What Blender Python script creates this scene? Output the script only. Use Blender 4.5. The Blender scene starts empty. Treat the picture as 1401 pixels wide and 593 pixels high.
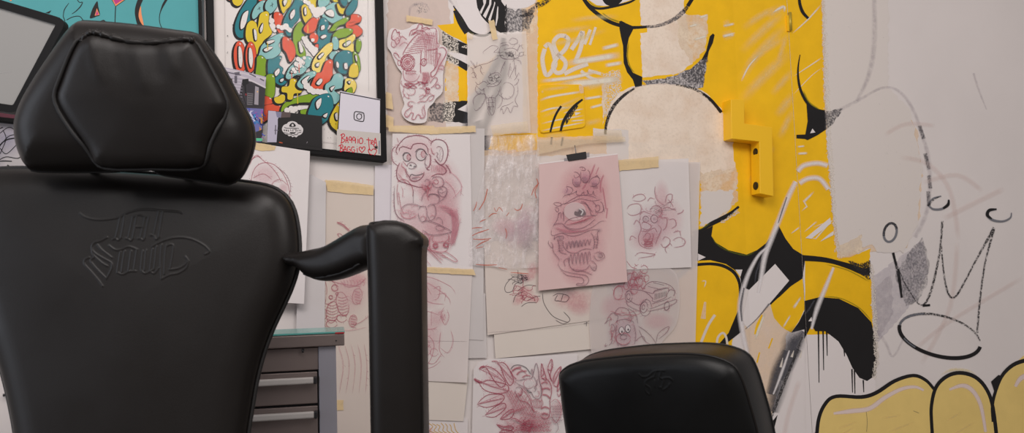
import bpy, bmesh, math, random
import numpy as np
from mathutils import Vector, Matrix, noise
from mathutils.geometry import delaunay_2d_cdt
random.seed(7)
SC = bpy.context.scene
COL = SC.collection
# ---------------------------------------------------------------- camera
FPX, CX, CY = 1200.0, 700.5, 296.5
PITCH, ROLL = math.atan(.078), .033
CAM = Vector((0, 0, .95))
f0 = Vector((0, math.cos(PITCH), math.sin(PITCH)))
u0 = Vector((0, -math.sin(PITCH), math.cos(PITCH)))
r0 = Vector((1, 0, 0))
RR = (r0 * math.cos(ROLL) - u0 * math.sin(ROLL)).normalized()
UU = (u0 * math.cos(ROLL) + r0 * math.sin(ROLL)).normalized()
FF = f0.normalized()

def ray(x, y):
    return FF + RR * ((x - CX) / FPX) - UU * ((y - CY) / FPX)

def proj(P):
    q = P - CAM
    z = q.dot(FF)
    return (CX + FPX * q.dot(RR) / z, CY - FPX * q.dot(UU) / z)

class Plane:
    """a real plane in the room: origin, across axis u, up axis v, normal n towards the room"""
    def __init__(s, o, u, v):
        s.o = o.copy(); s.u = u.normalized(); s.v = v.normalized()
        s.n = s.u.cross(s.v).normalized()
    def hit(s, x, y, d=0.0):
        r = ray(x, y); o = s.o + s.n * d
        return CAM + r * ((o - CAM).dot(s.n) / r.dot(s.n))
    def loc(s, x, y, d=0.0):
        q = s.hit(x, y, d) - s.o
        return (q.dot(s.u), q.dot(s.v))
    def at(s, a, b, d=0.0):
        return s.o + s.u * a + s.v * b + s.n * d

def S(r, g, b):
    def c(v):
        v /= 255.0
        return v / 12.92 if v <= .04045 else ((v + .055) / 1.055) ** 2.4
    return (c(r), c(g), c(b), 1.0)

# ---------------------------------------------------------------- walls as planes
UP = Vector((0, 0, 1))
def hdir(deg):
    return Vector((math.cos(math.radians(deg)), math.sin(math.radians(deg)), 0))
TH_A, TH_B = 25.0, 20.0
P0 = CAM + ray(700, 296) * 2.4
WA = Plane(P0, hdir(TH_A), UP)
P1 = WA.hit(1016, 250)
WB = Plane(P1, hdir(TH_B), UP)
P2 = WB.hit(1091, 250)
WC = Plane(P2, hdir(TH_B), UP)
def zl(P, z):
    return Vector((P.x, P.y, z))
FOLD = (proj(zl(P1, 1.4)), proj(zl(P1, .7)))
SEAM = (proj(zl(P2, 1.4)), proj(zl(P2, .7)))
def lx(line, y):
    (x0, y0), (x1, y1) = line
    return x0 + (x1 - x0) * (y - y0) / (y1 - y0)
def wall_at(x, y):
    if x < lx(FOLD, y): return WA
    return WB

# ---------------------------------------------------------------- node materials
MATS = {}
def new_mat(name):
    m = bpy.data.materials.new(name); m.use_nodes = True
    nt = m.node_tree
    return m, nt, nt.nodes['Principled BSDF']
def N(nt, t, **kw):
    n = nt.nodes.new(t)
    for k, v in kw.items(): setattr(n, k, v)
    return n
def math_node(nt, op, a, b=None, clamp=False):
    n = N(nt, 'ShaderNodeMath', operation=op, use_clamp=clamp)
    for i, v in enumerate((a, b)):
        if v is None: continue
        if hasattr(v, 'is_output'): nt.links.new(v, n.inputs[i])
        else: n.inputs[i].default_value = v
    return n.outputs[0]
def noise_node(nt, scale, detail=3.0, rough=.55, stretch=None):
    tc = N(nt, 'ShaderNodeTexCoord')
    src = tc.outputs['Object']
    if stretch:
        mp = N(nt, 'ShaderNodeMapping'); mp.inputs['Scale'].default_value = stretch
        nt.links.new(src, mp.inputs['Vector']); src = mp.outputs[0]
    n = N(nt, 'ShaderNodeTexNoise')
    n.inputs['Scale'].default_value = scale; n.inputs['Detail'].default_value = detail
    n.inputs['Roughness'].default_value = rough
    nt.links.new(src, n.inputs['Vector'])
    return n.outputs[0]
def map_range(nt, v, a, b, c=0.0, d=1.0):
    n = N(nt, 'ShaderNodeMapRange', clamp=True)
    nt.links.new(v, n.inputs[0])
    for i, q in enumerate((a, b, c, d)): n.inputs[i + 1].default_value = q
    return n.outputs[0]

def paint(name, col, strength=1.0, soft=0.0, grain=None, ends=0.0, rough=.75, grain2=None, vary=0.0, spec=.25):
    """paint, ink or pencil on a surface. soft: feather across a stroke, grain=(scale, lo, hi): broken coverage,
    ends: fade at both ends of a stroke"""
    if name in MATS: return MATS[name]
    m, nt, p = new_mat(name)
    p.inputs['Base Color'].default_value = col
    p.inputs['Roughness'].default_value = rough
    p.inputs['Specular IOR Level'].default_value = spec
    if vary:
        nz = noise_node(nt, 14, 5)
        mx = N(nt, 'ShaderNodeMix', data_type='RGBA')
        mx.inputs[6].default_value = tuple(c * (1 - vary) for c in col[:3]) + (1,)
        mx.inputs[7].default_value = tuple(min(1, c * (1 + vary * .6)) for c in col[:3]) + (1,)
        nt.links.new(map_range(nt, nz, .3, .7), mx.inputs[0])
        nt.links.new(mx.outputs[2], p.inputs['Base Color'])
    a = None
    def mul(x):
        nonlocal a
        a = x if a is None else math_node(nt, 'MULTIPLY', a, x)
    if soft or ends:
        uv = N(nt, 'ShaderNodeUVMap'); sp = N(nt, 'ShaderNodeSeparateXYZ')
        nt.links.new(uv.outputs[0], sp.inputs[0])
        if soft:
            e = math_node(nt, 'SUBTRACT', 1.0, math_node(nt, 'ABSOLUTE', math_node(nt, 'SUBTRACT', math_node(nt, 'MULTIPLY', sp.outputs[1], 2.0), 1.0)))
            mul(map_range(nt, e, 0.0, soft))
        if ends:
            e = math_node(nt, 'SUBTRACT', 1.0, math_node(nt, 'ABSOLUTE', math_node(nt, 'SUBTRACT', math_node(nt, 'MULTIPLY', sp.outputs[0], 2.0), 1.0)))
            mul(map_range(nt, e, 0.0, ends))
    if grain: mul(map_range(nt, noise_node(nt, grain[0], 4, .65), grain[1], grain[2], grain[3] if len(grain) > 3 else 0, 1))
    if grain2: mul(map_range(nt, noise_node(nt, grain2[0], 3, .5), grain2[1], grain2[2], grain2[3] if len(grain2) > 3 else 0, 1))
    if a is not None or strength < 1:
        if a is None: p.inputs['Alpha'].default_value = strength
        else: nt.links.new(math_node(nt, 'MULTIPLY', a, strength), p.inputs['Alpha'])
    MATS[name] = m
    return m

def plain(name, col, rough=.5, metal=0.0, bump=None, alpha=1.0, spec=.5, coat=0.0, vary=None, brushed=None):
    if name in MATS: return MATS[name]
    m, nt, p = new_mat(name)
    p.inputs['Base Color'].default_value = col
    p.inputs['Roughness'].default_value = rough
    p.inputs['Metallic'].default_value = metal
    p.inputs['Specular IOR Level'].default_value = spec
    p.inputs['Coat Weight'].default_value = coat
    p.inputs['Alpha'].default_value = alpha
    if vary:
        nz = noise_node(nt, vary[0], 4)
        mx = N(nt, 'ShaderNodeMix', data_type='RGBA')
        mx.inputs[6].default_value = tuple(c * (1 - vary[1]) for c in col[:3]) + (1,)
        mx.inputs[7].default_value = tuple(min(1, c * (1 + vary[1])) for c in col[:3]) + (1,)
        nt.links.new(map_range(nt, nz, .35, .65), mx.inputs[0])
        nt.links.new(mx.outputs[2], p.inputs['Base Color'])
    if brushed:
        nz = noise_node(nt, 60, 3, .6, brushed)
        nt.links.new(map_range(nt, nz, .3, .7, rough - .08, rough + .1), p.inputs['Roughness'])
    if bump:
        nz = noise_node(nt, bump[0], 3)
        b = N(nt, 'ShaderNodeBump'); b.inputs['Strength'].default_value = bump[1]; b.inputs['Distance'].default_value = bump[2]
        nt.links.new(nz, b.inputs['Height']); nt.links.new(b.outputs[0], p.inputs['Normal'])
    MATS[name] = m
    return m

# ---------------------------------------------------------------- object helpers
def tag(o, label=None, cat=None, group=None, kind=None):
    if label: o['label'] = label
    if cat: o['category'] = cat
    if group: o['group'] = group
    if kind: o['kind'] = kind
    return o
def empty(name, loc):
    o = bpy.data.objects.new(name, None); COL.objects.link(o); o.location = loc
    o.empty_display_size = .05
    return o
def wloc(o):
    v = o.location.copy()
    while o.parent:
        o = o.parent; v = v + o.location
    return v
def link_bm(name, bm, mats, parent=None, loc=None, smooth=False):
    """bm holds room coordinates; the object gets its own origin (loc) or its parent's"""
    me = bpy.data.meshes.new(name)
    base = wloc(parent) if parent else Vector((0, 0, 0))
    o_loc = Vector(loc) if loc is not None else base
    bmesh.ops.translate(bm, verts=bm.verts, vec=-o_loc)
    if smooth:
        for fc in bm.faces: fc.smooth = True
    bm.to_mesh(me); bm.free()
    for m in (mats if isinstance(mats, (list, tuple)) else [mats]): me.materials.append(m)
    o = bpy.data.objects.new(name, me); COL.objects.link(o)
    if parent:
        o.parent = parent; o.location = o_loc - base
    else: o.location = o_loc
    return o
def box_bm(bm, o, ax, ay, az, mi=0, bev=0.0):
    """box from corner o spanned by three vectors"""
    b = bmesh.new()
    vs = [b.verts.new(o + ax * i + ay * j + az * k) for k in (0, 1) for j in (0, 1) for i in (0, 1)]
    for q in ((0, 2, 3, 1), (4, 5, 7, 6), (0, 1, 5, 4), (2, 6, 7, 3), (0, 4, 6, 2), (1, 3, 7, 5)):
        b.faces.new([vs[i] for i in q])
    bmesh.ops.recalc_face_normals(b, faces=b.faces)
    if bev: bmesh.ops.bevel(b, geom=list(b.edges), offset=bev, segments=3, profile=.5, affect='EDGES')
    for fc in b.faces: fc.material_index = mi
    join_bm(bm, b)
def join_bm(dst, src):
    me = bpy.data.meshes.new('tmp'); src.to_mesh(me); src.free()
    dst.from_mesh(me); bpy.data.meshes.remove(me)
def tube_bm(bm, pts, rad, seg=10, mi=0, closed=False, cap=True):
    pts = [Vector(p) for p in pts]; n = len(pts); rings = []
    ref = None
    for i, p in enumerate(pts):
        a = pts[i - 1] if (i or closed) else p
        c = pts[(i + 1) % n] if (i < n - 1 or closed) else p
        t = (c - a).normalized()
        if ref is None or abs(ref.dot(t)) > .95:
            ref = t.orthogonal().normalized()
        e1 = (ref - t * ref.dot(t)).normalized(); ref = e1
        e2 = t.cross(e1)
        r = rad[i] if isinstance(rad, (list, tuple)) else rad
        rings.append([bm.verts.new(p + (e1 * math.cos(2 * math.pi * k / seg) + e2 * math.sin(2 * math.pi * k / seg)) * r) for k in range(seg)])
    m = n if closed else n - 1
    for i in range(m):
        A, B = rings[i], rings[(i + 1) % n]
        for k in range(seg):
            fc = bm.faces.new((A[k], A[(k + 1) % seg], B[(k + 1) % seg], B[k])); fc.material_index = mi; fc.smooth = True
    if cap and not closed:
        fa = bm.faces.new(list(reversed(rings[0]))); fb = bm.faces.new(rings[-1]); fa.material_index = fb.material_index = mi

# ---------------------------------------------------------------- 2-D drawing helpers
def K(x0, y0, s):
    """reads a list of numbers taken on an enlarged crop"""
    return lambda *p: [(x0 + p[i] / s, y0 + p[i + 1] / s) for i in range(0, len(p), 2)]
def P(*p): return [(p[i], p[i + 1]) for i in range(0, len(p), 2)]
def cr(pts, closed=False, n=5):
    if len(pts) < 3: return list(pts)
    out = []; m = len(pts)
    rng = m if closed else m - 1
    for i in range(rng):
        if closed: a, b, c, d = pts[i - 1], pts[i], pts[(i + 1) % m], pts[(i + 2) % m]
        else: a, b, c, d = pts[max(i - 1, 0)], pts[i], pts[i + 1], pts[min(i + 2, m - 1)]
        for k in range(n):
            t = k / n; t2 = t * t; t3 = t2 * t
            out.append(tuple(.5 * (2 * b[j] + (c[j] - a[j]) * t + (2 * a[j] - 5 * b[j] + 4 * c[j] - d[j]) * t2 + (3 * b[j] - a[j] - 3 * c[j] + d[j]) * t3) for j in (0, 1)))
    if not closed: out.append(tuple(pts[-1]))
    return out
def rough_poly(pts, amp=1.2, step=3.0, seed=0):
    rnd = random.Random(seed); out = []
    for i in range(len(pts)):
        a, b = pts[i], pts[(i + 1) % len(pts)]
        L = math.hypot(b[0] - a[0], b[1] - a[1]); n = max(1, int(L / step))
        for k in range(n):
            t = k / n
            out.append((a[0] + (b[0] - a[0]) * t + rnd.gauss(0, amp), a[1] + (b[1] - a[1]) * t + rnd.gauss(0, amp)))
    return out
def ellipse(cx, cy, rx, ry, rot=0, n=28, a0=0, a1=360):
    c, s = math.cos(math.radians(rot)), math.sin(math.radians(rot)); out = []
    k = n if a1 - a0 >= 360 else n + 1
    for i in range(k):
        t = math.radians(a0 + (a1 - a0) * i / n); x, y = rx * math.cos(t), ry * math.sin(t)
        out.append((cx + x * c - y * s, cy + x * s + y * c))
    return out

class Art:
    """collects marks in a flat drawing frame (x, y, height order) and then lays them on a surface"""
    def __init__(s):
        s.bm = bmesh.new(); s.uv = s.bm.loops.layers.uv.new('UVMap'); s.mats = []; s.z = 0; s.loose = None; s.rnd = random.Random(17)
    def mi(s, m):
        if m not in s.mats: s.mats.append(m)
        return s.mats.index(m)
    def poly(s, pts, m, smooth=False, n=5):
        if smooth: pts = cr(pts, True, n)
        s.z += 1; i = s.mi(m)
        co = [Vector((p[0], p[1])) for p in pts]
        k = len(co)
        vo, ed, fa, *_ = delaunay_2d_cdt(co, [(j, (j + 1) % k) for j in range(k)], [], 1, 1e-5)
        vs = [s.bm.verts.new((v.x, v.y, s.z)) for v in vo]
        for t in fa:
            try: fc = s.bm.faces.new([vs[j] for j in t])
            except ValueError: continue
            fc.material_index = i
            for l in fc.loops: l[s.uv].uv = (.5, .5)
    def sketch(s, pts, m):
        """the loose construction lines and hatching a pencil leaves along a drawn contour"""
        lm, amt = s.loose[m]; lo, s.loose = s.loose, None; r = s.rnd
        for k in range(1):
            dx, dy = r.uniform(-1.1, 1.1), r.uniform(-1.1, 1.1); j = r.uniform(0, .5)
            q = [(x + dx + r.gauss(0, .12), y + dy + r.gauss(0, .12)) for x, y in pts]
            a = int(len(q) * j * .5); q = q[a:max(a + 3, int(len(q) * (1 - r.uniform(0, .25))))]
            if len(q) > 1: s.line(q, .7, lm, False)
        acc = 0; side = r.choice((-1, 1))
        for a, b in zip(pts, pts[1:]):
            L = math.hypot(b[0] - a[0], b[1] - a[1]); acc += L
            if acc > 1.9 and L > 1e-6:
                acc = 0
                if r.random() < amt:
                    tx, ty = (b[0] - a[0]) / L, (b[1] - a[1]) / L; h = r.uniform(1.6, 5.0); an = r.uniform(.45, 1.0)
                    vx, vy = -ty * side * an + tx * .6, tx * side * an + ty * .6
                    s.line([a, (a[0] + vx * h * .5 + ty * .3, a[1] + vy * h * .5 - tx * .3), (a[0] + vx * h, a[1] + vy * h)], .75, lm, True, n=2)
        s.loose = lo
    def line(s, pts, w, m, smooth=True, taper=0.0, n=5, closed=False):
        if closed: pts = list(pts) + [pts[0]]
        if smooth: pts = cr(pts, False, n)
        if s.loose and m in s.loose and len(pts) > 2: s.sketch(pts, m)
        s.z += 1; i = s.mi(m); L = [0]
        for a, b in zip(pts, pts[1:]): L.append(L[-1] + math.hypot(b[0] - a[0], b[1] - a[1]))
        tot = max(L[-1], 1e-6); prev = None
        for j, p in enumerate(pts):
            a, b = pts[max(j - 1, 0)], pts[min(j + 1, len(pts) - 1)]
            dx, dy = b[0] - a[0], b[1] - a[1]; q = math.hypot(dx, dy) or 1
            t = L[j] / tot
            if isinstance(w, (list, tuple)):
                f = t * (len(w) - 1); g = min(int(f), len(w) - 2); ww = w[g] + (w[g + 1] - w[g]) * (f - g)
            else: ww = w
            if taper: ww *= max(.18, min(1, min(t, 1 - t) / taper))
            nx, ny = -dy / q * ww / 2, dx / q * ww / 2
            v = (s.bm.verts.new((p[0] + nx, p[1] + ny, s.z)), s.bm.verts.new((p[0] - nx, p[1] - ny, s.z)), t)
            if prev:
                fc = s.bm.faces.new((prev[0], prev[1], v[1], v[0])); fc.material_index = i
                for l, c in zip(fc.loops, ((prev[2], 0), (prev[2], 1), (t, 1), (t, 0))): l[s.uv].uv = c
            prev = v
    def dot(s, x, y, r, m, ry=None, rot=0): s.poly(ellipse(x, y, r, ry or r, rot, 14), m)
    def cloud(s, x, y, rx, ry, m, rot=0):
        s.z += 1; i = s.mi(m)
        c = s.bm.verts.new((x, y, s.z)); ring = [s.bm.verts.new((p[0], p[1], s.z)) for p in ellipse(x, y, rx, ry, rot, 20)]
        for k in range(20):
            fc = s.bm.faces.new((c, ring[k], ring[(k + 1) % 20])); fc.material_index = i
            for l, q in zip(fc.loops, ((.5, .5), (.5, 0), (.5, 0))): l[s.uv].uv = q
    def clip(s, line, keep_left):
        (x0, y0), (x1, y1) = line
        n = Vector((y1 - y0, -(x1 - x0), 0)).normalized()   # points to +x for a downward line
        if n.x < 0: n = -n
        bmesh.ops.bisect_plane(s.bm, geom=list(s.bm.verts) + list(s.bm.edges) + list(s.bm.faces), dist=1e-6,
                               plane_co=Vector((x0, y0, 0)), plane_no=n, clear_outer=keep_left, clear_inner=not keep_left)
    def copy(s):
        a = Art(); a.bm.free(); a.bm = s.bm.copy(); a.uv = a.bm.loops.layers.uv['UVMap']; a.mats = list(s.mats); a.z = s.z
        return a
    def lay(s, fn, step):
        for v in s.bm.verts: v.co = fn(v.co.x, v.co.y, v.co.z * step)
        n = None
        for fc in s.bm.faces: fc.normal_update()
        for fc in list(s.bm.faces):
            if fc.normal.dot(CAM - fc.verts[0].co) < 0: fc.normal_flip()

def fill2d(outline, grid, extra=(), margin=.35):
    """triangulated flat shape with inner points on a grid; returns points (numpy), triangles, number of outline points"""
    o = np.array(outline, float)
    x0, y0 = o.min(0); x1, y1 = o.max(0)
    pts = [tuple(p) for p in outline]; cand = []
    if grid:
        gx = np.arange(x0 + grid / 2, x1, grid); gy = np.arange(y0 + grid / 2, y1, grid)
        cand += [(a + (grid / 2 if (j % 2) else 0), b) for j, b in enumerate(gy) for a in gx]
    cand += list(extra)
    if cand:
        c = np.array(cand); inside = inpoly(c, o); d = segdist(c, o)
        g = grid or 1e9
        c = c[inside & (d > min(g * margin, 1e9) * .5 if grid else inside)]
        pts += [tuple(p) for p in c]
    k = len(outline)
    vo, ed, fa, *_ = delaunay_2d_cdt([Vector(p) for p in pts], [(j, (j + 1) % k) for j in range(k)], [], 1, 1e-7)
    return np.array([(v.x, v.y) for v in vo]), [list(t) for t in fa], o
def inpoly(c, o):
    r = np.zeros(len(c), bool); j = len(o) - 1
    for i in range(len(o)):
        xi, yi = o[i]; xj, yj = o[j]
        if yi != yj:
            hit = ((yi > c[:, 1]) != (yj > c[:, 1])) & (c[:, 0] < (xj - xi) * (c[:, 1] - yi) / (yj - yi) + xi)
            r ^= hit
        j = i
    return r
def segdist(c, o, closed=True):
    d = np.full(len(c), 1e9); n = len(o)
    for i in range(n if closed else n - 1):
        a, b = o[i], o[(i + 1) % n]; ab = b - a; L = max((ab ** 2).sum(), 1e-18)
        t = np.clip(((c - a) @ ab) / L, 0, 1)
        q = a + t[:, None] * ab
        d = np.minimum(d, np.hypot(c[:, 0] - q[:, 0], c[:, 1] - q[:, 1]))
    return d
# ================================================================ the setting
WHITE = plain('wall_paint_white', S(228, 220, 217), .7, spec=.2, bump=(180, .05, .002), vary=(3.0, .02))
YEL_C = S(250, 196, 24)
YEL = paint('mural_yellow', YEL_C, rough=.62, vary=.07)
EDGE_D = plain('seam_shade', S(40, 34, 24), .8)
def slab(name, A, u, L, z0, z1, t, mat, n):
    bm = bmesh.new()
    box_bm(bm, zl(A, z0), u * L, -n * t, Vector((0, 0, z1 - z0)))
    for fc in bm.faces:
        fc.normal_update()
        if abs(fc.normal.dot(u)) > .9: fc.material_index = 1      # edges coloured dark so the door gap reads as shaded
    return tag(link_bm(name, bm, [mat, EDGE_D]), kind='structure')
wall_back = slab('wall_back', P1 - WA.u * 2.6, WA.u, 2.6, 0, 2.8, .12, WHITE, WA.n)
GAP = .0014
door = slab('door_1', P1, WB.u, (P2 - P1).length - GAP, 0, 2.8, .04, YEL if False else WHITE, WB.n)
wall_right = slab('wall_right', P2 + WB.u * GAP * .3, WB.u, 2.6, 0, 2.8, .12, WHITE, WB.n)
bmf = bmesh.new()
box_bm(bmf, Vector((-3.2, -2.6, -.05)), Vector((7.2, 0, 0)), Vector((0, 7.0, 0)), Vector((0, 0, .05)))
tag(link_bm('floor', bmf, plain('floor_concrete', S(120, 116, 112), .45, vary=(5, .12))), kind='structure')

BLK = paint('mural_black', S(30, 28, 29), rough=.55, vary=.1)
BLK_WORN = paint('mural_black_worn', S(48, 45, 46), grain=(230, .40, .53), rough=.7)
BLK_DRY = paint('mural_black_dry', S(52, 50, 52), .9, soft=.35, grain=(210, .40, .56), rough=.7)
GRY_WORN = paint('mural_grey_worn', S(92, 90, 94), .8, grain=(170, .40, .62, .18), rough=.75)
GRY_SOFT = paint('mural_grey_spray', S(84, 84, 92), .85, soft=.9, grain=(420, .30, .62, .45), rough=.75)
GHOST = paint('mural_ghost_line', S(186, 178, 184), .34, soft=.7, grain=(45, .3, .65, .2), rough=.75)
PINKGHOST = paint('mural_pink_ghost', S(230, 208, 202), .22, soft=.7, ends=.2, rough=.75)
OVER = paint('roller_white', S(247, 230, 212), .97, grain=(110, .30, .52, .86), grain2=(16, .32, .58, .84), rough=.8)
OVER2 = paint('roller_white_thin', S(244, 224, 198), .92, grain=(110, .32, .54, .66), grain2=(22, .36, .60, .62), rough=.8)
OVERW = paint('roller_white_dense', S(227, 218, 212), .97, grain=(90, .22, .36, .82), rough=.8)
DRYW = paint('roller_white_dry', S(230, 220, 208), 1, grain=(260, .44, .56), rough=.8)
STRK = paint('white_streak', S(240, 232, 214), .92, soft=.7, ends=.45, grain=(90, .2, .45, .6), rough=.8)
STRKT = paint('white_streak_thin', S(244, 226, 160), .55, soft=1.0, ends=.7, grain=(60, .2, .6, .45), rough=.8)
TAGW = paint('tag_white', S(238, 228, 216), .86, soft=.35, grain=(300, .2, .45, .6), rough=.7)
SPRW = paint('spray_white', S(240, 234, 234), .9, soft=.8, grain=(380, .25, .5, .6), rough=.75)
GREEN = paint('spray_green_edge', S(120, 128, 30), .6, soft=.9, ends=.3, rough=.8)
PEACH = paint('mural_peach', S(250, 222, 190), .62, grain=(20, .2, .6, .6), rough=.8)
PALE = paint('fist_pale_yellow', S(238, 208, 128), rough=.65, vary=.05)
PINKW = paint('fist_pink_shine', S(240, 220, 214), .9, soft=.5, rough=.7)
LILAC = paint('mural_lilac_wash', S(200, 194, 204), .36, grain=(40, .25, .6, .45), rough=.8)
PLAINW = paint('mural_plain_white', S(232, 224, 222), rough=.7)

m = Art()
# ---- large yellow field
m.poly(rough_poly(P(735, -230, 1118, -230, 1124, -25, 1126, 60, 1129, 150, 1134, 230, 1140, 300, 1146, 352, 1170, 349, 1190, 341, 1191, 372, 1193, 420, 1195, 470, 1100, 470, 1100, 380, 952, 380, 952, 250, 952, 200, 829, 192, 735, 191), .7, 5, 1), YEL)
# ---- yellow streaks under white, left of the 081 tag
m.poly(rough_poly(P(712, -230, 735, -230, 735, 192, 724, 192), .8, 4, 2), YEL)
m.poly(rough_poly(P(711, -230, 735, -230, 735.5, 60, 735, 192, 716, 192), .4, 5, 3), OVER2)
z5 = K(600, 0, 4.94); b5 = K(780, 0, 4.94)
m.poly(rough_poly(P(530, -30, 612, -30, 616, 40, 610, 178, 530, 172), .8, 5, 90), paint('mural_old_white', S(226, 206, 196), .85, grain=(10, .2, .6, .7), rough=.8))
m.line(P(560, 22, 562, 10, 572, 5, 582, 6, 588, 14), [3, 5, 6, 4, 2], GHOST)
m.poly(rough_poly(P(566, 4, 584, 6, 586, 16, 572, 18), .8, 2, 91), paint('mural_dry_flecks', S(150, 146, 148), .6, grain=(230, .5, .6), rough=.8))
# ---- white eye and its outline, top left
m.poly(rough_poly(z5(-10, 170, 40, 165, 100, 160, 105, 50, 190, 190, 196, 300, 100, 250, 25, 215), .4, 6, 4), YEL)
m.poly(rough_poly(P(609, 84, 639, 95, 640, 140, 609, 140), .6, 4, 5), YEL)
m.poly(rough_poly(P(609, 84, 627, 88, 627, 140, 609, 140), .8, 3, 6), OVER2)
m.poly(z5(25, 205, 80, 245, 140, 278, 196, 300, 196, 376, 140, 358, 75, 340, 25, 300), BLK)
m.poly(rough_poly(z5(20, 200, 80, 240, 138, 275, 138, 372, 70, 345, 20, 310), .7, 4, 7), DRYW)
m.poly(rough_poly(z5(150, 318, 196, 300, 196, 330), .3, 4, 7), DRYW)
m.poly(z5(25, 340, 70, 350, 140, 366, 196, 376, 196, 446, 140, 424, 70, 384, 25, 370), PLAINW)
m.line(z5(20, 352, 70, 388, 135, 424, 200, 462), [3, 6, 8, 9], BLK)
m.poly(rough_poly(z5(20, 330, 135, 405, 135, 450, 20, 400), .7, 4, 8), DRYW)
m.poly(rough_poly(P(607, 140, 640, 138, 640, 168, 607, 166), .6, 4, 9), BLK)
m.poly(rough_poly(P(606, 138, 624, 139, 619, 168, 604, 168), .8, 3, 10), DRYW)
m.poly(rough_poly(P(588, 140, 608, 142, 607, 168, 586, 166), .8, 3, 11), GRY_WORN)
m.poly(P(626, 150, 640, 142, 640, 154), PLAINW)
m.poly(z5(118, 0, 250, -30, 262, 50, 290, 110, 350, 165, 352, 205, 300, 232, 250, 228, 200, 196, 160, 120), PLAINW)
m.line(z5(100, 40, 150, 115, 200, 200, 262, 236, 320, 238, 362, 212), [1.5, 3, 4.5, 4, 3.2, 3], BLK)
m.line(z5(112, 62, 158, 140, 196, 205, 240, 230), 1.6, GREEN)
m.line(z5(60, -20, 112, 46), [5, 3], GHOST)
m.line(z5(110, 70, 145, 150, 192, 222), [5, 7, 8], BLK)
m.poly(z5(250, -40, 262, 50, 290, 110, 320, 145, 350, 170, 375, 195, 420, 222, 455, 218, 446, 160, 452, 100, 448, 42, 425, 10, 415, -40), BLK)
for s in ((300, 0, 305, 30, 278, 80, 288, 96, 320, 20, 322, 0), (345, -10, 342, 30, 300, 105, 318, 124, 356, 30, 358, -10), (378, 10, 372, 40, 336, 130, 348, 150, 368, 80, 384, 20), (400, 40, 396, 60, 384, 170, 390, 176, 402, 120, 404, 50)):
    m.poly(z5(*s), PLAINW)
m.line(b5(85, -20, 60, -120, 90, -300, 250, -520, 480, -560, 700, -480, 830, -300, 870, -140, 830, -15), 5, BLK)
m.line(b5(95, -10, 120, -160, 250, -240, 400, -160, 450, -12), 3, BLK)
m.poly(z5(415, -40, 425, 10, 448, 42, 520, 62, 600, 50, 655, 20, 660, -40), PLAINW)
m.poly(rough_poly(z5(452, 50, 520, 68, 600, 56, 655, 30, 640, 90, 622, 150, 615, 215, 452, 222), 1, 4, 12), GRY_WORN)
m.poly(rough_poly(z5(448, 35, 462, 35, 460, 225, 444, 225), .9, 3, 13), BLK_WORN)
m.line(z5(655, 40, 720, 15, 760, -25), [10, 8, 7], BLK_DRY)
m.line(z5(540, 110, 600, 98, 632, 80), [2, 5, 8], BLK_DRY)
m.poly(rough_poly(z5(565, 200, 625, 196, 622, 232, 568, 234), .6, 4, 14), PEACH)
m.poly(rough_poly(P(722, 50, 735, 40, 735, 192, 720, 192), .8, 4, 15), PEACH)
# smudge behind the tracing with the grey pencil creature
m.line(P(689, 52, 684, 78, 668, 110, 648, 150, 636, 185), [10, 18, 26, 24, 14], GRY_SOFT)
m.line(P(690, 60, 690, 95, 672, 150, 660, 186), [8, 16, 18, 12], GRY_SOFT)
m.poly(P(640, 92, 668, 84, 680, 74, 655, 120, 642, 132), PEACH)
m.line(P(652, 166, 662, 200, 658, 260), [20, 22, 10], GRY_SOFT)
m.poly(rough_poly(P(676, 182, 735, 182, 735, 205, 700, 210, 668, 204), .6, 4, 16), YEL)
m.poly(rough_poly(P(660, 206, 735, 206, 735, 300, 650, 300), .8, 6, 17), PEACH)
m.poly(rough_poly(P(655, 214, 735, 212, 735, 380, 645, 380), .8, 6, 17), paint('roller_white_veil', S(236, 226, 220), .72, rough=.8))
# ---- worn white fields right of the tag
b5 = K(780, 0, 4.94)
m.poly(rough_poly(b5(470, -1100, 765, -1100, 772, 70, 800, 200, 790, 290, 830, 360, 830, 430, 720, 505, 485, 525, 475, 230, 520, 215, 520, 190, 475, 170), .7, 4, 20), OVER)
m.poly(rough_poly(b5(720, 100, 925, 105, 925, 260, 900, 360, 820, 430, 740, 300), 1.2, 4, 21), OVER2)
m.poly(rough_poly(P(830, 150, 842, 132, 860, 120, 895, 113, 940, 114, 968, 128, 987, 150, 1000, 178, 1006, 232, 955, 250, 955, 300, 952, 322, 935, 322, 850, 322, 850, 200, 812, 200, 812, 182, 830, 182), .7, 4, 22), OVER)
m.poly(rough_poly(P(958, 236, 1008, 230, 1010, 276, 1002, 282, 990, 300, 958, 312), 1.0, 3, 24), OVER2)
m.poly(rough_poly(P(960, 262, 1004, 260, 1000, 284, 975, 304, 958, 310), 1.0, 3, 25), OVERW)
m.poly(rough_poly(P(824, 100, 848, 96, 850, 124, 838, 140, 828, 165), .9, 3, 26), DRYW)
m.poly(rough_poly(P(812, 176, 860, 178, 860, 240, 735, 240, 735, 192, 812, 192), .6, 4, 27), OVERW)
m.poly(rough_poly(P(735, 188, 830, 186, 830, 210, 735, 214), .5, 4, 27), PEACH)
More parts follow.
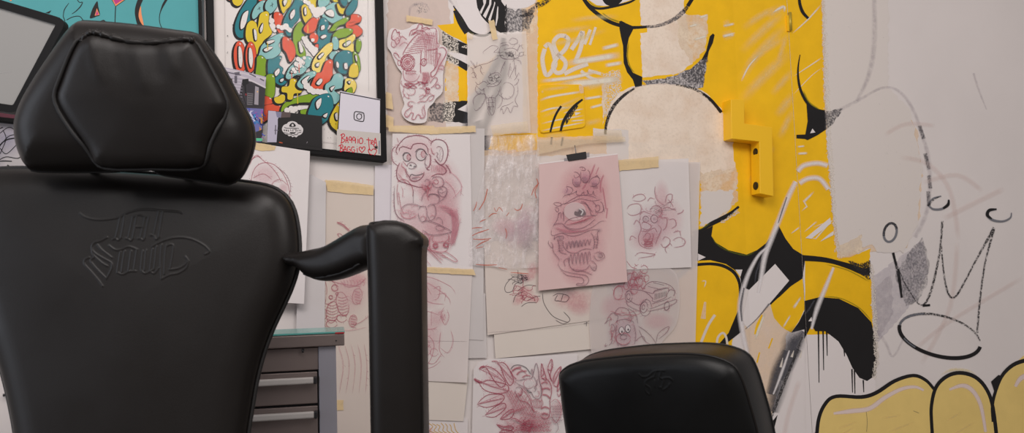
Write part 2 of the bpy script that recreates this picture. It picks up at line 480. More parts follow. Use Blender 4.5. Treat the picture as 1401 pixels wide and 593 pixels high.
# ---- black face lines
m.poly(b5(112, -10, 180, 35, 230, 40, 300, 36, 440, -10), PLAINW)
m.poly(b5(228, -10, 232, 20, 260, 38, 300, 38, 335, 22, 348, -10), BLK, True)
m.line(b5(95, -10, 140, 40, 200, 58, 300, 42, 400, 16, 450, -12), [3, 3.4, 3.4, 3.4, 3, 2.4], BLK)
m.line(b5(120, 0, 165, 38, 215, 42), 1.6, GREEN)
m.line(b5(85, -20, 130, 45, 200, 105, 270, 148, 340, 172, 420, 186, 520, 181), [5.2, 5.4, 5.2, 5, 5, 4.2, 3.4], BLK)
m.line(b5(215, 85, 270, 125, 340, 150), 3, GREEN)
m.poly(b5(332, 145, 345, 140, 380, 158, 435, 182, 418, 215, 398, 255, 386, 310, 382, 380, 392, 435, 425, 492, 488, 520, 486, 582, 440, 590, 425, 540, 385, 488, 362, 425, 358, 310, 344, 250, 334, 195), BLK)
m.line(b5(395, 280, 388, 380, 405, 450, 440, 500), 2.4, GREEN)
m.line(b5(515, 180, 570, 178, 640, 160, 715, 122, 775, 70), [3.6, 4.2, 5, 6, 6.4], GHOST)
m.line(b5(515, 180, 570, 178, 640, 160, 715, 122, 775, 70), [3.6, 4.2, 5, 6, 6.4], GRY_WORN)
m.line(b5(768, 78, 800, 35, 830, -15), [6, 5.5, 5], BLK_DRY)
m.line(b5(795, 40, 830, -15), [5, 5], BLK)
m.poly(rough_poly(b5(488, 545, 560, 538, 640, 528, 720, 508, 820, 460, 900, 388, 926, 398, 915, 470, 902, 590, 850, 600, 740, 576, 640, 562, 520, 572), .5, 4, 30), PLAINW)
m.poly(rough_poly(b5(488, 545, 560, 538, 640, 528, 720, 508, 820, 460, 900, 388, 926, 398, 915, 470, 902, 590, 850, 600, 740, 576, 640, 562, 520, 572), .5, 4, 30), GRY_WORN)
m.poly(rough_poly(b5(740, 505, 830, 455, 902, 392, 924, 400, 912, 470, 905, 560, 800, 560), .6, 4, 31), GRY_WORN)
m.poly(b5(886, 408, 920, 345, 945, 245, 965, 226, 977, 236, 965, 290, 938, 345, 926, 402), BLK)
m.poly(rough_poly(b5(880, 412, 928, 380, 926, 420, 905, 440), .8, 3, 32), GRY_WORN)
m.line(P(828, 184, 830, 168, 838, 148, 852, 132, 868, 121), [4, 5, 6, 5, 3], BLK_DRY)
m.line(P(828, 184, 830, 168, 838, 148, 852, 132, 868, 121), [3, 3.5, 4, 4, 2], BLK_WORN)
m.line(P(866, 121, 890, 115, 925, 116), [3, 2.5, 3], GHOST)
m.line(P(925, 116, 950, 122, 970, 135, 986, 153), [3, 4, 5, 5], BLK_DRY)
m.line(P(962, 128, 974, 138, 987, 154), [3, 4, 4.5], BLK)
# ---- tag 081" and the streaks
t7 = K(730, 0, 2.471)
for s in ((38, 165, 30, 200, 38, 245, 48, 254, 62, 240, 74, 215, 62, 165, 50, 150, 38, 160), (110, 122, 85, 122, 68, 145, 80, 180, 108, 210, 100, 240, 78, 246, 66, 225, 80, 195, 108, 165, 118, 135, 106, 122), (128, 168, 150, 135, 166, 108, 160, 160, 140, 212), (104, 250, 140, 232, 184, 216)):
    m.line(t7(*s), 7.0, TAGW)
m.line(t7(192, 100, 172, 150), 5.4, TAGW); m.line(t7(210, 92, 190, 152), 4.2, TAGW)
m.line(t7(160, 240, 190, 262, 215, 270), 5, TAGW); m.line(t7(185, 238, 228, 250), 5, TAGW)
for s, w in (((20, 275, 130, 262, 220, 240), 3), ((90, 286, 200, 278, 304, 264), 6), ((110, 215, 200, 200, 296, 185), 5), ((230, 165, 290, 150), 3), ((15, 330, 70, 318, 160, 300), 4),
             ((240, 222, 300, 212), 3), ((20, 352, 90, 336, 180, 330), 3), ((170, 335, 235, 325), 2), ((190, 365, 240, 352), 2)):
    m.line(t7(*s), w * 2.2, STRK)
for s in ((25, 150, 120, 140, 250, 100), (120, 70, 200, 60, 290, 55), (30, 300, 150, 275), (60, 110, 200, 90), (170, 300, 240, 285), (170, 420, 235, 405), (30, 462, 120, 456)):
    m.line(t7(*s), 9, STRKT)
for s in ((525, 90, 555, 82), (540, 135, 590, 120), (640, 88, 680, 80), (640, 122, 680, 118), (560, 60, 590, 50)):
    m.line(t7(*s), 4, STRK)
m.poly(rough_poly(t7(232, 290, 245, 280, 246, 330, 234, 420), .8, 3, 33), OVER2)
m.line(P(770, 188, 768, 200), 4, GRY_SOFT); m.line(P(755, 188, 754, 198), 4, GRY_SOFT)
# ---- big black body lower down, door and both sides of it
h7 = K(940, 270, 2.822)
m.poly(rough_poly(h7(30, 262, 90, 262, 140, 270, 180, 295, 200, 340, 200, 430, 182, 490, 170, 600, 30, 600), .3, 6, 40), YEL)
m.poly(rough_poly(P(1026, 352, 1101, 352, 1103, 600, 1026, 600), .2, 8, 41), PLAINW)
m.poly(rough_poly(P(1018, 430, 1056, 418, 1064, 440, 1078, 456, 1070, 500, 1058, 560, 1050, 600, 1018, 600), .8, 5, 42), PEACH)
m.poly(h7(30, 140, 60, 132, 100, 110, 94, 150, 110, 175, 160, 205, 230, 222, 270, 205, 305, 178, 355, 112, 380, 160, 410, 200, 452, 226, 455, 250, 446, 312, 395, 326, 340, 260, 240, 358, 212, 345, 204, 300, 180, 278, 150, 258, 90, 243, 30, 246), BLK)
m.line(h7(98, 150, 112, 178, 160, 208, 228, 224, 268, 207), 2.2, GREEN)
m.line(h7(20, 136, 55, 128, 92, 104, 130, 85, 170, 62, 200, 36), [3, 4, 6, 6, 5, 3], BLK)
m.poly(rough_poly(h7(120, 100, 150, 82, 196, 46, 202, 60, 170, 80, 140, 100), .6, 2.5, 43), DRYW)
m.line(h7(30, 126, 56, 122, 90, 100), 2, GREEN)
m.poly(h7(42, 218, 72, 232, 42, 246), PLAINW)
m.poly(rough_poly(P(952, 364, 975, 362, 990, 366, 1004, 376, 1011, 392, 1012, 420, 1006, 440, 996, 460, 985, 480, 952, 480), .2, 6, 44), YEL)
m.line(h7(30, 262, 90, 258, 140, 266, 182, 292, 203, 335, 204, 400), [4, 4, 4.5, 4.5, 4, 2.5], BLK)
m.poly(h7(186, 280, 214, 280, 206, 308), PLAINW)
m.poly(h7(196, 440, 205, 470, 210, 520, 140, 575, 112, 580, 160, 525), BLK)
m.poly(h7(340, 258, 394, 322, 318, 412, 236, 508, 210, 480, 238, 360), PLAINW)
m.poly(h7(395, 322, 446, 300, 446, 330, 400, 352, 330, 420, 318, 412), BLK)
m.line(h7(318, 412, 270, 470, 225, 510), [4, 2, 1.5], GRY_SOFT)
m.poly(rough_poly(h7(446, 314, 400, 345, 322, 417, 336, 468, 366, 502, 402, 524, 432, 480, 456, 428), .2, 6, 45), YEL)
m.poly(h7(402, 524, 432, 482, 457, 432, 459, 510, 440, 514), BLK)
m.line(h7(410, 430, 440, 385), [5, 3], STRK); m.line(h7(370, 505, 400, 455), [3, 3], STRK)
m.cloud(1085, 470, 18, 26, GRY_SOFT, 20)
m.line(h7(450, 520, 410, 580, 375, 640, 350, 740, 330, 830), [12, 26, 34, 30, 20], GRY_SOFT)
m.line(P(1092, 478, 1080, 500, 1068, 520), [14, 18, 12], GRY_SOFT)
m.line(P(1075, 480, 1062, 512, 1054, 540), [10, 18, 16], GRY_SOFT)
m.line(P(1098, 462, 1075, 520, 1054, 575), [3, 5, 4], BLK_DRY)
for s in ((1083, 489, 1086, 480), (1068, 503, 1071, 490), (1094, 490, 1097, 480)):
    m.line(P(*s), [4, 1], TAGW)
m.line(P(1080, 480, 1066, 520, 1058, 540), [3, 6, 3], SPRW)
m.poly(P(1056, 578, 1064, 568, 1056, 600), BLK)
m.line(P(1094, 520, 1078, 570, 1072, 605), 9, PINKGHOST)
m.line(h7(305, 440, 280, 500, 262, 560), [3, 6, 3], STRK); 
for s in ((290, 455, 270, 500, 262, 530), (330, 545, 315, 585), (280, 600, 270, 640)):
    m.line(h7(*s), [2, 4, 2], YEL)
m.poly(rough_poly(P(905, 385, 925, 372, 952, 366, 952, 480, 890, 480, 880, 440), .8, 5, 80), YEL)
m.poly(rough_poly(P(885, 362, 915, 372, 912, 382, 890, 380), .8, 5, 81), YEL)
m.line(P(884, 354, 905, 362, 930, 376, 952, 350), [6, 9, 11, 10], GRY_SOFT)
m.poly(P(932, 330, 952, 320, 952, 352, 935, 366), GRY_SOFT)
m.line(P(930, 376, 926, 390), [8, 3], GRY_SOFT)
# sprayed white loops
m.line(h7(420, -60, 400, -20, 380, 25, 350, 100, 322, 170, 300, 230, 288, 300, 275, 370), [9, 10, 10, 10, 10, 10, 9, 6], SPRW)
m.line(h7(385, 0, 365, 60, 352, 100), [2, 3, 2], GRY_SOFT)
m.line(h7(315, 190, 280, 220, 252, 265, 228, 320, 208, 390, 205, 450, 215, 520, 235, 620), [4, 6, 8, 9, 10, 10, 10, 9], SPRW)
m.line(h7(220, 350, 208, 420, 212, 480), [3, 5, 3], GRY_SOFT)
m.line(h7(285, 240, 268, 290, 262, 330), [3, 4, 2], GRY_SOFT)
m.line(h7(108, 455, 82, 495, 55, 560, 45, 600), 4.4, TAGW)
m.line(h7(115, 590, 118, 545, 138, 525, 152, 545, 158, 600), 3.6, TAGW)
m.line(h7(70, 405, 62, 470), [3, 7], OVER2); m.line(h7(55, 325, 72, 325, 66, 350), 2, STRK)
# streaks across the door strip
for s, w in (((1013, 112, 1035, 76, 1076, 34), 5), ((1015, 40, 1040, 22, 1070, 8), 4), ((1013, 72, 1040, 45, 1075, 15), 5), ((1013, 140, 1040, 110, 1082, 70), 6), ((1062, 160, 1086, 128), 5), ((1020, 90, 1050, 66, 1078, 50), 4), ((1055, 130, 1085, 96), 4),
             ((1063, 90, 1077, 45), 3), ((1050, 24, 1074, 8), 3), ((989, 34, 1000, 31), 4), ((988, 50, 1004, 46), 5), ((1025, 250, 1060, 200), 3), ((1066, 190, 1085, 150), 4)):
    m.line(P(*s), w * 3, STRKT)
for s, w in (((1014, 112, 1025, 90, 1040, 74), [3, 3, 1]), ((1056, 18, 1072, 9, 1073, 17), [1, 5, 4]), ((1084, 46, 1105, 27, 1124, 6), [2, 2.6, 3]), ((1085, 105, 1105, 92, 1126, 78), [1, 2, 2.5]), ((1085, 130, 1110, 104, 1126, 92), [1, 1.4, 1]), ((988, 50, 1006, 45), [5, 3])):
    m.line(P(*s), w, STRK)
# ---- right of the seam
r2 = K(940, 0, 2.471)
m.poly(rough_poly(P(1119, -230, 1200, -230, 1205, 120, 1235, 140, 1255, 180, 1262, 240, 1258, 300, 1240, 340, 1191, 345, 1191, 338, 1168, 350, 1146, 353, 1140, 300, 1134, 220, 1129, 150, 1126, 60), .8, 5, 50), PEACH)
m.poly(rough_poly(P(1121, -230, 1215, -230, 1215, 120, 1245, 150, 1262, 230, 1255, 310, 1236, 345, 1200, 345, 1192, 334, 1150, 348, 1142, 300, 1132, 200), 1.0, 5, 51), OVERW)
m.poly(rough_poly(P(1146, 338, 1178, 322, 1180, 345, 1150, 353), .8, 3, 52), OVER2)
m.poly(rough_poly(P(1117, -230, 1123, -230, 1133, 90, 1138, 200, 1148, 345, 1143, 350, 1134, 240, 1128, 150), 1.0, 2.5, 53), DRYW)
m.poly(rough_poly(P(1193, 380, 1240, 345, 1262, 330, 1270, 370, 1258, 400, 1240, 425, 1200, 470), .8, 4, 54), LILAC)
GRYF = paint('mural_grey_faint', S(120, 118, 124), .62, grain=(150, .38, .60, .15), grain2=(30, .3, .6, .4), rough=.75)
m.poly(rough_poly(P(1224, 378, 1244, 345, 1262, 325, 1272, 360, 1268, 390, 1256, 412, 1240, 420), .8, 4, 56), GRYF)
m.poly(rough_poly(P(1195, 395, 1220, 375, 1222, 430, 1198, 470), .8, 4, 57), GHOST)
for s, w in (((1196, -10, 1196, 60, 1188, 105, 1172, 138), [8, 9, 9, 6]), ((1128, 160, 1150, 150, 1175, 137, 1205, 121, 1225, 122, 1240, 135, 1252, 155), [8, 7, 6, 5, 5, 6, 6]), ((1252, 155, 1262, 185, 1270, 215, 1272, 250, 1268, 290, 1252, 325), [6, 7, 8, 8, 8, 8]), ((1195, 445, 1212, 470, 1222, 488, 1238, 460), [5, 6, 4, 4]), ((1332, 100, 1340, 125, 1350, 150), [4, 4, 2])):
    m.line(P(*s), w, GHOST)
for s in ((1258, 172, 1264, 190), (1266, 210, 1271, 232), (1271, 240, 1273, 258), (1270, 262, 1271, 282)):
    m.line(P(*s), [5, 7, 5], GRY_WORN)
for s, w in (((1210, 185, 1240, 170, 1280, 172), 8), ((1262, 250, 1310, 240, 1345, 262), 9), ((1290, 300, 1340, 275, 1375, 258), 10), ((1230, 215, 1270, 225, 1300, 262, 1312, 330), 9), ((1310, 330, 1300, 420, 1260, 500), 9), ((1250, 480, 1300, 440, 1400, 380), 8)):
    m.line(P(*s), w, PINKGHOST)
m.line(r2(378, -20, 382, 15, 392, 42, 410, 62), [3.6, 4, 4.4, 3.4], BLK)
m.line(r2(382, 185, 376, 225, 376, 265, 386, 310, 410, 352, 440, 372, 466, 378), [1, 2, 3, 3.6, 4, 4, 4], BLK)
m.line(r2(392, 305, 412, 345, 450, 372), 3.4, GREEN)
m.poly(r2(404, 352, 430, 370, 468, 380, 470, 438, 440, 458, 408, 474, 398, 470, 370, 468, 370, 456, 400, 455, 408, 410), BLK)
m.poly(r2(424, 435, 434, 448, 416, 451), PLAINW)
m.poly(rough_poly(r2(466, 380, 525, 366, 512, 395, 490, 420, 468, 438), .7, 3, 58), GRY_WORN)
for s, w in (((373, 497, 398, 494), 3), ((373, 520, 408, 518), 4), ((374, 580, 395, 560, 440, 552, 475, 560), 9), ((380, 620, 410, 604, 448, 605, 478, 640), 9)):
    m.line(r2(*s), w, STRK if w < 5 else SPRW)
for s in ((1096, 290, 1104, 283, 1100, 276, 1114, 262), (1100, 318, 1118, 303), (1102, 325, 1116, 327, 1138, 302, 1112, 312), (1122, 331, 1140, 318, 1142, 320), (1082, 320, 1094, 311)):
    m.line(P(*s), [1.2, 5, 3] if len(s) > 4 else [1.5, 3], STRK, smooth=False)
m.poly(P(1102, 326, 1110, 327, 1137, 306, 1136, 298), PLAINW)
m.poly(P(1122, 331, 1140, 322, 1141, 316), PLAINW)
m.line(P(1096, 353, 1130, 356, 1160, 364, 1182, 372, 1191, 370), [8, 7, 6, 8, 10], BLK)
m.poly(rough_poly(P(1160, 356, 1176, 362, 1191, 356, 1191, 384, 1178, 376), .6, 3, 59), BLK_WORN)
m.line(P(1130, 362, 1160, 370, 1190, 386), 2, GREEN)
z6 = K(960, 370, 2.66)
m.poly(rough_poly(P(1102, 458, 1197, 458, 1198, 540, 1102, 600), .2, 8, 60), PLAINW)
m.poly(z6(374, 112, 430, 98, 500, 104, 570, 138, 618, 190, 634, 260, 638, 340, 632, 384, 602, 404, 574, 392, 548, 355, 528, 310, 498, 260, 450, 222, 414, 222, 400, 200, 374, 250), BLK)
m.line(z6(440, 96, 505, 102, 575, 138, 622, 190), 2, GREEN)
m.poly(rough_poly(z6(612, -20, 626, -20, 640, 200, 646, 340, 630, 402, 618, 390, 630, 330, 622, 200), .9, 2.5, 61), DRYW)
for x, y0, y1 in ((425, 222, 410), (442, 222, 365), (455, 222, 312), (547, 360, 446), (556, 365, 450), (588, 400, 445), (518, 285, 314)):
    m.line(z6(x, y0, x + 2, y1), [2.2, 1.6, 1.2], BLK)
m.line(z6(480, -10, 452, 60, 420, 140, 400, 215), [5, 8, 9, 5], SPRW)
m.line(z6(410, 110, 385, 150, 374, 160), [3, 4, 3], GRY_SOFT)
m.poly(z6(388, 186, 400, 170, 402, 186), PLAINW)
m.line(z6(715, -5, 722, 40, 728, 96), [2.4, 3, 2], BLK)
# ---- crown
c8 = K(1190, 250, 2.372)
CRN = paint('crown_black', S(44, 42, 44), .95, soft=.35, grain=(190, .44, .54, .08), rough=.7)
CRG = paint('crown_grey', S(120, 122, 130), .8, soft=.5, rough=.7)
m.line(ellipse(1218, 318.5, 8.6, 13, 14), 4.2, CRG, closed=True, smooth=False)
m.line(ellipse(1218, 318.5, 8.6, 13, 14, 14, 150, 330), 4, BLK_DRY, smooth=False)
m.line(c8(190, 72, 205, 52, 232, 44), [2, 3, 2.4], CRG); m.line(c8(190, 72, 205, 86, 232, 86, 252, 74, 256, 55), [2.5, 4, 4.4, 4, 2.4], CRG)
m.line(c8(188, 76, 205, 58, 225, 46), [3, 2.6, 1.6], BLK_DRY); m.line(c8(238, 84, 254, 72, 257, 56), [3, 4.4, 2], BLK)
m.line(c8(412, 88, 386, 92, 382, 106, 400, 122, 432, 126, 456, 115, 460, 98), [2, 4.4, 5, 4.6, 4, 3.6, 2], CRG)
m.line(c8(412, 86, 388, 90, 382, 106, 396, 118), [1.6, 4, 4.6, 2], BLK)
m.line(c8(76, 228, 90, 290, 104, 374), [4, 4, 3], BLK_DRY); m.line(c8(76, 228, 86, 270), [3.4, 2], BLK); m.line(c8(92, 300, 104, 374), [1.6, 3], BLK)
m.line(c8(82, 245, 110, 320, 150, 385), [1.5, 1.8, 1.5], BLK_DRY)
m.line(c8(152, 388, 172, 398, 190, 375, 208, 320, 228, 220, 236, 125), [2, 4, 3.4, 3.2, 3, 3.6], CRN)
m.line(c8(232, 205, 240, 290, 252, 352, 268, 374, 290, 355, 340, 262, 404, 146), [2.4, 2.4, 3, 3, 2.6, 3.6, 4.6], CRN)
m.line(c8(404, 150, 375, 260, 358, 380, 349, 488), [3.6, 2.6, 3, 3.2], CRN)
m.line(c8(196, 398, 172, 400), 3, BLK)
m.line(ellipse(1286, 460, 57, 27.5, 15, 26, 175, 345), [4, 4.4, 3.6, 3, 2.2], CRN, smooth=False)
m.line(ellipse(1286, 460, 57, 27.5, 15, 10, 175, 240), [3, 4, 2], CRG, smooth=False)
m.line(ellipse(1286, 460, 57, 27.5, 15, 30, 0, 180), [5, 5.4, 5, 4.6, 5], BLK, smooth=False)
m.line(ellipse(1286, 460, 57, 27.5, 15, 4, 120, 145), 2.6, CRG, smooth=False)
# ---- pale fist
f9 = K(1100, 320, 2.172)
m.poly(cr(f9(30, 640, 40, 560, 62, 505, 95, 482, 170, 488, 215, 475, 270, 440, 325, 424, 362, 438, 386, 464, 376, 520, 376, 640), False, 5) , PALE)
m.poly(cr(f9(384, 640, 380, 520, 390, 462, 420, 428, 460, 416, 505, 428, 540, 462, 562, 520, 574, 640), False, 5), PALE)
m.poly(cr(f9(574, 640, 562, 540, 570, 470, 590, 420, 625, 388, 680, 372, 680, 640), False, 5), PALE)
m.line(f9(400, 425, 440, 405, 490, 408, 520, 425), [2, 6, 5, 2], STRKT)
m.line(f9(36, 650, 42, 560, 62, 508, 95, 484, 170, 486, 215, 473, 270, 438, 325, 422, 362, 436, 386, 462), [5, 5, 5, 5, 5, 5.4, 5.4, 5, 4.6, 4], BLK)
m.line(f9(386, 650, 379, 560, 379, 510, 392, 458, 422, 426, 462, 414, 508, 426, 542, 462, 562, 520, 577, 650), [4.4, 4.6, 4.6, 5, 5.4, 5.4, 5, 5, 5.2, 5], BLK)
m.line(f9(562, 560, 560, 510, 572, 462, 592, 418, 630, 386, 690, 370), [4, 4.4, 4, 5, 5.6, 5.6], BLK)
m.poly(f9(556, 440, 578, 420, 590, 425, 575, 450, 566, 470), BLK)
m.line(f9(88, 535, 140, 528, 195, 520, 240, 488, 290, 462, 330, 456, 356, 466), [4, 8, 8, 8, 7, 6, 4], PINKW)
m.line(f9(432, 464, 470, 452, 500, 466, 525, 510, 540, 590), [4, 8, 7, 6, 5], PINKW)
m.line(f9(628, 455, 645, 430, 680, 415), [5, 9, 8], PINKW)
for s in ((100, 580, 160, 560), (230, 550, 290, 540), (110, 600, 150, 575), (250, 590, 330, 560), (420, 560, 470, 530), (440, 600, 510, 560)):
    m.line(f9(*s), 4, STRKT)
m.line(f9(185, 530, 188, 560, 186, 590), 1, GRY_SOFT); m.line(f9(325, 527, 342, 534), 1, GRY_SOFT)

M_STEP = .000006
def on_wall(pl): return lambda x, y, d: pl.hit(x, y, d + .0003)
a = m.copy(); a.clip(FOLD, True); a.lay(on_wall(WA), M_STEP)
b = m.copy(); b.clip(FOLD, False)
c = b.copy(); b.clip(SEAM, True); c.clip((( SEAM[0][0] + .5, SEAM[0][1]), (SEAM[1][0] + .5, SEAM[1][1])), False)
b.lay(on_wall(WB), M_STEP); c.lay(on_wall(WB), M_STEP)
for art, w in ((a, wall_back), (b, door), (c, wall_right)):
    link_bm('mural_paint', art.bm, art.mats, w)
m.bm.free()
# hook fixed low on the wall at the left edge and the door's upper hinge
hb = bmesh.new(); hc = WB.hit(1079.5, 29)
tube_bm(hb, [WB.hit(1080.6, 17, .006), WB.hit(1081.6, 42, .006)], .0055, 10)
box_bm(hb, WB.hit(1076, 43, .0), WB.u * .011, WB.n * .006, UP * .052, 1)
link_bm('hinge', hb, [plain('hinge_brass', S(190, 165, 60), .45, .4), paint('mural_yellow', YEL_C)], door)
# yellow latch block across the fold
LM = plain('latch_yellow', S(250, 196, 24), .42, spec=.5)
def latch():
    pl = WB; d0, d1 = .004, .050
    prof = P(1000, 136, 1018.5, 136, 1018.5, 169, 1056.5, 174, 1058.5, 269, 1040, 265, 1039, 194, 1001, 190)
    loc = [pl.loc(x, y, d1) for x, y in prof]
    bm = bmesh.new()
    fr = [bm.verts.new(pl.at(p[0], p[1], d1)) for p in loc]; bk = [bm.verts.new(pl.at(p[0], p[1], d0)) for p in loc]
    bm.faces.new(fr); bm.faces.new(list(reversed(bk))); k = len(fr)
    for i in range(k): bm.faces.new((fr[i], bk[i], bk[(i + 1) % k], fr[(i + 1) % k]))
    bmesh.ops.recalc_face_normals(bm, faces=bm.faces)
    bmesh.ops.bevel(bm, geom=[e for e in bm.edges], offset=.0016, segments=2, affect='EDGES', profile=.5)
    base = pl.at(*loc[5], d0)
    o = link_bm('door_latch', bm, LM, loc=base)
    tag(o, 'chunky yellow stepped metal latch block with two dark screw holes on the yellow door strip', 'latch')
    dark = plain('hole_dark', S(30, 26, 14), .6)
    for y in (207, 253.5):
        # recessed screw on the left flank of the lower leg
        A = pl.loc(1039.5, y, d1); c0 = pl.at(A[0], A[1], (d0 + d1) / 2 + .002)
        h = bmesh.new()
        for r, off, mi in ((.0125, .0012, 0),):
            tube_bm(h, [c0 + pl.u * .004, c0 - pl.u * off], r, 20, mi)
        tube_bm(h, [c0 - pl.u * .0011, c0 - pl.u * .0022], .006, 6, 1)
        link_bm('screw_hole', h, [dark, plain('screw_steel', S(70, 66, 50), .4, .7)], o)
latch()
# raised access panel under the tag
def access_panel():
    t = K(730, 100, 5.927)
    q = t(45, 95, 408, 92, 424, 440, 52, 492)
    out = []
    for i, p in enumerate(q):
        a_, b_ = q[i - 1], q[(i + 1) % 4]; r = 5
        for (e, rev) in ((a_, 0), (b_, 1)):
            L = math.hypot(e[0] - p[0], e[1] - p[1]); out.append((p[0] + (e[0] - p[0]) / L * r, p[1] + (e[1] - p[1]) / L * r))
            if not rev: out.append((p[0] + ((a_[0] - p[0]) / math.hypot(a_[0] - p[0], a_[1] - p[1]) + (b_[0] - p[0]) / math.hypot(b_[0] - p[0], b_[1] - p[1])) * r * .3, p[1] + ((a_[1] - p[1]) / math.hypot(a_[0] - p[0], a_[1] - p[1]) + (b_[1] - p[1]) / math.hypot(b_[0] - p[0], b_[1] - p[1])) * r * .3))
    D = .0042
    bm = bmesh.new()
    fr = [bm.verts.new(WA.hit(x, y, D)) for x, y in out]; bk = [bm.verts.new(v.co - WA.n * .0040) for v in fr]; k = len(fr)
    bm.faces.new(fr); bm.faces.new(list(reversed(bk)))
    for i in range(k): bm.faces.new((fr[i], bk[i], bk[(i + 1) % k], fr[(i + 1) % k]))
    bmesh.ops.recalc_face_normals(bm, faces=bm.faces)
    top = [f for f in bm.faces if len(f.verts) == k and f.verts[0] in fr]
    bmesh.ops.bevel(bm, geom=[e for f in top for e in f.edges], offset=.0010, segments=2, affect='EDGES')
    base = WA.hit(768, 150, 0)
    ar = Art()
    for s, w in (((46, 225, 150, 190, 400, 150), 5), ((50, 318, 160, 285, 300, 282), 4), ((60, 412, 200, 380, 410, 345), 3), ((60, 470, 200, 440, 415, 400), 3), ((240, 325, 405, 290), 3), ((300, 390, 415, 380), 3)):
        ar.line(t(*s), w * .8, STRK)
    for s in ((60, 360, 400, 230), (60, 140, 300, 110), (150, 300, 400, 190)): ar.line(t(*s), 6, STRKT)
    ar.poly(rough_poly(t(365, 100, 405, 98, 408, 160, 380, 165), .5, 3, 70), OVER2); ar.poly(t(335, 320, 385, 322, 340, 345), PLAINW)
    ar.line(t(225, 268, 190, 320, 160, 390, 136, 478), [3, 3, 3, 2.6], BLK)
    ar.line(t(398, 214, 340, 260, 280, 330, 240, 400, 220, 470), [2.4, 4, 4.6, 4, 3], BLK)
    ar.line(t(360, 262, 300, 340, 262, 410), [2, 5, 3], BLK_WORN)
    ar.dot(*t(72, 153)[0], 1.6, STRKT)
    ar.lay(lambda x, y, d: WA.hit(x, y, D + .0002 + d), .00002)
    o = link_bm('access_panel', bm, YEL, loc=base)
    link_bm('mural_paint', ar.bm, ar.mats, o)
    tag(o, 'yellow painted access panel with rounded corners and two black strokes under the white number tag', 'access panel')
    x = Art()
access_panel()
# ================================================================ sheets of paper on the wall
def paper_mat(name, col, alpha=1.0, rough=.75):
    return paint(name, col, alpha, rough=rough, spec=.2, vary=.02)
PW = paper_mat('sheet_white', S(232, 224, 223), .97)
PT = paper_mat('tracing_warm', S(226, 212, 202), .90)
PC = paper_mat('tracing_cool', S(220, 213, 211), .88)
PTHIN = paper_mat('tracing_thin', S(226, 215, 212), .62)
PSEE = paper_mat('tracing_clear', S(252, 242, 234), .42)
PINK = paper_mat('card_pink', S(222, 192, 189), 1.0)
CREAM = paper_mat('sheet_cream', S(228, 217, 207), .97)
LILW = paper_mat('sheet_lilac', S(224, 217, 222), 1.0)
TAPE = paint('masking_tape', S(236, 208, 160), .88, rough=.6, spec=.3, vary=.05, grain=(40, .2, .5, .75))
TAPE_C = paint('clear_tape', S(236, 214, 178), .5, rough=.35, spec=.5, grain=(30, .25, .6, .6))
# pencils
RO = paint('pencil_rose', S(186, 100, 114), .72, soft=.7, ends=.12, grain=(500, .25, .5, .45), rough=.8)
ROL = paint('pencil_rose_light', S(206, 132, 146), .58, soft=.8, ends=.2, grain=(500, .25, .5, .4), rough=.8)
ROD = paint('pencil_rose_dark', S(172, 70, 92), .82, soft=.7, ends=.1, grain=(500, .25, .5, .55), rough=.8)
GP = paint('pencil_grey', S(124, 98, 110), .66, soft=.7, ends=.15, grain=(500, .25, .5, .45), rough=.8)
GPL = paint('pencil_grey_light', S(150, 134, 140), .55, soft=.8, ends=.2, grain=(500, .25, .5, .4), rough=.8)
GPD = paint('pencil_dark', S(70, 62, 70), .8, soft=.7, ends=.15, grain=(500, .25, .5, .5), rough=.8)
RED = paint('pencil_red_orange', S(196, 92, 66), .8, soft=.6, ends=.1, grain=(400, .25, .5, .5), rough=.8)
CLO = paint('pencil_rose_cloud', S(224, 160, 170), .30, soft=.6, grain=(260, .2, .7, .55), rough=.85)
CLS = paint('pencil_rose_cloud_soft', S(230, 182, 190), .34, soft=.6, grain=(260, .2, .7, .6), rough=.85)
CLR = paint('smoky_red_cloud', S(222, 124, 140), .36, soft=.7, grain=(120, .3, .65, .35), rough=.85)
CLG = paint('pencil_grey_cloud', S(140, 124, 136), .36, soft=.9, grain=(260, .25, .65, .4), rough=.85)
CLP = paint('pencil_plum_cloud', S(204, 160, 180), .32, soft=.6, grain=(260, .2, .7, .5), rough=.85)
WHT = paint('pencil_eye_white', S(236, 226, 226), .7, rough=.8)

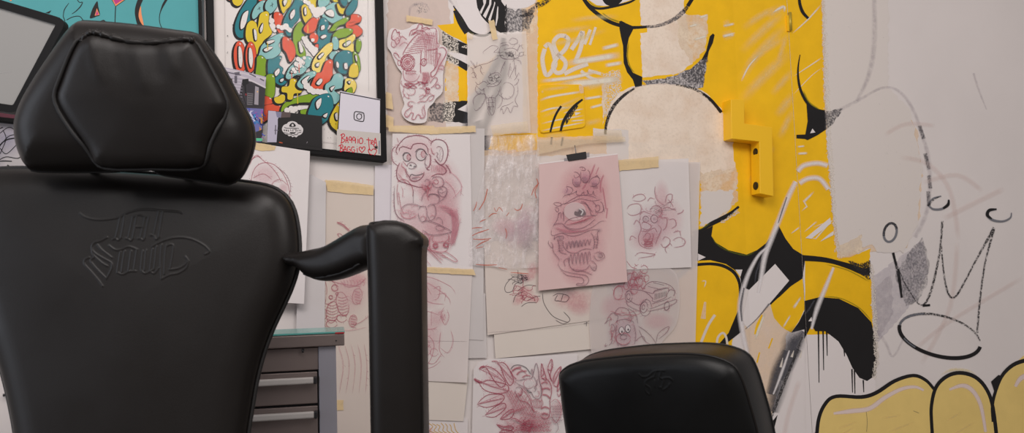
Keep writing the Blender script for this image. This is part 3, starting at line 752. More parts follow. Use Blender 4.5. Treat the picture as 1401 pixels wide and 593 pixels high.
ROX = paint('pencil_rose_hatch', S(210, 146, 158), .50, soft=.8, ends=.3, grain=(500, .25, .5, .4), rough=.8)
LOOSE = {RO: (ROX, .5), ROD: (ROL, .5), GP: (ROX, .55), ROL: (ROX, .2)}
class Sheet:
    def __init__(s, name, label, cat, outline, d, mat, group=None, pl=None, amp=.0002, curl=(), thick=.0003, grid=9, seed=0, smooth=None, hfun=None):
        s.name, s.label, s.cat, s.out, s.d, s.mat, s.group = name, label, cat, outline, d, mat, group
        s.pl = pl or WA; s.amp = amp; s.curl = curl; s.thick = thick; s.grid = grid; s.seed = seed; s.art = Art(); s.art.rnd = random.Random(seed + 100); s.art.loose = LOOSE if cat == 'sketch' else None; s.hfun = hfun
        s.sm = smooth
    def line(s, *a, **k): s.art.line(*a, **k)
    def h(s, x, y):
        v = s.amp * (1 + noise.noise((x / 70, y / 70, s.seed * 3.7 + .5)))
        for (cx, cy, r, hh) in s.curl:
            q = 1 - math.hypot(x - cx, y - cy) / r
            if q > 0: v += hh * q * q
        if s.hfun: v += s.hfun(x, y)
        return v
    def done(s, parent=None):
        out = []
        o = s.out
        for i in range(len(o)):
            a, b = o[i], o[(i + 1) % len(o)]; n = max(1, int(math.hypot(b[0] - a[0], b[1] - a[1]) / (s.grid * .8))) if s.sm is None else 1
            out += [(a[0] + (b[0] - a[0]) * k / n, a[1] + (b[1] - a[1]) * k / n) for k in range(n)]
        pts, tri, oo = fill2d(out, s.grid)
        bm = bmesh.new(); uv = bm.loops.layers.uv.new('UVMap')
        f = [bm.verts.new(s.pl.hit(p[0], p[1], s.d + s.h(*p))) for p in pts]
        if s.thick > .0006:
            bk = [bm.verts.new(v.co - s.pl.n * s.thick) for v in f]
        for t in tri:
            fc = bm.faces.new([f[i] for i in t]); fc.normal_update(); fc.smooth = s.thick < .0006
            if fc.normal.dot(s.pl.n) < 0: fc.normal_flip()
            if s.thick > .0006: 
                g = bm.faces.new([bk[i] for i in t]); g.normal_update()
                if g.normal.dot(s.pl.n) > 0: g.normal_flip()
        if s.thick > .0006:
            edges = [e for e in bm.edges if len(e.link_faces) == 1 and e.verts[0] in set(f)]
            mp = dict(zip(f, bk))
            for e in edges:
                a, b = e.verts
                try: bm.faces.new((a, b, mp[b], mp[a]))
                except ValueError: pass
            bmesh.ops.recalc_face_normals(bm, faces=bm.faces)
        for fc in bm.faces:
            for l in fc.loops: l[uv].uv = (.5, .5)
        mats = [s.mat]
        if s.art.z:
            s.art.lay(lambda x, y, d: s.pl.hit(x, y, s.d + s.h(x, y) + .00035 + d), .000006)
            for fc in s.art.bm.faces: fc.material_index += 1
            mats += s.art.mats
            join_bm(bm, s.art.bm)
        else: s.art.bm.free()
        c = (sum(p[0] for p in o) / len(o), sum(p[1] for p in o) / len(o))
        ob = link_bm(s.name, bm, mats, parent, s.pl.hit(c[0], c[1], s.d))
        if s.label: tag(ob, s.label, s.cat, s.group)
        return ob
def tape(label, quad, d, mat=None, amp=.0002, group='strips of masking tape', pl=None):
    mat = mat or TAPE
    q = rough_poly(quad, .25, 4, int(quad[0][0]))
    return Sheet('masking_tape', label, 'tape', q, d, mat, group, amp=amp, grid=8, smooth=1, pl=pl).done()
def hatch(A, x0, y0, x1, y1, dx, dy, n, w, mat, bow=0):
    for i in range(n):
        t = i / max(1, n - 1); x, y = x0 + (x1 - x0) * t, y0 + (y1 - y0) * t
        A.line([(x, y), (x + dx / 2 + bow, y + dy / 2), (x + dx, y + dy)], w, mat)
def scribble(A, x, y, rx, ry, n, w, mat, seed, step=.5):
    rnd = random.Random(seed); keep, A.loose = A.loose, None
    for i in range(n):
        a = rnd.uniform(0, 6.3); r = rnd.uniform(0, .9); px, py = x + rx * r * math.cos(a), y + ry * r * math.sin(a); pts = [(px, py)]
        th = rnd.uniform(0, 6.3)
        for k in range(4):
            th += rnd.uniform(-1, 1.2); px += rx * step * math.cos(th) * .5; py += ry * step * math.sin(th) * .5; pts.append((px, py))
        A.line(pts, w, mat)
    A.loose = keep
GS = 'pencil sketches taped to the wall'
GB = 'blank tracing sheets under the sketches'

# ---------------------------------------------------------------- blank and backing sheets
Sheet('paper_sheet', 'tall lilac white sheet hanging between the black frame and the chimp sketch', 'paper sheet', P(513, 227, 545, 225, 548, 605, 511, 605), .0055, LILW, GB, seed=1).done()
Sheet('paper_sheet', 'folded blank sheet between the bald head sketch and the bandaged figure sketch', 'paper sheet', P(410, 241, 426, 239, 446, 250, 444, 470, 405, 470), .0125, paper_mat('sheet_grey', S(214, 208, 208), 1), GB, curl=((446, 250, 30, .006),), seed=2).done()
Sheet('paper_sheet', 'grey tracing sheet showing past the right edge of the chimp sketch', 'paper sheet', P(600, 176, 663, 176, 661, 466, 600, 463), .0085, PC, GB, seed=3).done()
Sheet('paper_sheet', 'small grey tracing sheet, lower one left of the horned dragon sketch', 'paper sheet', P(622, 400, 664, 402, 666, 490, 622, 491), .0068, PC, GB, seed=4).done()
Sheet('paper_sheet', 'blank cream sheet under the robot sketch beside the chair arm', 'paper sheet', P(556, 500, 641, 512, 634, 577, 556, 574), .0092, CREAM, GB, seed=5).done()
Sheet('paper_sheet', 'blank cream sheet hanging just above the horned dragon sketch', 'paper sheet', P(672, 400, 832, 400, 830, 476, 678, 491), .0072, CREAM, GB, seed=6).done()

# ---------------------------------------------------------------- scrap with yellow ink at the very bottom
s = Sheet('paper_sheet', 'scrap with yellow ink squiggles at the bottom beside the chair arm', 'paper sheet', P(556, 570, 640, 572, 640, 620, 556, 620), .0068, PW, None, seed=7)
YI = paint('ink_yellow', S(226, 180, 90), .8, soft=.5, ends=.1); 
for k in range(7): s.art.line(P(585 + k * 6, 579 + (k % 3), 592 + k * 5, 584, 588 + k * 6, 590, 598 + k * 5, 594), 1.3, YI)
s.art.cloud(586, 592, 8, 9, CLR); s.art.line(P(580, 586, 584, 592, 580, 600), 1.2, GP)
s.done()

# ---------------------------------------------------------------- tall sheet with the bandaged figure
s = Sheet('pencil_sketch', 'tall tracing sheet with a rose sketch of a bandaged figure behind the chair arm', 'sketch', P(443, 247, 511, 257, 511, 605, 443, 605), .0082, PT, GS, seed=8)
z = K(410, 240, 2.695); A = s.art
for e in ((75, 445, 24, 62, 8), (102, 430, 38, 45, 0), (120, 505, 22, 40, 8), (158, 475, 22, 45, -12), (155, 528, 18, 14, 0), (118, 548, 20, 14, 0), (86, 512, 16, 20, 0)):
    c = z(e[0], e[1])[0]; A.line(ellipse(c[0], c[1], e[2] / 2.695, e[3] / 2.695, e[4]), 1.1, RO, closed=True, smooth=False)
for yy in range(405, 490, 13): A.line(z(56, yy, 75, yy + 6, 96, yy), .9, RO)
for yy in range(475, 540, 11): A.line(z(100, yy, 120, yy + 7, 140, yy), .9, RO)
for yy in range(445, 515, 11): A.line(z(140, yy + 4, 158, yy + 8, 178, yy), .9, RO)
for c in ((130, 415, 12), (115, 450, 7), (138, 437, 5)):
    q = z(c[0], c[1])[0]; A.line(ellipse(q[0], q[1], c[2] / 2.695, c[2] / 2.695), 1.1, ROD, closed=True, smooth=False)
A.line(z(60, 398, 100, 385, 150, 400, 230, 412), 1.1, RO); A.line(z(150, 390, 175, 412, 215, 405, 245, 380), 1.1, RO)
for xx in range(160, 240, 12): A.line(z(xx, 385, xx + 6, 398, xx + 2, 410), .8, ROL)
A.cloud(*z(215, 385)[0], 16, 10, CLR)
for c in ((212, 447, 18, 30), (197, 537, 14, 22)):
    q = z(c[0], c[1])[0]; A.cloud(q[0], q[1], c[2] / 2.4, c[3] / 2.4, CLO); A.line(ellipse(q[0], q[1], c[2] / 2.695, c[3] / 2.695, 10), 1.0, RO, closed=True, smooth=False)
    hatch(A, q[0] - 4, q[1] - 7, q[0] - 3, q[1] + 8, 8, 2, 5, .8, RO)
A.line(z(136, 172, 160, 182, 186, 206), 1.3, ROD); A.line(z(136, 176, 160, 188, 182, 208), 1.0, RO); A.line(z(150, 232, 140, 218, 150, 216, 160, 225), 1.1, RO)
A.line(z(185, 550, 220, 545, 255, 520), .9, RO); A.line(z(60, 505, 80, 540, 100, 560), .9, RO); A.line(z(120, 560, 180, 572, 250, 560), .8, ROL)
for k in range(5): A.line(P(462 + k * 9, 470, 470 + k * 8, 500, 464 + k * 9, 540), .8, ROL)
A.cloud(478, 395, 30, 40, CLS)
s.done()

# ---------------------------------------------------------------- sheet pinned over the lower left of the black frame
s = Sheet('pencil_sketch', 'white sheet with a faint bald head sketch hanging over the black frame corner', 'sketch', P(300, 196, 300, 188, 424, 207, 424, 212, 416, 416, 300, 410), .034, PW, GS, seed=9)
A = s.art; z = K(270, 0, 2.4708)
A.line(z(178, 560, 185, 540, 205, 530, 225, 545, 245, 560, 270, 590, 285, 620), 1.1, RO); A.line(z(180, 545, 200, 525, 215, 535), 1.1, RO)
A.line(P(342, 262, 346, 236, 356, 224, 372, 224, 386, 236, 395, 256, 397, 280), 1.0, RO); A.line(P(370, 262, 374, 250, 384, 246, 394, 254), .9, RO)
A.line(P(378, 228, 392, 240, 398, 258, 392, 270), .9, GP); A.cloud(362, 240, 22, 18, CLS); A.cloud(388, 258, 8, 9, CLO); A.line(P(346, 244, 360, 238, 372, 246), .9, RO)
s.done()

# ---------------------------------------------------------------- cut-out with the camera-headed creature
z = K(530, 20, 3.706)
out = z(30, 68, 70, 78, 110, 68, 130, 52, 165, 46, 200, 60, 250, 68, 262, 110, 262, 148, 300, 168, 304, 200, 290, 260, 282, 310, 280, 390, 248, 425, 232, 450, 205, 480, 198, 540, 158, 552, 110, 542, 82, 520, 72, 490, 86, 455, 76, 420, 64, 360, 74, 300, 52, 268, 28, 215, 18, 190, 0, 160, 4, 100, 14, 76)
s = Sheet('pencil_sketch', 'cut-out drawing in red pencil of a creature with a camera for a head', 'sketch', cr(out, True, 3), .0075, PW, GS, seed=10, smooth=1, amp=.0002, curl=(((573, 168, 30, .003)),))
A = s.art
def E(cx, cy, rx, ry, w, mm, rot=0, sc=3.706):
    q = z(cx, cy)[0]; A.line(ellipse(q[0], q[1], rx / sc, ry / sc, rot), w, mm, closed=True, smooth=False)
for r in (36, 29, 20, 10, 4): E(103, 244, r, r * 1.12, 1.5 if r > 20 else 1.1, ROD)
A.cloud(*z(103, 244)[0], 9, 10, CLR)
for a_ in range(0, 360, 30):
    c = z(103 + 33 * math.cos(math.radians(a_)), 244 + 36 * math.sin(math.radians(a_)))[0]; A.dot(c[0], c[1], .7, RO)
E(184, 242, 14, 18, 1.4, ROD); E(184, 242, 7, 9, 1, RO); E(60, 245, 8, 14, 1.1, RO)
# bellows and body
for k in range(9):
    x = 80 + k * 9
    A.line(z(x, 205 - k * 11, x + 40, 198 - k * 12, x + 92, 190 - k * 10), 1.0, RO)
for k in range(8): A.line(z(172 + k * 10, 96 - k * 2, 190 + k * 9, 160 + k * 2, 188 + k * 9, 250 + k * 2), 1.0, RO)
A.line(z(172, 180, 168, 260, 170, 300), 1.4, ROD); A.line(z(76, 205, 100, 160, 140, 110, 172, 92), 1.3, ROD); A.line(z(160, 92, 200, 72, 245, 70, 252, 120, 250, 180, 238, 290), 1.2, RO)
A.line(z(200, 180, 230, 178, 256, 172), 1.2, ROD)
# wing at left
A.line(z(100, 130, 80, 112, 66, 118, 60, 140, 46, 150, 38, 132, 22, 122, 26, 92, 40, 74, 52, 92, 60, 86, 62, 110, 74, 108), 1.3, ROD); A.line(z(24, 132, 20, 155, 34, 166, 50, 152), 1.2, RO); A.line(z(40, 130, 52, 115, 60, 135), 1, RO); A.line(z(60, 160, 85, 140, 104, 150), 1, RO)
# top head bits
A.line(z(110, 112, 120, 82, 148, 70, 160, 48, 178, 54, 174, 70, 200, 64, 218, 80), 1.4, ROD); A.line(z(118, 108, 140, 92, 175, 100, 180, 78), 1.1, RO); A.line(z(130, 105, 152, 80, 190, 88, 210, 120, 216, 150), 1.1, ROD)
for k in range(6): A.line(z(120 + k * 10, 106 - k * 4, 128 + k * 10, 94 - k * 3, 126 + k * 11, 84), .9, RO)
A.line(z(150, 140, 175, 120, 200, 130, 206, 150), 1.1, RO)
# arm with bottle at right
A.line(z(256, 172, 282, 166, 298, 186, 290, 215, 262, 262, 246, 300, 226, 316, 220, 296, 244, 270, 262, 220, 270, 200, 258, 196, 252, 190), 1.4, ROD); A.line(z(268, 256, 286, 262, 282, 278, 258, 272), 1.2, RO); A.line(z(250, 140, 262, 150, 258, 168), 1.2, RO); A.line(z(30, 195, 48, 198, 62, 220), 1.3, ROD); A.line(z(30, 200, 40, 215, 60, 235), 1.2, RO)
# jaw
A.line(z(84, 270, 80, 300, 90, 330, 120, 340, 150, 330, 166, 300), 1.2, RO); A.line(z(92, 288, 120, 284, 148, 288), 1.3, ROD); A.line(z(90, 296, 118, 300, 146, 296), 1, RO)
for k in range(9): A.line(z(92 + k * 6, 290, 94 + k * 6, 300), .8, RO)
A.cloud(*z(120, 318)[0], 12, 9, CLO); A.cloud(*z(196, 320)[0], 10, 10, CLR)
A.line(z(84, 352, 110, 346, 140, 352, 165, 340, 190, 348, 205, 330), 1.6, ROD); A.line(z(80, 360, 104, 372, 130, 360, 152, 372), 1.4, ROD)
scribble(A, *z(115, 360)[0], 8, 4, 10, 1.0, ROD, 4); scribble(A, *z(185, 355)[0], 8, 7, 12, 1.0, ROD, 5)
A.line(z(74, 330, 70, 350, 84, 368, 80, 395, 96, 420, 120, 425), 1.2, RO); A.line(z(96, 378, 118, 370, 140, 380, 134, 404, 110, 408, 96, 396), 1, RO); A.line(z(90, 400, 78, 425), .9, RO); A.line(z(110, 405, 106, 430), .9, RO)
for k in range(6): A.line(z(176 + k * 6, 290, 182 + k * 6, 315, 176 + k * 7, 342), 1, RO)
E(205, 385, 10, 14, 1.2, ROD); E(205, 385, 5, 7, 1, ROD); A.line(z(215, 350, 240, 318, 254, 330, 236, 360, 218, 372), 1.2, ROD); A.line(z(242, 368, 252, 352, 268, 366, 252, 374, 246, 364), 1.3, ROD)
A.line(z(160, 372, 184, 376, 196, 400, 180, 422, 160, 430), 1.2, ROD)
# hand below
A.line(z(146, 448, 120, 440, 104, 450, 110, 464, 128, 462, 112, 476, 94, 490, 88, 510, 104, 520, 120, 498, 132, 504, 124, 528, 140, 530, 152, 508, 166, 512, 168, 524, 186, 522, 192, 500, 186, 470, 192, 448), 1.3, ROD)
A.line(z(150, 448, 172, 440, 196, 440, 212, 418, 236, 410, 228, 432, 206, 440), 1.2, ROD); A.line(z(160, 420, 178, 408, 198, 412, 214, 400, 236, 412), 1.1, RO); A.line(z(182, 462, 176, 490, 186, 515), 1, RO)
A.cloud(*z(60, 140)[0], 12, 11, CLS); A.cloud(*z(190, 130)[0], 18, 18, CLS); A.cloud(*z(262, 240)[0], 8, 18, CLO)
s.done()

# ---------------------------------------------------------------- chimp with the toy train
s = Sheet('pencil_sketch', 'large sheet with a chimp holding a toy train drawn in rose pencil', 'sketch', P(537, 183, 643, 184, 647, 372, 534, 366), .0120, PW, GS, seed=11)
A = s.art; z = K(530, 170, 5.93)
A.cloud(601, 258, 34, 50, CLO); A.cloud(596, 300, 36, 44, CLO); A.cloud(575, 250, 24, 22, CLS); A.cloud(570, 205, 34, 22, CLS); A.cloud(612, 290, 22, 50, CLS); A.cloud(594, 325, 30, 34, CLO); A.cloud(586, 262, 16, 18, CLO); A.cloud(560, 300, 20, 36, CLS)
A.cloud(*z(450, 370)[0], 14, 10, CLO); A.cloud(*z(110, 370)[0], 8, 12, CLO)
for w, mm, sh in ((1.6, RO, 0), (1.0, GP, 1.5)):
    A.line(z(85, 250 + sh, 70, 215, 90, 170, 140, 115, 195, 96, 250, 92, 310, 105, 350, 135, 366, 150 + sh), w, mm)
    A.line(z(96, 225 + sh, 100, 195, 130, 182, 175, 195, 192, 198, 210, 165, 260, 155, 300, 165, 325, 195, 332, 240 + sh), w, mm)
    A.line(z(352, 180, 362, 145, 400, 125, 450, 135, 482, 170, 492, 225, 482, 280, 460, 320, 430, 330, 396, 305, 384, 275 + sh), w, mm)
    A.line(z(70, 180, 45, 200, 36, 250, 48, 305, 85, 338 + sh), w * .8, mm)
    A.line(z(104, 310, 82, 350, 74, 400, 88, 455, 150, 480, 210, 500, 260, 512, 296, 508 + sh), w, mm)
    A.line(z(150, 355, 158, 400, 180, 432, 190, 455, 225, 464, 262, 450, 290, 420, 300, 385 + sh), w, mm)
    A.line(z(332, 240, 350, 262, 345, 330, 320, 365, 345, 372 + sh), w, mm)
    A.line(z(380, 280, 420, 325, 455, 345, 478, 380, 455, 405, 400, 405, 350, 430 + sh), w, mm)
    A.line(z(470, 325, 500, 365, 512, 400 + sh), w, mm)
A.line(z(354, 190, 364, 235, 385, 250), 1.3, RO); A.line(z(396, 200, 410, 180, 440, 190, 452, 230, 446, 280, 430, 302, 412, 285, 410, 262), 1.1, GP); A.line(z(398, 230, 412, 240, 400, 262, 412, 275), 1.1, GP); A.line(z(420, 200, 428, 240, 420, 290), .9, GPL)
for (cx, cy, rx, ry) in ((160, 268, 31, 33), (273, 250, 40, 45)):
    q = z(cx, cy)[0]; A.poly(ellipse(q[0], q[1], rx / 5.93, ry / 5.93), WHT); A.line(ellipse(q[0], q[1], rx / 5.93, ry / 5.93), 1.2, GPD, closed=True, smooth=False)
for (cx, cy, rx, ry) in ((172, 268, 14, 22), (290, 244, 17, 26)):
    q = z(cx, cy)[0]; A.cloud(q[0], q[1], rx / 4.5, ry / 4.5, CLR); A.line(ellipse(q[0], q[1], rx / 5.93, ry / 5.93), .9, RO, closed=True, smooth=False)
A.line(z(122, 260, 140, 232, 172, 236, 192, 262), 1.5, GPD); A.line(z(224, 232, 250, 202, 290, 205, 318, 240, 330, 255), 1.5, GPD); A.line(z(125, 300, 150, 330, 165, 345), 1, RO)
A.line(z(160, 350, 165, 325, 190, 308, 222, 318, 236, 340, 215, 358, 190, 362, 165, 352), 1.4, GP); A.line(z(180, 338, 190, 330, 196, 342), 1.6, GPD); A.line(z(212, 350, 222, 340, 232, 344), 1.6, GPD)
A.line(z(182, 430, 195, 408, 225, 415, 258, 412, 294, 398), 1.5, GPD); A.line(z(195, 445, 230, 432, 270, 430), 1, RO); A.cloud(*z(222, 438)[0], 6, 4, CLG); A.line(z(320, 250, 305, 300, 312, 350, 330, 362), 1, GP); A.line(z(300, 320, 320, 335, 322, 350), .9, GP)
A.line(z(120, 310, 118, 340, 140, 360, 150, 400, 165, 440), 1, RO)
for k in range(8): A.line(z(90 + k * 9, 400 + k * 9, 100 + k * 7, 420 + k * 8, 96 + k * 10, 445 + k * 6), .9, ROL)
for k in range(9): A.line(z(350 + k * 14, 320 + k * 3, 362 + k * 13, 350 + k * 4, 356 + k * 13, 392), .9, ROL)
A.line(z(78, 110, 92, 150), 1, RO); A.line(z(60, 170, 95, 165), .9, ROL)
# forearms and paws
A.line(z(82, 480, 100, 455, 150, 452, 190, 490, 208, 540, 205, 593), 1.3, RO); A.line(z(110, 500, 125, 540, 120, 600), 1, ROL); A.line(z(60, 500, 54, 590, 60, 700, 95, 760, 140, 775), 1, GP); A.line(z(85, 480, 78, 560, 90, 660), 1.2, RO)
A.line(z(360, 455, 380, 430, 430, 428, 458, 465, 450, 500, 410, 515, 370, 495, 358, 460), 1.4, GP); A.line(z(375, 458, 400, 448, 415, 472, 396, 486, 376, 470), 1.1, RO); A.line(z(410, 520, 440, 505, 478, 520, 482, 560, 455, 590, 420, 570, 412, 535, 440, 525, 448, 548), 1.4, GP)
A.line(z(300, 470, 320, 445, 345, 460, 342, 490, 320, 505, 300, 490), 1.2, GP); A.line(z(300, 510, 330, 505, 335, 540, 310, 545, 302, 515), 1.1, RO); A.line(z(330, 590, 350, 570, 400, 570, 430, 600), 1.3, GP); scribble(A, *z(325, 520)[0], 6, 10, 14, .9, RO, 11); scribble(A, *z(390, 470)[0], 10, 7, 10, .8, ROL, 12)
A.line(z(500, 380, 560, 430, 600, 500, 590, 590), 1.4, ROL); A.line(z(460, 450, 530, 520, 560, 600), 1, ROL)
z = K(530, 260, 4.94)
A.line(z(45, 10, 48, 120, 70, 180, 120, 215), 1, GP); A.line(z(75, 10, 90, 110, 110, 160), 1.1, RO); A.line(z(175, 0, 175, 95), 1, GP); A.line(z(90, 130, 130, 98, 190, 98, 235, 118), 1.3, GP); A.line(z(92, 140, 100, 180, 150, 195, 200, 170), 1.1, RO); scribble(A, *z(140, 140)[0], 12, 9, 16, .8, ROL, 13)
A.line(z(210, 140, 225, 112, 258, 115, 268, 150, 262, 200, 235, 215, 215, 190, 208, 150), 1.3, GP); A.line(z(268, 120, 290, 98, 318, 105, 328, 150, 318, 190, 290, 205, 272, 170), 1.4, GP); A.line(z(222, 195, 235, 178, 255, 185, 258, 205), 1, RO); A.line(z(290, 185, 305, 172, 320, 182), 1, RO)
A.line(z(330, 200, 345, 185, 370, 205, 372, 235), 1.1, GP); A.line(z(230, 80, 240, 40, 270, 0), 1.2, GP); A.line(z(275, 50, 290, 28, 330, 30, 352, 60, 340, 90, 300, 95), 1.2, GP); A.line(z(340, 10, 370, 20, 400, 5), 1.1, GP); A.line(z(350, 80, 390, 50, 402, 10), 1.2, GP)
for k in range(10): A.line(z(340 + k * 9, 110 + k * 6, 380 + k * 9, 105 + k * 9, 440 + k * 4, 130 + k * 9), 1, ROL)
# train
A.line(z(232, 265, 300, 305, 418, 290, 425, 275, 330, 225, 260, 208, 232, 225), 1.5, GP); A.line(z(240, 268, 238, 350, 285, 405, 400, 412, 418, 290), 1.5, RO); A.line(z(300, 305, 285, 340, 288, 405), 1.4, RO); A.line(z(312, 302, 310, 350, 405, 342, 412, 296), 1.2, RO); A.line(z(250, 290, 252, 355, 278, 370, 280, 310, 250, 290), 1.2, RO); A.line(z(322, 250, 360, 240, 385, 262, 345, 275, 322, 250), 1.1, GP)
for cx, cy in ((326, 378), (396, 372)):
    q = z(cx, cy)[0]
    for r in (18, 12): A.line(ellipse(q[0], q[1], r / 4.94, r / 4.94), 1.2, ROD, closed=True, smooth=False)
A.line(z(240, 370, 300, 430, 370, 500), 1.4, RO); A.line(z(255, 365, 330, 440, 380, 480), 1.2, RO); A.line(z(380, 412, 430, 440, 470, 475, 455, 485, 390, 450, 350, 420), 1.4, RO)
for k in range(7): A.line(z(250 + k * 20, 395 + k * 10, 290 + k * 20, 385 + k * 12), 1.2, RO)
A.line(z(200, 420, 260, 470, 300, 520), 1.0, ROL); A.line(z(420, 410, 460, 310, 500, 180), 1.1, ROL); A.line(z(440, 60, 480, 20, 500, -10), 1, ROL)
for k in range(9): A.line(z(420 + k * 6, 120, 440 + k * 5, 240, 420 + k * 4, 380), 1.5, ROL)
s.done()

# ---------------------------------------------------------------- robot sheet under the chimp
s = Sheet('pencil_sketch', 'pale sheet with a faint robot sketch below the chimp sketch', 'sketch', P(560, 368, 646, 374, 639, 524, 558, 521), .0118, paper_mat('tracing_robot', S(226, 215, 211), .92), GS, seed=12, curl=((640, 524, 50, .005),))
A = s.art; z = K(560, 370, 2.66)
A.cloud(588, 400, 20, 26, CLS); A.cloud(600, 435, 14, 14, CLS); A.cloud(585, 460, 22, 34, CLS)
for q in ((40, 20, 90, 30, 150, 60, 170, 90), (40, 40, 80, 55, 140, 100, 150, 130), (60, 50, 80, 90), (85, 70, 110, 60, 105, 100, 85, 110), (100, 90, 130, 85, 128, 115), (40, 100, 80, 120, 130, 125), (130, 130, 115, 160, 130, 200, 145, 170, 135, 140), (150, 215, 158, 260, 140, 300, 110, 280), (115, 220, 110, 290, 130, 320), (40, 150, 70, 150, 110, 165), (60, 150, 58, 200), (80, 150, 80, 205), (45, 210, 80, 215, 105, 205), (40, 250, 70, 240, 90, 270, 80, 320, 60, 350), (50, 330, 90, 340, 120, 300), (60, 360, 90, 350, 115, 330), (40, 300, 60, 290, 66, 310)):
    A.line(z(*q), 1.0, ROL)
for c in ((60, 290, 20), (62, 270, 12), (90, 300, 14)):
    q = z(c[0], c[1])[0]; A.line(ellipse(q[0], q[1], c[2] / 2.66, c[2] / 2.66), 1, ROL, closed=True, smooth=False)
scribble(A, *z(120, 170)[0], 5, 8, 10, .8, ROL, 15); A.line(z(40, 257, 215, 260), .8, GPL)
s.done()

# ---------------------------------------------------------------- grey pencil creature on tracing paper
s = Sheet('pencil_sketch', 'clear tracing sheet with a grey pencil deer creature over a dark smudge', 'sketch', P(639, 48, 720, 42, 726, 182, 640, 187), .0080, PSEE, GS, seed=13, amp=.0004)
A = s.art; A.loose = {GP: (GPL, .15)}; z = K(630, 20, 3.492)
for q in ((115, 190, 108, 180, 125, 165, 150, 148, 172, 150, 180, 160, 160, 180, 180, 178), (190, 140, 200, 135, 225, 132), (230, 130, 245, 112, 268, 118, 270, 135, 245, 142, 228, 130), (195, 145, 185, 175, 195, 205, 225, 215), (195, 150, 220, 142, 230, 150), (205, 170, 235, 160, 262, 165, 275, 180), (190, 205, 240, 215, 275, 205, 285, 180), (215, 180, 220, 200), (262, 175, 266, 200), (270, 175, 282, 150, 300, 145), (282, 155, 280, 140), (290, 150, 300, 165), (275, 200, 300, 195, 300, 180), (260, 215, 285, 220, 290, 240),
          (50, 265, 75, 250, 100, 240, 130, 232, 185, 205), (60, 230, 72, 255, 60, 240, 45, 218), (75, 250, 80, 225), (45, 250, 60, 262, 68, 290, 80, 310), (50, 285, 65, 275, 75, 290, 70, 300, 52, 298), (100, 245, 95, 270, 110, 290), (90, 235, 105, 262),
          (70, 320, 85, 335, 110, 320, 130, 330), (75, 340, 100, 360, 120, 350), (80, 330, 70, 360, 85, 380, 100, 370), (130, 300, 150, 282, 180, 278, 195, 295), (125, 310, 140, 330, 160, 330, 175, 315), (132, 305, 150, 300, 150, 318), (165, 290, 182, 288, 182, 305), (120, 340, 150, 345, 180, 335, 195, 310), (110, 350, 120, 390, 135, 400),
          (65, 440, 62, 410, 80, 385, 115, 380, 120, 400, 100, 440, 75, 460, 64, 445), (120, 395, 130, 445, 150, 482, 165, 450, 168, 400), (122, 400, 150, 395, 168, 400), (125, 420, 165, 420), (130, 440, 163, 440), (135, 400, 138, 460), (155, 398, 155, 470), (170, 395, 185, 370, 190, 340), (180, 380, 200, 400, 195, 430, 175, 450),
          (200, 340, 215, 325, 240, 330, 255, 350, 250, 385, 225, 402, 200, 395, 192, 365, 200, 340), (255, 340, 272, 330, 280, 305), (270, 330, 275, 370, 262, 410, 275, 440, 255, 440, 240, 470, 225, 445, 205, 475, 200, 450, 185, 470), (190, 460, 200, 440, 230, 430, 255, 415), (255, 215, 258, 250, 240, 290, 230, 310), (265, 240, 262, 280, 270, 300), (240, 230, 235, 260, 228, 300), (280, 275, 268, 300, 255, 315), (215, 220, 200, 250, 190, 280)):
    A.line(z(*q), .8, GP)
scribble(A, *z(240, 190)[0], 14, 8, 22, .7, GPD, 21, .35); scribble(A, *z(160, 310)[0], 10, 7, 14, .7, GPD, 22, .35); scribble(A, *z(145, 430)[0], 7, 12, 12, .7, GP, 23, .35)
A.dot(*z(232, 195)[0], 1.2, GPD); A.dot(*z(252, 195)[0], 1.2, GPD)
s.done()

# ---------------------------------------------------------------- big sheet with the smoky red sketch
s = Sheet('pencil_sketch', 'wide tracing sheet with a smoky red and black sketch under the one-eyed monster', 'sketch', P(662, 330, 832, 332, 830, 436, 667, 459), .0095, paper_mat('tracing_wide', S(224, 211, 202), .95), GS, seed=14)
A = s.art; z = K(640, 280, 3.706)
for c in ((290, 440, 46, 28, 20), (260, 480, 40, 26, -40), (330, 330, 30, 40, 0), (300, 370, 40, 22, 0), (330, 480, 40, 20, 0)):
    q = z(c[0], c[1])[0]; A.cloud(q[0], q[1], c[2] / 3.1, c[3] / 3.1, CLR, c[4])
A.cloud(*z(270, 380)[0], 14, 9, CLG)
for q in ((240, 360, 205, 390, 188, 420, 195, 445, 225, 440, 240, 405, 270, 390), (250, 440, 300, 410, 350, 415), (230, 500, 245, 460, 290, 440), (300, 490, 340, 470, 370, 465), (270, 520, 300, 500, 350, 498)): A.line(z(*q), 1.1, GPD)
scribble(A, *z(270, 380)[0], 12, 8, 18, .9, GPD, 31, .5); scribble(A, *z(280, 455)[0], 16, 12, 18, 1.1, RO, 32, .6)
q8 = K(560, 370, 2.66)
A.cloud(*q8(600, 105)[0], 34, 18, CLR); A.cloud(*q8(570, 80)[0], 18, 10, CLG); A.cloud(*q8(620, 140)[0], 18, 12, CLO)
for q in ((485, 80, 490, 120, 520, 165, 560, 185, 582, 190), (520, 95, 545, 85, 580, 95, 570, 115, 535, 110), (530, 180, 560, 195, 585, 180, 560, 150), (540, 90, 530, 110, 548, 112), (560, 88, 552, 112)): A.line(q8(*q), 1.2, GPD)
A.line(q8(635, 195, 650, 190), 1.2, GPD); A.line(q8(645, 188, 645, 204), 1, GPD); A.line(q8(275, 228, 500, 212, 720, 182), .8, GPL)
s.done()

# ---------------------------------------------------------------- big clear tracing over the mural
Sheet('paper_sheet', 'large clear tracing sheet over the mural behind the parrot and car sketches', 'paper sheet', P(822, 221, 958, 222, 951, 486, 815, 486), .0062, paper_mat('tracing_large', S(230, 220, 216), .76), GB, seed=15, amp=.0006).done()

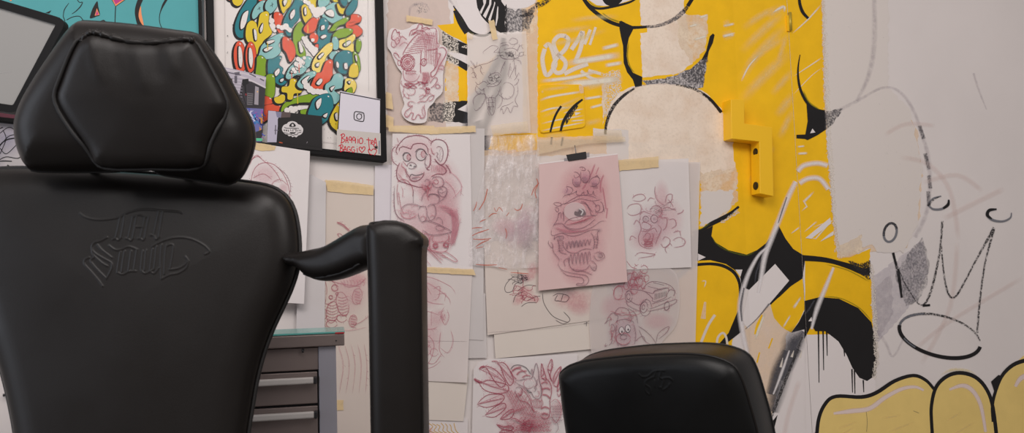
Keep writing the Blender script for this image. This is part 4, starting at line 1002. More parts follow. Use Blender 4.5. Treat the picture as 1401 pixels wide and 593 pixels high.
# ---------------------------------------------------------------- car and round animal sketch
s = Sheet('pencil_sketch', 'tracing sheet with a rose sketch of two animals riding an off-road car', 'sketch', cr(P(812, 385, 850, 362, 900, 362, 925, 375, 930, 410, 925, 445, 905, 470, 895, 500, 815, 500), True, 4), .0112, PTHIN, GS, seed=16, smooth=1, amp=.0005)
A = s.art; z = K(815, 340, 4.236)
A.cloud(858, 385, 26, 22, CLP); A.cloud(875, 405, 40, 24, CLS); A.cloud(855, 455, 26, 30, CLP); A.cloud(900, 440, 24, 14, CLS); A.cloud(840, 420, 22, 20, CLS)
for q in ((265, 245, 300, 205, 340, 192, 420, 210, 455, 240, 460, 270), (280, 248, 330, 262, 345, 250, 420, 230), (335, 265, 345, 245, 410, 230, 425, 240, 415, 265, 400, 290, 335, 310, 330, 280), (300, 345, 320, 350, 400, 320, 465, 298, 460, 320, 400, 345, 310, 365, 300, 350), (180, 290, 250, 330, 300, 290), (175, 260, 200, 240, 265, 245, 300, 262, 340, 300), (180, 300, 185, 330, 240, 360, 265, 362), (325, 322, 400, 300, 440, 280), (420, 250, 435, 240, 458, 250, 450, 280), (400, 340, 405, 360, 425, 350, 430, 330), (300, 220, 380, 240), (330, 198, 400, 215)):
    A.line(z(*q), 1.1, GP)
for k in range(8): A.line(z(345 + k * 9, 262 - k * 2, 343 + k * 9, 300 - k * 3), .9, GPD)
for c in ((290, 345, 32, 48, 10), (280, 342, 20, 32, 10), (276, 342, 8, 14, 10), (192, 280, 20, 32, 0), (190, 280, 10, 18, 0), (412, 335, 14, 26, 10)):
    q = z(c[0], c[1])[0]; A.line(ellipse(q[0], q[1], c[2] / 4.236, c[3] / 4.236, c[4]), 1.1, GP, closed=True, smooth=False)
for c in ((280, 125, 22, 20), (225, 160, 16, 22), (250, 195, 26, 24), (295, 175, 14, 20), (215, 200, 26, 20), (225, 240, 20, 26), (130, 258, 26, 40), (180, 215, 16, 24)):
    q = z(c[0], c[1])[0]; A.line(ellipse(q[0], q[1], c[2] / 4.236, c[3] / 4.236, 10), 1.0, RO, closed=True, smooth=False)
for q in ((190, 90, 210, 110, 240, 118), (225, 90, 240, 105), (180, 75, 195, 95), (260, 110, 285, 100, 305, 120), (105, 270, 110, 235, 140, 218, 170, 225), (130, 300, 170, 290)): A.line(z(*q), 1.0, RO)
scribble(A, *z(235, 180)[0], 14, 14, 26, .8, RO, 41, .5)
for q in ((120, 430, 125, 420, 170, 412, 215, 425, 220, 440), (118, 440, 130, 395, 110, 380, 135, 345, 180, 350, 200, 380, 212, 420), (120, 440, 118, 520, 135, 570), (220, 440, 232, 500, 225, 560), (60, 440, 75, 400, 100, 375, 150, 385), (50, 440, 70, 420, 95, 410), (85, 450, 95, 440, 110, 455, 105, 480, 90, 475), (90, 490, 95, 540, 75, 565), (70, 560, 55, 570, 60, 550), (245, 450, 290, 480, 330, 520, 350, 555), (250, 470, 280, 530, 320, 560), (350, 555, 360, 500, 390, 470, 425, 455, 410, 490, 360, 530), (230, 540, 250, 520, 275, 510, 290, 540), (185, 345, 230, 380, 245, 440)):
    A.line(z(*q), 1.0, GP)
for c in ((150, 478, 15, 22), (186, 466, 15, 22)):
    q = z(c[0], c[1])[0]; A.poly(ellipse(q[0], q[1], c[2] / 4.236, c[3] / 4.236), WHT); A.line(ellipse(q[0], q[1], c[2] / 4.236, c[3] / 4.236), 1.1, GPD, closed=True, smooth=False); A.dot(q[0] + .6, q[1] + 1.4, 1.1, GPD, 1.6)
q = z(160, 525)[0]; A.line(ellipse(q[0], q[1], 10, 8), 1.2, RO, closed=True, smooth=False); q = z(162, 515)[0]; A.line(ellipse(q[0], q[1], 4.5, 3.4), 1.2, GP, closed=True, smooth=False); A.line(z(130, 545, 160, 566, 200, 548), 1.1, GP)
scribble(A, *z(100, 470)[0], 7, 16, 12, .8, RO, 42, .5); scribble(A, *z(170, 385)[0], 14, 8, 14, .8, RO, 43, .5)
s.done()

# ---------------------------------------------------------------- parrot sheet
s = Sheet('pencil_sketch', 'white sheet with a faint sketch of a feathered beast right of the one-eyed monster', 'sketch', P(842, 221, 942, 217, 946, 366, 842, 370), .0132, paper_mat('tracing_parrot', S(234, 226, 224), .90), GS, seed=17, curl=((942, 217, 18, .004),))
A = s.art; z = K(845, 200, 3.706)
A.cloud(890, 310, 30, 34, CLP); A.cloud(885, 330, 28, 18, CLS); A.cloud(912, 300, 26, 34, CLS); A.cloud(905, 270, 12, 26, CLS); A.cloud(890, 326, 16, 14, CLO)
for c in ((143, 372, 14, 16), (186, 370, 18, 20)):
    q = z(c[0], c[1])[0]; A.line(ellipse(q[0], q[1], c[2] / 3.706, c[3] / 3.706), 1.2, GP, closed=True, smooth=False); A.cloud(q[0], q[1], 2.4, 2.8, CLG)
for q in ((190, 200, 188, 240, 205, 280, 240, 300), (70, 270, 90, 250, 125, 245, 140, 265, 110, 280, 72, 275), (45, 325, 60, 300, 100, 292, 118, 310, 110, 340, 70, 352, 45, 335), (120, 400, 130, 385, 160, 395, 170, 410, 150, 425, 118, 415), (118, 430, 150, 432, 185, 415, 200, 440), (120, 350, 110, 380, 118, 420, 105, 460, 112, 500, 150, 520, 180, 515), (125, 470, 150, 440, 165, 460, 130, 500, 118, 485), (130, 500, 165, 495, 180, 460, 175, 440), (200, 395, 220, 420, 205, 460, 190, 500), (160, 330, 180, 305, 210, 305, 225, 330, 215, 350), (110, 350, 130, 330, 165, 345), (225, 320, 250, 310, 275, 320, 295, 325), (240, 290, 250, 250, 275, 245, 270, 280, 240, 290), (255, 270, 275, 295, 280, 310), (230, 360, 250, 370, 245, 410, 225, 430), (255, 375, 285, 370, 295, 400, 270, 420), (225, 480, 240, 460, 265, 475, 255, 505, 230, 512, 220, 490), (250, 545, 240, 520, 265, 495, 275, 510), (275, 480, 310, 462, 340, 480, 330, 505, 280, 515), (280, 440, 310, 430, 320, 460), (85, 560, 110, 540, 160, 545, 190, 550, 160, 560, 100, 568), (60, 480, 70, 455, 95, 470), (80, 400, 95, 375, 110, 390), (300, 345, 325, 335, 335, 320), (150, 280, 165, 262, 185, 268)):
    A.line(z(*q), 1.0, GPL); A.line([(x + .6, y + .5) for x, y in z(*q)], 1.0, ROL)
for k in range(6): A.line(z(130 + k * 8, 470 + k * 3, 140 + k * 7, 490, 136 + k * 8, 512), .9, RO)
scribble(A, *z(225, 320)[0], 16, 8, 16, .8, GPL, 51, .5); scribble(A, *z(190, 340)[0], 16, 9, 14, .8, ROL, 52, .5)
for k in range(4): A.line(z(135, 470 + k * 12, 155, 474 + k * 12, 180, 468 + k * 12), .9, RO)
s.done()

# ---------------------------------------------------------------- horned dragon
s = Sheet('pencil_sketch', 'white sheet with a horned dragon and leafy feathers in rose pencil', 'sketch', P(655, 496, 668, 492, 790, 484, 790, 620, 645, 620, 648, 505), .0080, PW, GS, seed=18)
A = s.art; z = K(640, 480, 5.247)
A.cloud(712, 570, 44, 26, CLS); A.cloud(690, 520, 34, 26, CLS); A.cloud(690, 550, 30, 20, CLO); A.cloud(748, 520, 22, 24, CLS); A.cloud(720, 590, 40, 20, CLO); A.cloud(764, 560, 12, 14, CLO); A.cloud(735, 580, 26, 16, CLO)
leaves = ((85, 135, 100, 115, 150, 118, 210, 150, 270, 230, 240, 265, 200, 232, 165, 180, 130, 125), (50, 200, 85, 230, 150, 215, 230, 232, 285, 250, 290, 290, 230, 310, 160, 300, 110, 275, 80, 232), (65, 390, 100, 350, 150, 318, 240, 316, 262, 345, 220, 385, 140, 408, 90, 398), (125, 465, 160, 430, 210, 395, 262, 378, 272, 410, 235, 450, 190, 478, 140, 475), (215, 88, 260, 90, 300, 140, 328, 215, 300, 250, 262, 190, 236, 120),
          (230, 495, 270, 450, 320, 420, 330, 450, 300, 490), (205, 530, 250, 548, 300, 540, 330, 555, 300, 575, 240, 560), (222, 590, 260, 570, 310, 575, 330, 600, 260, 610), (570, 130, 600, 62, 610, 110, 590, 180, 605, 220), (525, 190, 530, 95, 545, 140, 560, 185, 560, 215), (610, 240, 620, 180, 650, 130, 670, 120, 655, 200, 640, 260), (640, 300, 650, 240, 680, 200, 680, 270, 655, 330))
for q in leaves:
    A.line(z(*q), 1.3, ROD, closed=True)
    pts = z(*q); A.line([pts[0], tuple(sum(c) / len(pts) for c in zip(*pts)), pts[len(pts) // 2]], .9, RO)
    for k in range(3):
        i = 1 + k; A.line([pts[0], ((pts[i][0] + pts[-i][0]) / 2, (pts[i][1] + pts[-i][1]) / 2), pts[len(pts) // 2 - 1 + k % 2]], .7, ROL)
A.line(z(45, 200, 60, 218, 100, 232), 2.4, ROD); A.line(z(82, 135, 96, 118, 120, 118), 2.2, ROD); A.line(z(170, 78, 205, 78, 218, 90), 1.6, ROD)
# striped horns / coils
A.line(z(305, 140, 330, 110, 370, 104, 420, 125, 455, 175), 1.6, GPD); A.line(z(318, 150, 350, 130, 390, 140, 430, 180), 1.1, RO); A.line(z(308, 145, 325, 180, 350, 205), 1.3, ROD)
for a0, b0 in (((318, 150, 345, 128, 385, 120), 5), ((350, 175, 380, 150, 425, 148), 5), ((390, 195, 415, 180, 452, 182), 4), ((525, 240, 555, 225, 575, 238), 4), ((530, 280, 565, 270, 595, 282), 5), ((535, 318, 565, 320, 592, 345), 5), ((525, 420, 555, 405, 588, 418), 5), ((530, 460, 552, 450, 575, 462), 5)):
    A.line(z(*a0), b0 / 1.6, RO)
A.line(z(520, 205, 560, 200, 595, 240, 602, 300, 590, 360, 592, 420, 580, 480, 545, 490, 520, 460), 1.3, ROD); A.line(z(520, 240, 538, 280, 530, 340, 540, 380, 522, 420), 1.1, RO)
# skull
A.line(z(330, 205, 370, 215, 410, 205, 455, 200, 470, 170, 490, 92, 508, 150, 512, 205, 528, 280, 522, 335, 498, 348, 470, 330, 455, 300, 420, 275, 395, 258, 360, 240, 330, 210), 1.5, GP)
q = z(438, 238)[0]; A.poly(ellipse(q[0], q[1], 6.6, 6.2), WHT); A.line(ellipse(q[0], q[1], 7, 6.5), 1, ROL, closed=True, smooth=False)
A.line(z(470, 180, 500, 240, 478, 262, 488, 285, 470, 300), 1.2, GP); A.line(z(505, 200, 488, 262, 500, 280), 1, GP); A.line(z(462, 180, 455, 150, 462, 135, 470, 165), 1.2, GP); A.line(z(495, 290, 515, 300, 505, 330, 480, 325), 1, RO); A.line(z(420, 280, 440, 300, 460, 302), 1.6, GPD)
A.line(z(340, 270, 370, 262, 392, 280, 372, 330, 345, 310, 340, 275), 1.3, GP); A.line(z(375, 285, 392, 300, 380, 325, 364, 305), 1.4, RO); A.cloud(*z(378, 306)[0], 3, 3, CLR)
A.line(z(380, 270, 420, 310, 450, 360, 475, 440), 1.3, ROD); A.line(z(395, 265, 440, 320, 470, 380), 1.1, RO); A.line(z(345, 320, 380, 360, 420, 370, 450, 400, 478, 440, 500, 430), 1.3, ROD)
for k in range(5): A.line(z(478 + k * 12, 350, 475 + k * 13, 380, 480 + k * 12, 410), 1, RO)
A.line(z(460, 360, 500, 352, 530, 372), 1, RO); A.line(z(470, 400, 500, 412, 530, 400), 1, RO)
rnd = random.Random(5)
for r in range(7):
    for c in range(8):
        x, y = 250 + c * 22 + r * 14, 265 + r * 24 + c * 8
        if x < 470 and y < 480: A.line(z(x, y, x + 12, y + 20, x + 24, y + 4), .9, RO)
for r in range(6):
    for c in range(11):
        x, y = 370 + c * 20 + (r % 2) * 10, 445 + r * 24 + rnd.uniform(-3, 3)
        A.line(z(x, y, x + 10, y + 16, x + 20, y), .8, RO if r < 3 else ROD)
for r in range(6):
    for c in range(5):
        x, y = 598 + c * 15 + (r % 2) * 7, 395 + r * 20; A.line(z(x, y, x + 7, y + 11, x + 14, y), .8, GP)
A.line(z(590, 380, 630, 350, 665, 390, 670, 450, 640, 515, 615, 500, 590, 420), 1.2, RO); A.line(z(600, 480, 640, 520, 648, 560, 630, 593), 1, GP); scribble(A, *z(420, 530)[0], 18, 10, 30, .9, ROD, 61, .5); scribble(A, *z(330, 560)[0], 18, 10, 20, .9, RO, 62, .5)
for k in range(8): A.line(z(290 + k * 14, 460 - k * 6, 320 + k * 12, 440 - k * 5, 345 + k * 12, 455 - k * 6), .9, RO)
s.done()

# ---------------------------------------------------------------- one-eyed monster on pink card, with clip
s = Sheet('pencil_sketch', 'pink card with a one-eyed toothy monster held by a black clip', 'sketch', P(738, 223.5, 845, 210, 858.5, 386, 737, 398), .0225, PINK, GS, seed=19, thick=.0018, amp=0)
A = s.art; z = K(730, 200, 5.93)
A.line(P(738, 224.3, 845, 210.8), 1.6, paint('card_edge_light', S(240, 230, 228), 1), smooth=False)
A.cloud(794, 300, 46, 80, CLO); A.cloud(800, 252, 36, 32, CLO); A.cloud(790, 345, 44, 40, CLS); A.cloud(812, 270, 26, 40, CLO); A.cloud(780, 300, 36, 30, CLS); A.cloud(766, 330, 16, 40, CLS); A.cloud(790, 376, 24, 18, CLO)
for q, w in (((500, 140, 470, 220, 430, 300, 390, 360), 3), ((530, 170, 505, 230), 2), ((570, 230, 545, 300, 545, 380), 3), ((560, 330, 575, 420, 590, 520), 2.4), ((600, 500, 590, 590), 2.4)): A.line(z(*q), w, ROL)
for q in ((370, 175, 395, 170, 420, 185, 415, 200, 385, 195), (385, 200, 380, 240, 395, 285, 425, 300, 452, 270, 455, 215, 430, 190), (325, 215, 345, 212, 372, 235, 360, 250, 340, 260, 325, 235), (320, 260, 318, 300, 340, 328, 372, 315, 384, 270, 372, 240), (445, 310, 465, 270, 505, 250, 532, 262, 530, 300, 490, 328, 450, 322), (500, 255, 515, 240, 532, 262), (260, 385, 275, 355, 268, 330, 300, 335, 318, 360, 300, 385, 270, 392), (230, 430, 255, 400, 290, 395, 330, 380, 350, 365, 345, 390, 380, 400, 405, 372, 412, 395, 440, 392, 435, 358, 450, 390, 475, 392, 485, 365, 492, 395, 520, 420),
          (160, 465, 190, 460, 225, 468, 215, 485, 190, 488, 160, 465), (172, 505, 195, 500, 205, 520, 190, 535, 172, 508), (215, 500, 240, 470, 290, 462, 340, 440, 385, 428, 440, 440, 480, 445, 525, 440, 555, 430), (240, 480, 300, 440, 370, 405, 430, 400, 480, 410, 520, 430), (245, 590, 245, 530, 270, 490, 340, 465, 420, 470, 455, 520, 470, 560, 520, 560), (500, 500, 510, 480, 535, 485, 535, 520, 510, 530, 496, 510), (495, 530, 520, 540, 560, 530, 570, 490), (480, 450, 500, 470, 510, 500), (540, 450, 560, 470, 575, 540), (200, 560, 220, 540, 225, 590), (380, 450, 420, 460, 450, 500, 480, 540)):
    A.line(z(*q), 1.1, GP)
for (cx, cy) in ((415, 250), (350, 285), (495, 295)): hatch(A, *z(cx - 25, cy + 5)[0], *z(cx - 18, cy + 40)[0], 8, 1, 5, .8, GP)
q = z(378, 535)[0]; A.poly(ellipse(*z(335, 530)[0], 15, 12.5), paint('pencil_eye_pink', S(232, 206, 206), .7)); A.cloud(q[0], q[1], 9, 6, CLG); A.cloud(q[0], q[1], 7, 5, CLG)
A.poly(cr(z(332, 560, 335, 530, 362, 535, 372, 508, 405, 515, 425, 545, 418, 562, 370, 572), True, 4), paint('pencil_iris', S(128, 112, 116), .72, grain=(400, .25, .5, .6)))
A.line(z(372, 508, 400, 530, 385, 560), 2, WHT)
z = K(730, 290, 5.157)
hi = K(730, 200, 5.93)
for q in ((215, 95, 240, 60, 300, 38, 370, 30, 430, 28, 450, 20), (215, 95, 260, 118, 330, 118, 390, 90, 440, 45), (130, 120, 150, 90, 200, 82, 240, 120, 300, 135, 360, 130, 420, 105, 470, 70, 510, 62), (130, 120, 125, 160, 150, 165, 200, 150, 260, 170, 330, 160, 400, 130, 470, 125), (180, 0, 165, 60, 140, 95), (205, 0, 215, 40, 210, 70), (150, 165, 145, 195, 165, 175, 210, 172, 205, 200), (165, 190, 180, 230, 185, 280, 215, 295, 240, 300), (205, 200, 215, 250, 250, 285, 300, 292, 340, 270, 380, 262, 420, 270), (420, 270, 430, 220, 420, 170, 400, 150), (440, 260, 455, 200, 450, 150, 470, 125), (455, 200, 440, 180), (110, 200, 105, 225, 130, 255, 135, 235, 120, 210), (135, 230, 140, 280, 170, 320, 185, 345), (185, 340, 175, 370, 200, 410, 260, 430, 320, 440, 370, 450, 390, 480, 372, 515, 340, 520, 305, 518, 310, 505, 340, 508, 355, 490, 340, 465, 290, 458, 230, 445, 190, 410), (225, 390, 215, 350, 240, 330, 262, 340), (245, 310, 250, 360, 270, 400, 320, 412, 370, 405, 400, 370), (270, 400, 300, 420, 350, 418, 400, 440, 420, 445), (400, 345, 420, 350, 445, 380, 435, 415, 410, 400, 395, 370), (425, 300, 440, 335, 470, 340, 500, 320, 490, 290, 460, 285, 430, 295), (460, 300, 478, 292, 488, 315, 470, 325, 456, 310)):
    A.line(z(*q), 1.1, GP)
for k in range(7):   # upper teeth
    x = 228 + k * 26; A.line(z(x, 210 - k * 3, x + 8, 262 - k * 5, x + 14, 230 - k * 2, x + 24, 200 - k * 2), 1.1, GP); 
for k in range(6):   # lower teeth
    x = 250 + k * 26; A.line(z(x, 375, x + 6, 325 - k * 6, x + 16, 300 - k * 3, x + 24, 370 - k * 4), 1.1, GP)
for k in range(5): A.line(z(170, 205 + k * 18, 195, 200 + k * 18, 212, 210 + k * 16), 1, GP); A.line(z(425, 180 + k * 18, 440, 175 + k * 18, 455, 182 + k * 18), 1, GP)
for k in range(6): A.line(z(230 + k * 24, 92 - k * 4, 290 + k * 20, 80 - k * 7, 360 + k * 12, 60 - k * 5), .9, RO)
for k in range(5): A.line(z(140 + k * 14, 110 + k * 8, 200 + k * 18, 122 + k * 6, 300 + k * 20, 148 - k * 4), .9, ROL)
A.cloud(*z(185, 185)[0], 5, 5, CLG); A.cloud(*z(465, 130)[0], 5, 4, CLG); A.cloud(*z(300, 225)[0], 14, 6, CLG); A.cloud(*z(470, 308)[0], 5, 4, CLG); A.cloud(*z(425, 395)[0], 5, 4, CLG); A.cloud(*hi(270, 365)[0], 7, 6, CLP); A.cloud(*hi(350, 290)[0], 7, 7, CLP); A.cloud(*hi(420, 250)[0], 8, 9, CLP); A.cloud(*hi(495, 295)[0], 7, 6, CLP)
board = s.done()
# clip: a strip of black fabric tape with a grey tape under it
def clip():
    bm = bmesh.new()
    q = P(775, 212, 802, 207.5, 803, 217, 778, 220.5)
    vs = [bm.verts.new(WA.hit(x, y, .0262)) for x, y in q]; vb = [bm.verts.new(v.co - WA.n * .0032) for v in vs]
    bm.faces.new(vs); bm.faces.new(vb[::-1])
    for i in range(4): bm.faces.new((vs[i], vb[i], vb[(i + 1) % 4], vs[(i + 1) % 4]))
    bmesh.ops.recalc_face_normals(bm, faces=bm.faces)
    bmesh.ops.bevel(bm, geom=list(bm.edges), offset=.0008, segments=2, affect='EDGES')
    o = link_bm('binder_clip', bm, plain('clip_black', S(36, 34, 36), .55), loc=WA.hit(789, 214, .0225))
    tag(o, 'black clip at the top edge of the pink one-eyed monster card', 'clip')
    Sheet('grip', None, None, P(771.5, 217, 806.5, 208.5, 806.5, 215, 772, 220.5), .0235, paint('clip_grey', S(150, 146, 150), .8), amp=0).done(o)
    l = bmesh.new(); tube_bm(l, [WA.hit(788, 210, .0240), WA.hit(787, 203, .012), WA.hit(786.5, 199, .0125)], .0012, 8)
    link_bm('lever', l, plain('clip_steel', S(120, 118, 120), .35, .8), o)
clip()

# ---------------------------------------------------------------- crinkled plastic film
def film_mat():
    m_, nt, p = new_mat('plastic_film')
    p.inputs['Base Color'].default_value = S(248, 240, 240); p.inputs['Roughness'].default_value = .2; p.inputs['Specular IOR Level'].default_value = .9
    n1 = noise_node(nt, 34, 4, .6, (1.4, 1.4, .6)); n2 = noise_node(nt, 120, 2, .6)
    h = math_node(nt, 'ADD', n1, math_node(nt, 'MULTIPLY', n2, .25))
    b = N(nt, 'ShaderNodeBump'); b.inputs['Strength'].default_value = .8; b.inputs['Distance'].default_value = .010
    nt.links.new(h, b.inputs['Height']); nt.links.new(b.outputs[0], p.inputs['Normal'])
    nt.links.new(map_range(nt, n1, .44, .68, .20, .62), p.inputs['Alpha'])
    return m_
film_out = P(672, 186, 735, 184, 738, 215, 740, 262, 742, 330, 742, 366, 700, 368, 668, 364, 642, 363, 642, 335, 648, 300, 656, 262, 666, 222)
def film_h(x, y):
    return .0022 * (1 + noise.noise((x / 14, y / 46, 3))) + .0009 * (1 + noise.noise((x / 6, y / 9, 8)))
s = Sheet('plastic_film', 'crinkled clear plastic film with broken red lines left of the monster card', 'plastic film', film_out, .0135, film_mat(), None, amp=0, grid=4, hfun=film_h, seed=20)
A = s.art; z = K(640, 280, 3.706)
for q in ((20, 122, 45, 118, 75, 118), (20, 160, 50, 145, 110, 125), (25, 175, 70, 178, 120, 172), (40, 215, 70, 195, 110, 178), (40, 222, 80, 214), (60, 90, 78, 80, 92, 76), (105, 65, 125, 48, 148, 46), (28, 35, 40, 10, 46, -15), (38, 304, 90, 308, 150, 306), (155, 320, 200, 330), (215, 345, 260, 348, 310, 352), (195, 60, 210, 40), (235, 20, 250, 30, 268, 22, 278, -5), (190, 120, 198, 150, 192, 175)):
    A.line(z(*q), [1.2, 2.2, 1.2], RED)
A.line(P(676, 284, 679, 290, 683, 284, 688, 290), 1.2, RED); A.line(P(734, 244, 736, 252, 732, 262, 734, 272), 1.6, RED); A.line(P(727, 268, 731, 258, 738, 250), 1.6, RED); A.line(P(667, 258, 663, 274, 655, 288), 2, RED)
A.cloud(710, 320, 26, 24, CLP); A.cloud(722, 300, 18, 22, CLP); A.cloud(690, 310, 20, 16, CLS); A.cloud(722, 335, 14, 16, CLG)
s.done()

# ---------------------------------------------------------------- masking tape
tape('masking tape strip across the top of the chimp sketch', P(531, 172, 594, 172, 594, 174, 651, 172, 651, 181, 590, 184, 532, 180), .0146)
tape('masking tape strip at the bottom right of the chimp sketch', P(577, 365, 648, 369, 651, 377, 594, 374, 578, 373), .0152)
tape('masking tape strip at the top of the bandaged figure sketch', P(445, 246, 478, 249, 511, 254, 511, 267, 475, 265, 448, 262), .0105)
tape('short masking tape above the camera-headed creature', P(556, 21, 592, 27, 591, 34, 556, 29), .0060)
tape('small masking tape patch right of the black frame, upper one', P(528, 126, 536, 128, 538, 150, 528, 148), .0072)
tape('small masking tape patch right of the black frame, lower one', P(528, 157, 539, 161, 538, 176, 528, 174), .0074)
tape('small masking tape upright on the black mural stripes at the grey creature sheet', P(668, 28, 676, 27, 681, 53, 674, 55), .0112)
tape('tiny masking tape on the upper left corner of the grey creature sheet', P(638, 46, 648, 46, 646, 54, 639, 53), .0112, TAPE_C)
tape('faint masking tape strip holding the plastic film', P(671, 172, 700, 168, 722, 166, 723, 180, 700, 182, 675, 187), .0205, TAPE_C)
tape('wide faint clear tape strip above the one-eyed monster card', P(735, 190, 800, 186, 855, 187, 856, 194, 800, 197, 735, 212), .0118, TAPE_C)
tape('masking tape strip at the top left of the feathered beast sketch', P(846, 219, 882, 216, 901, 214, 901, 229, 880, 231, 847, 234), .0165)
tape('masking tape strip on the bald head sketch below the dark photo card', P(345, 194, 378, 200, 376, 206, 360, 207, 345, 204), .0352)
tape('yellowed tape spot on the wall beside the steel cabinet', P(459, 548, 470, 548, 470, 562, 459, 562), .0100)
tape('faint tape strip along the left of the white wall above the beast sketch', P(813, 178, 850, 178, 852, 192, 816, 193), .0128, TAPE_C)
# ================================================================ framed pictures on the wall
def frame_bars(name, outer, inner, d0, d1, mat, parent, pl=WA, bev=.0012):
    """four mitred bars between two outlines, given where the front edges run"""
    o = [pl.loc(x, y, d1) for x, y in outer]; i_ = [pl.loc(x, y, d1) for x, y in inner]
    bm = bmesh.new(); k = 4
    of = [bm.verts.new(pl.at(a, b, d1)) for a, b in o]; inf = [bm.verts.new(pl.at(a, b, d1)) for a, b in i_]
    ob = [bm.verts.new(pl.at(a, b, d0)) for a, b in o]; inb = [bm.verts.new(pl.at(a, b, d0)) for a, b in i_]
    for j in range(k):
        n = (j + 1) % k
        bm.faces.new((of[j], of[n], inf[n], inf[j])); bm.faces.new((of[j], ob[j], ob[n], of[n]))
        bm.faces.new((inf[j], inf[n], inb[n], inb[j])); bm.faces.new((ob[j], inb[j], inb[n], ob[n]))
    bmesh.ops.recalc_face_normals(bm, faces=bm.faces)
    bmesh.ops.bevel(bm, geom=list(bm.edges), offset=bev, segments=2, affect='EDGES')
    return link_bm(name, bm, mat, parent)
FRM = plain('frame_black', S(12, 11, 12), .55, spec=.2, bump=(300, .08, .001))
PRW = paint('print_white', S(233, 226, 222), rough=.6)
C_T = paint('print_teal', S(34, 124, 134), rough=.55); C_Y = paint('print_yellow', S(224, 196, 48), rough=.55)
C_O = paint('print_orange', S(226, 88, 58), rough=.55); C_L = paint('print_light_blue', S(140, 192, 190), rough=.55)
C_G = paint('print_green', S(130, 166, 32), rough=.55); C_K = paint('print_black', S(28, 26, 26), rough=.55)
C_P = paint('print_orange_pale', S(246, 150, 116), rough=.55); C_YP = paint('print_yellow_pale', S(240, 216, 110), rough=.55)
def letters_frame():
    root = empty('picture_frame', WA.hit(405, 212, 0))
    tag(root, 'black framed print of colourful bubble graffiti letters', 'picture')
    outer = P(279.5, -150, 522, -118, 529.5, 221.5, 287, 197)
    inner = P(290, -132, 512, -104, 519, 211.5, 296, 188)
    frame_bars('frame', outer, inner, .001, .027, FRM, root)
    D = .014
    s = Sheet('print', None, None, P(284, -140, 518, -110, 525, 216, 291, 193), D, PRW, amp=0, grid=40)
    A = s.art
    k1, k2, k3, k4 = K(300, 0, 5.93), K(390, 0, 5.93), K(300, 90, 5.39), K(390, 90, 5.39)
    def grow(pts, g, dx=0, dy=0):
        cx = sum(p[0] for p in pts) / len(pts); cy = sum(p[1] for p in pts) / len(pts); out = []
        n = len(pts)
        ar = sum(pts[i][0] * pts[(i + 1) % n][1] - pts[(i + 1) % n][0] * pts[i][1] for i in range(n))
        sg = 1 if ar > 0 else -1
        for i in range(n):
            a, b = pts[i - 1], pts[(i + 1) % n]; tx, ty = b[0] - a[0], b[1] - a[1]; L = math.hypot(tx, ty) or 1
            out.append((pts[i][0] + sg * ty / L * g + dx, pts[i][1] - sg * tx / L * g + dy))
        return out
    def bub(k, col, pts, holes=(), hl=True, slit=()):
        q = cr(k(*pts), True, 4)
        A.poly(grow(q, 1.4, -1.8, 1.7), C_K); A.poly(grow(q, .55), C_K); A.poly(q, col)
        for h in holes:
            r = cr(k(*h), True, 4); A.poly(grow(r, 1.1, -.2, .2), C_K); A.poly(grow(r, -.25, .7, -.4), PRW)
            c = (sum(p[0] for p in r) / len(r), sum(p[1] for p in r) / len(r)); A.dot(c[0] + .3, c[1] + .6, .35, C_K)
        for h in slit: A.line(k(*h), .7, C_K)
        if hl:
            t = min(q, key=lambda p: p[1] - p[0] * .55); c = (sum(p[0] for p in q) / len(q), sum(p[1] for p in q) / len(q))
            A.dot(t[0] + (c[0] - t[0]) * .16, t[1] + (c[1] - t[1]) * .16, 1.3, PRW, .8, 40)
    def puff(k, *c):
        for i in range(0, len(c), 3):
            q = k(c[i], c[i + 1])[0]; A.dot(q[0] - .4, q[1] + .5, c[i + 2] / 5.6 + .35, C_K)
        for i in range(0, len(c), 3):
            q = k(c[i], c[i + 1])[0]; A.dot(q[0], q[1], c[i + 2] / 5.6, PRW)
    # upper letters that run out of the photograph
    for j, (x, y, col) in enumerate(((318, -14, C_O), (345, -22, C_Y), (372, -16, C_G), (400, -20, C_T), (428, -18, C_O), (455, -22, C_Y), (478, -14, C_L), (330, -45, C_T), (362, -50, C_L), (395, -48, C_O), (428, -50, C_G), (462, -48, C_T), (345, -76, C_Y), (380, -80, C_T), (420, -78, C_Y), (455, -76, C_O))):
        q = ellipse(x, y, 13, 17, 20 * (j % 3) - 20, 16); A.poly(grow(q, 1, -1.3, 1.3), C_K); A.poly(q, col); A.poly(ellipse(x, y, 4, 7, 10), C_K); A.poly(ellipse(x + .8, y, 3, 6, 10), PRW)
    bub(k1, C_Y, (110, -30, 190, -30, 185, 25, 150, 48, 112, 25))
    bub(k1, C_O, (310, -30, 400, -30, 380, 5, 330, 12))
    bub(k1, C_T, (300, -30, 300, 30, 270, 70, 258, 110, 262, 150, 240, 210, 215, 290, 170, 308, 135, 275, 128, 205, 160, 110, 205, 35, 240, -10), ((190, 115, 232, 88, 224, 150, 205, 215, 172, 240, 168, 190),), False)
    bub(k1, C_L, (330, 15, 372, 4, 388, 40, 370, 80, 330, 115, 280, 155, 266, 120, 288, 60), (), True, ((310, 78, 335, 60), (322, 55, 330, 82)))
    bub(k1, C_L, (385, 10, 430, -20, 475, -10, 470, 50, 420, 108, 388, 90, 372, 60), (), True, ((412, 50, 440, 32), (428, 20, 430, 58)))
    bub(k1, C_Y, (490, -20, 580, -20, 575, 45, 545, 75, 520, 108, 498, 60), ((515, 10, 545, -5, 545, 20, 525, 50),))
    bub(k1, C_O, (445, 108, 490, 103, 520, 140, 505, 205, 530, 258, 505, 285, 470, 245, 450, 190))
    puff(k1, 425, 170, 22, 430, 215, 26, 415, 245, 18, 450, 250, 14)
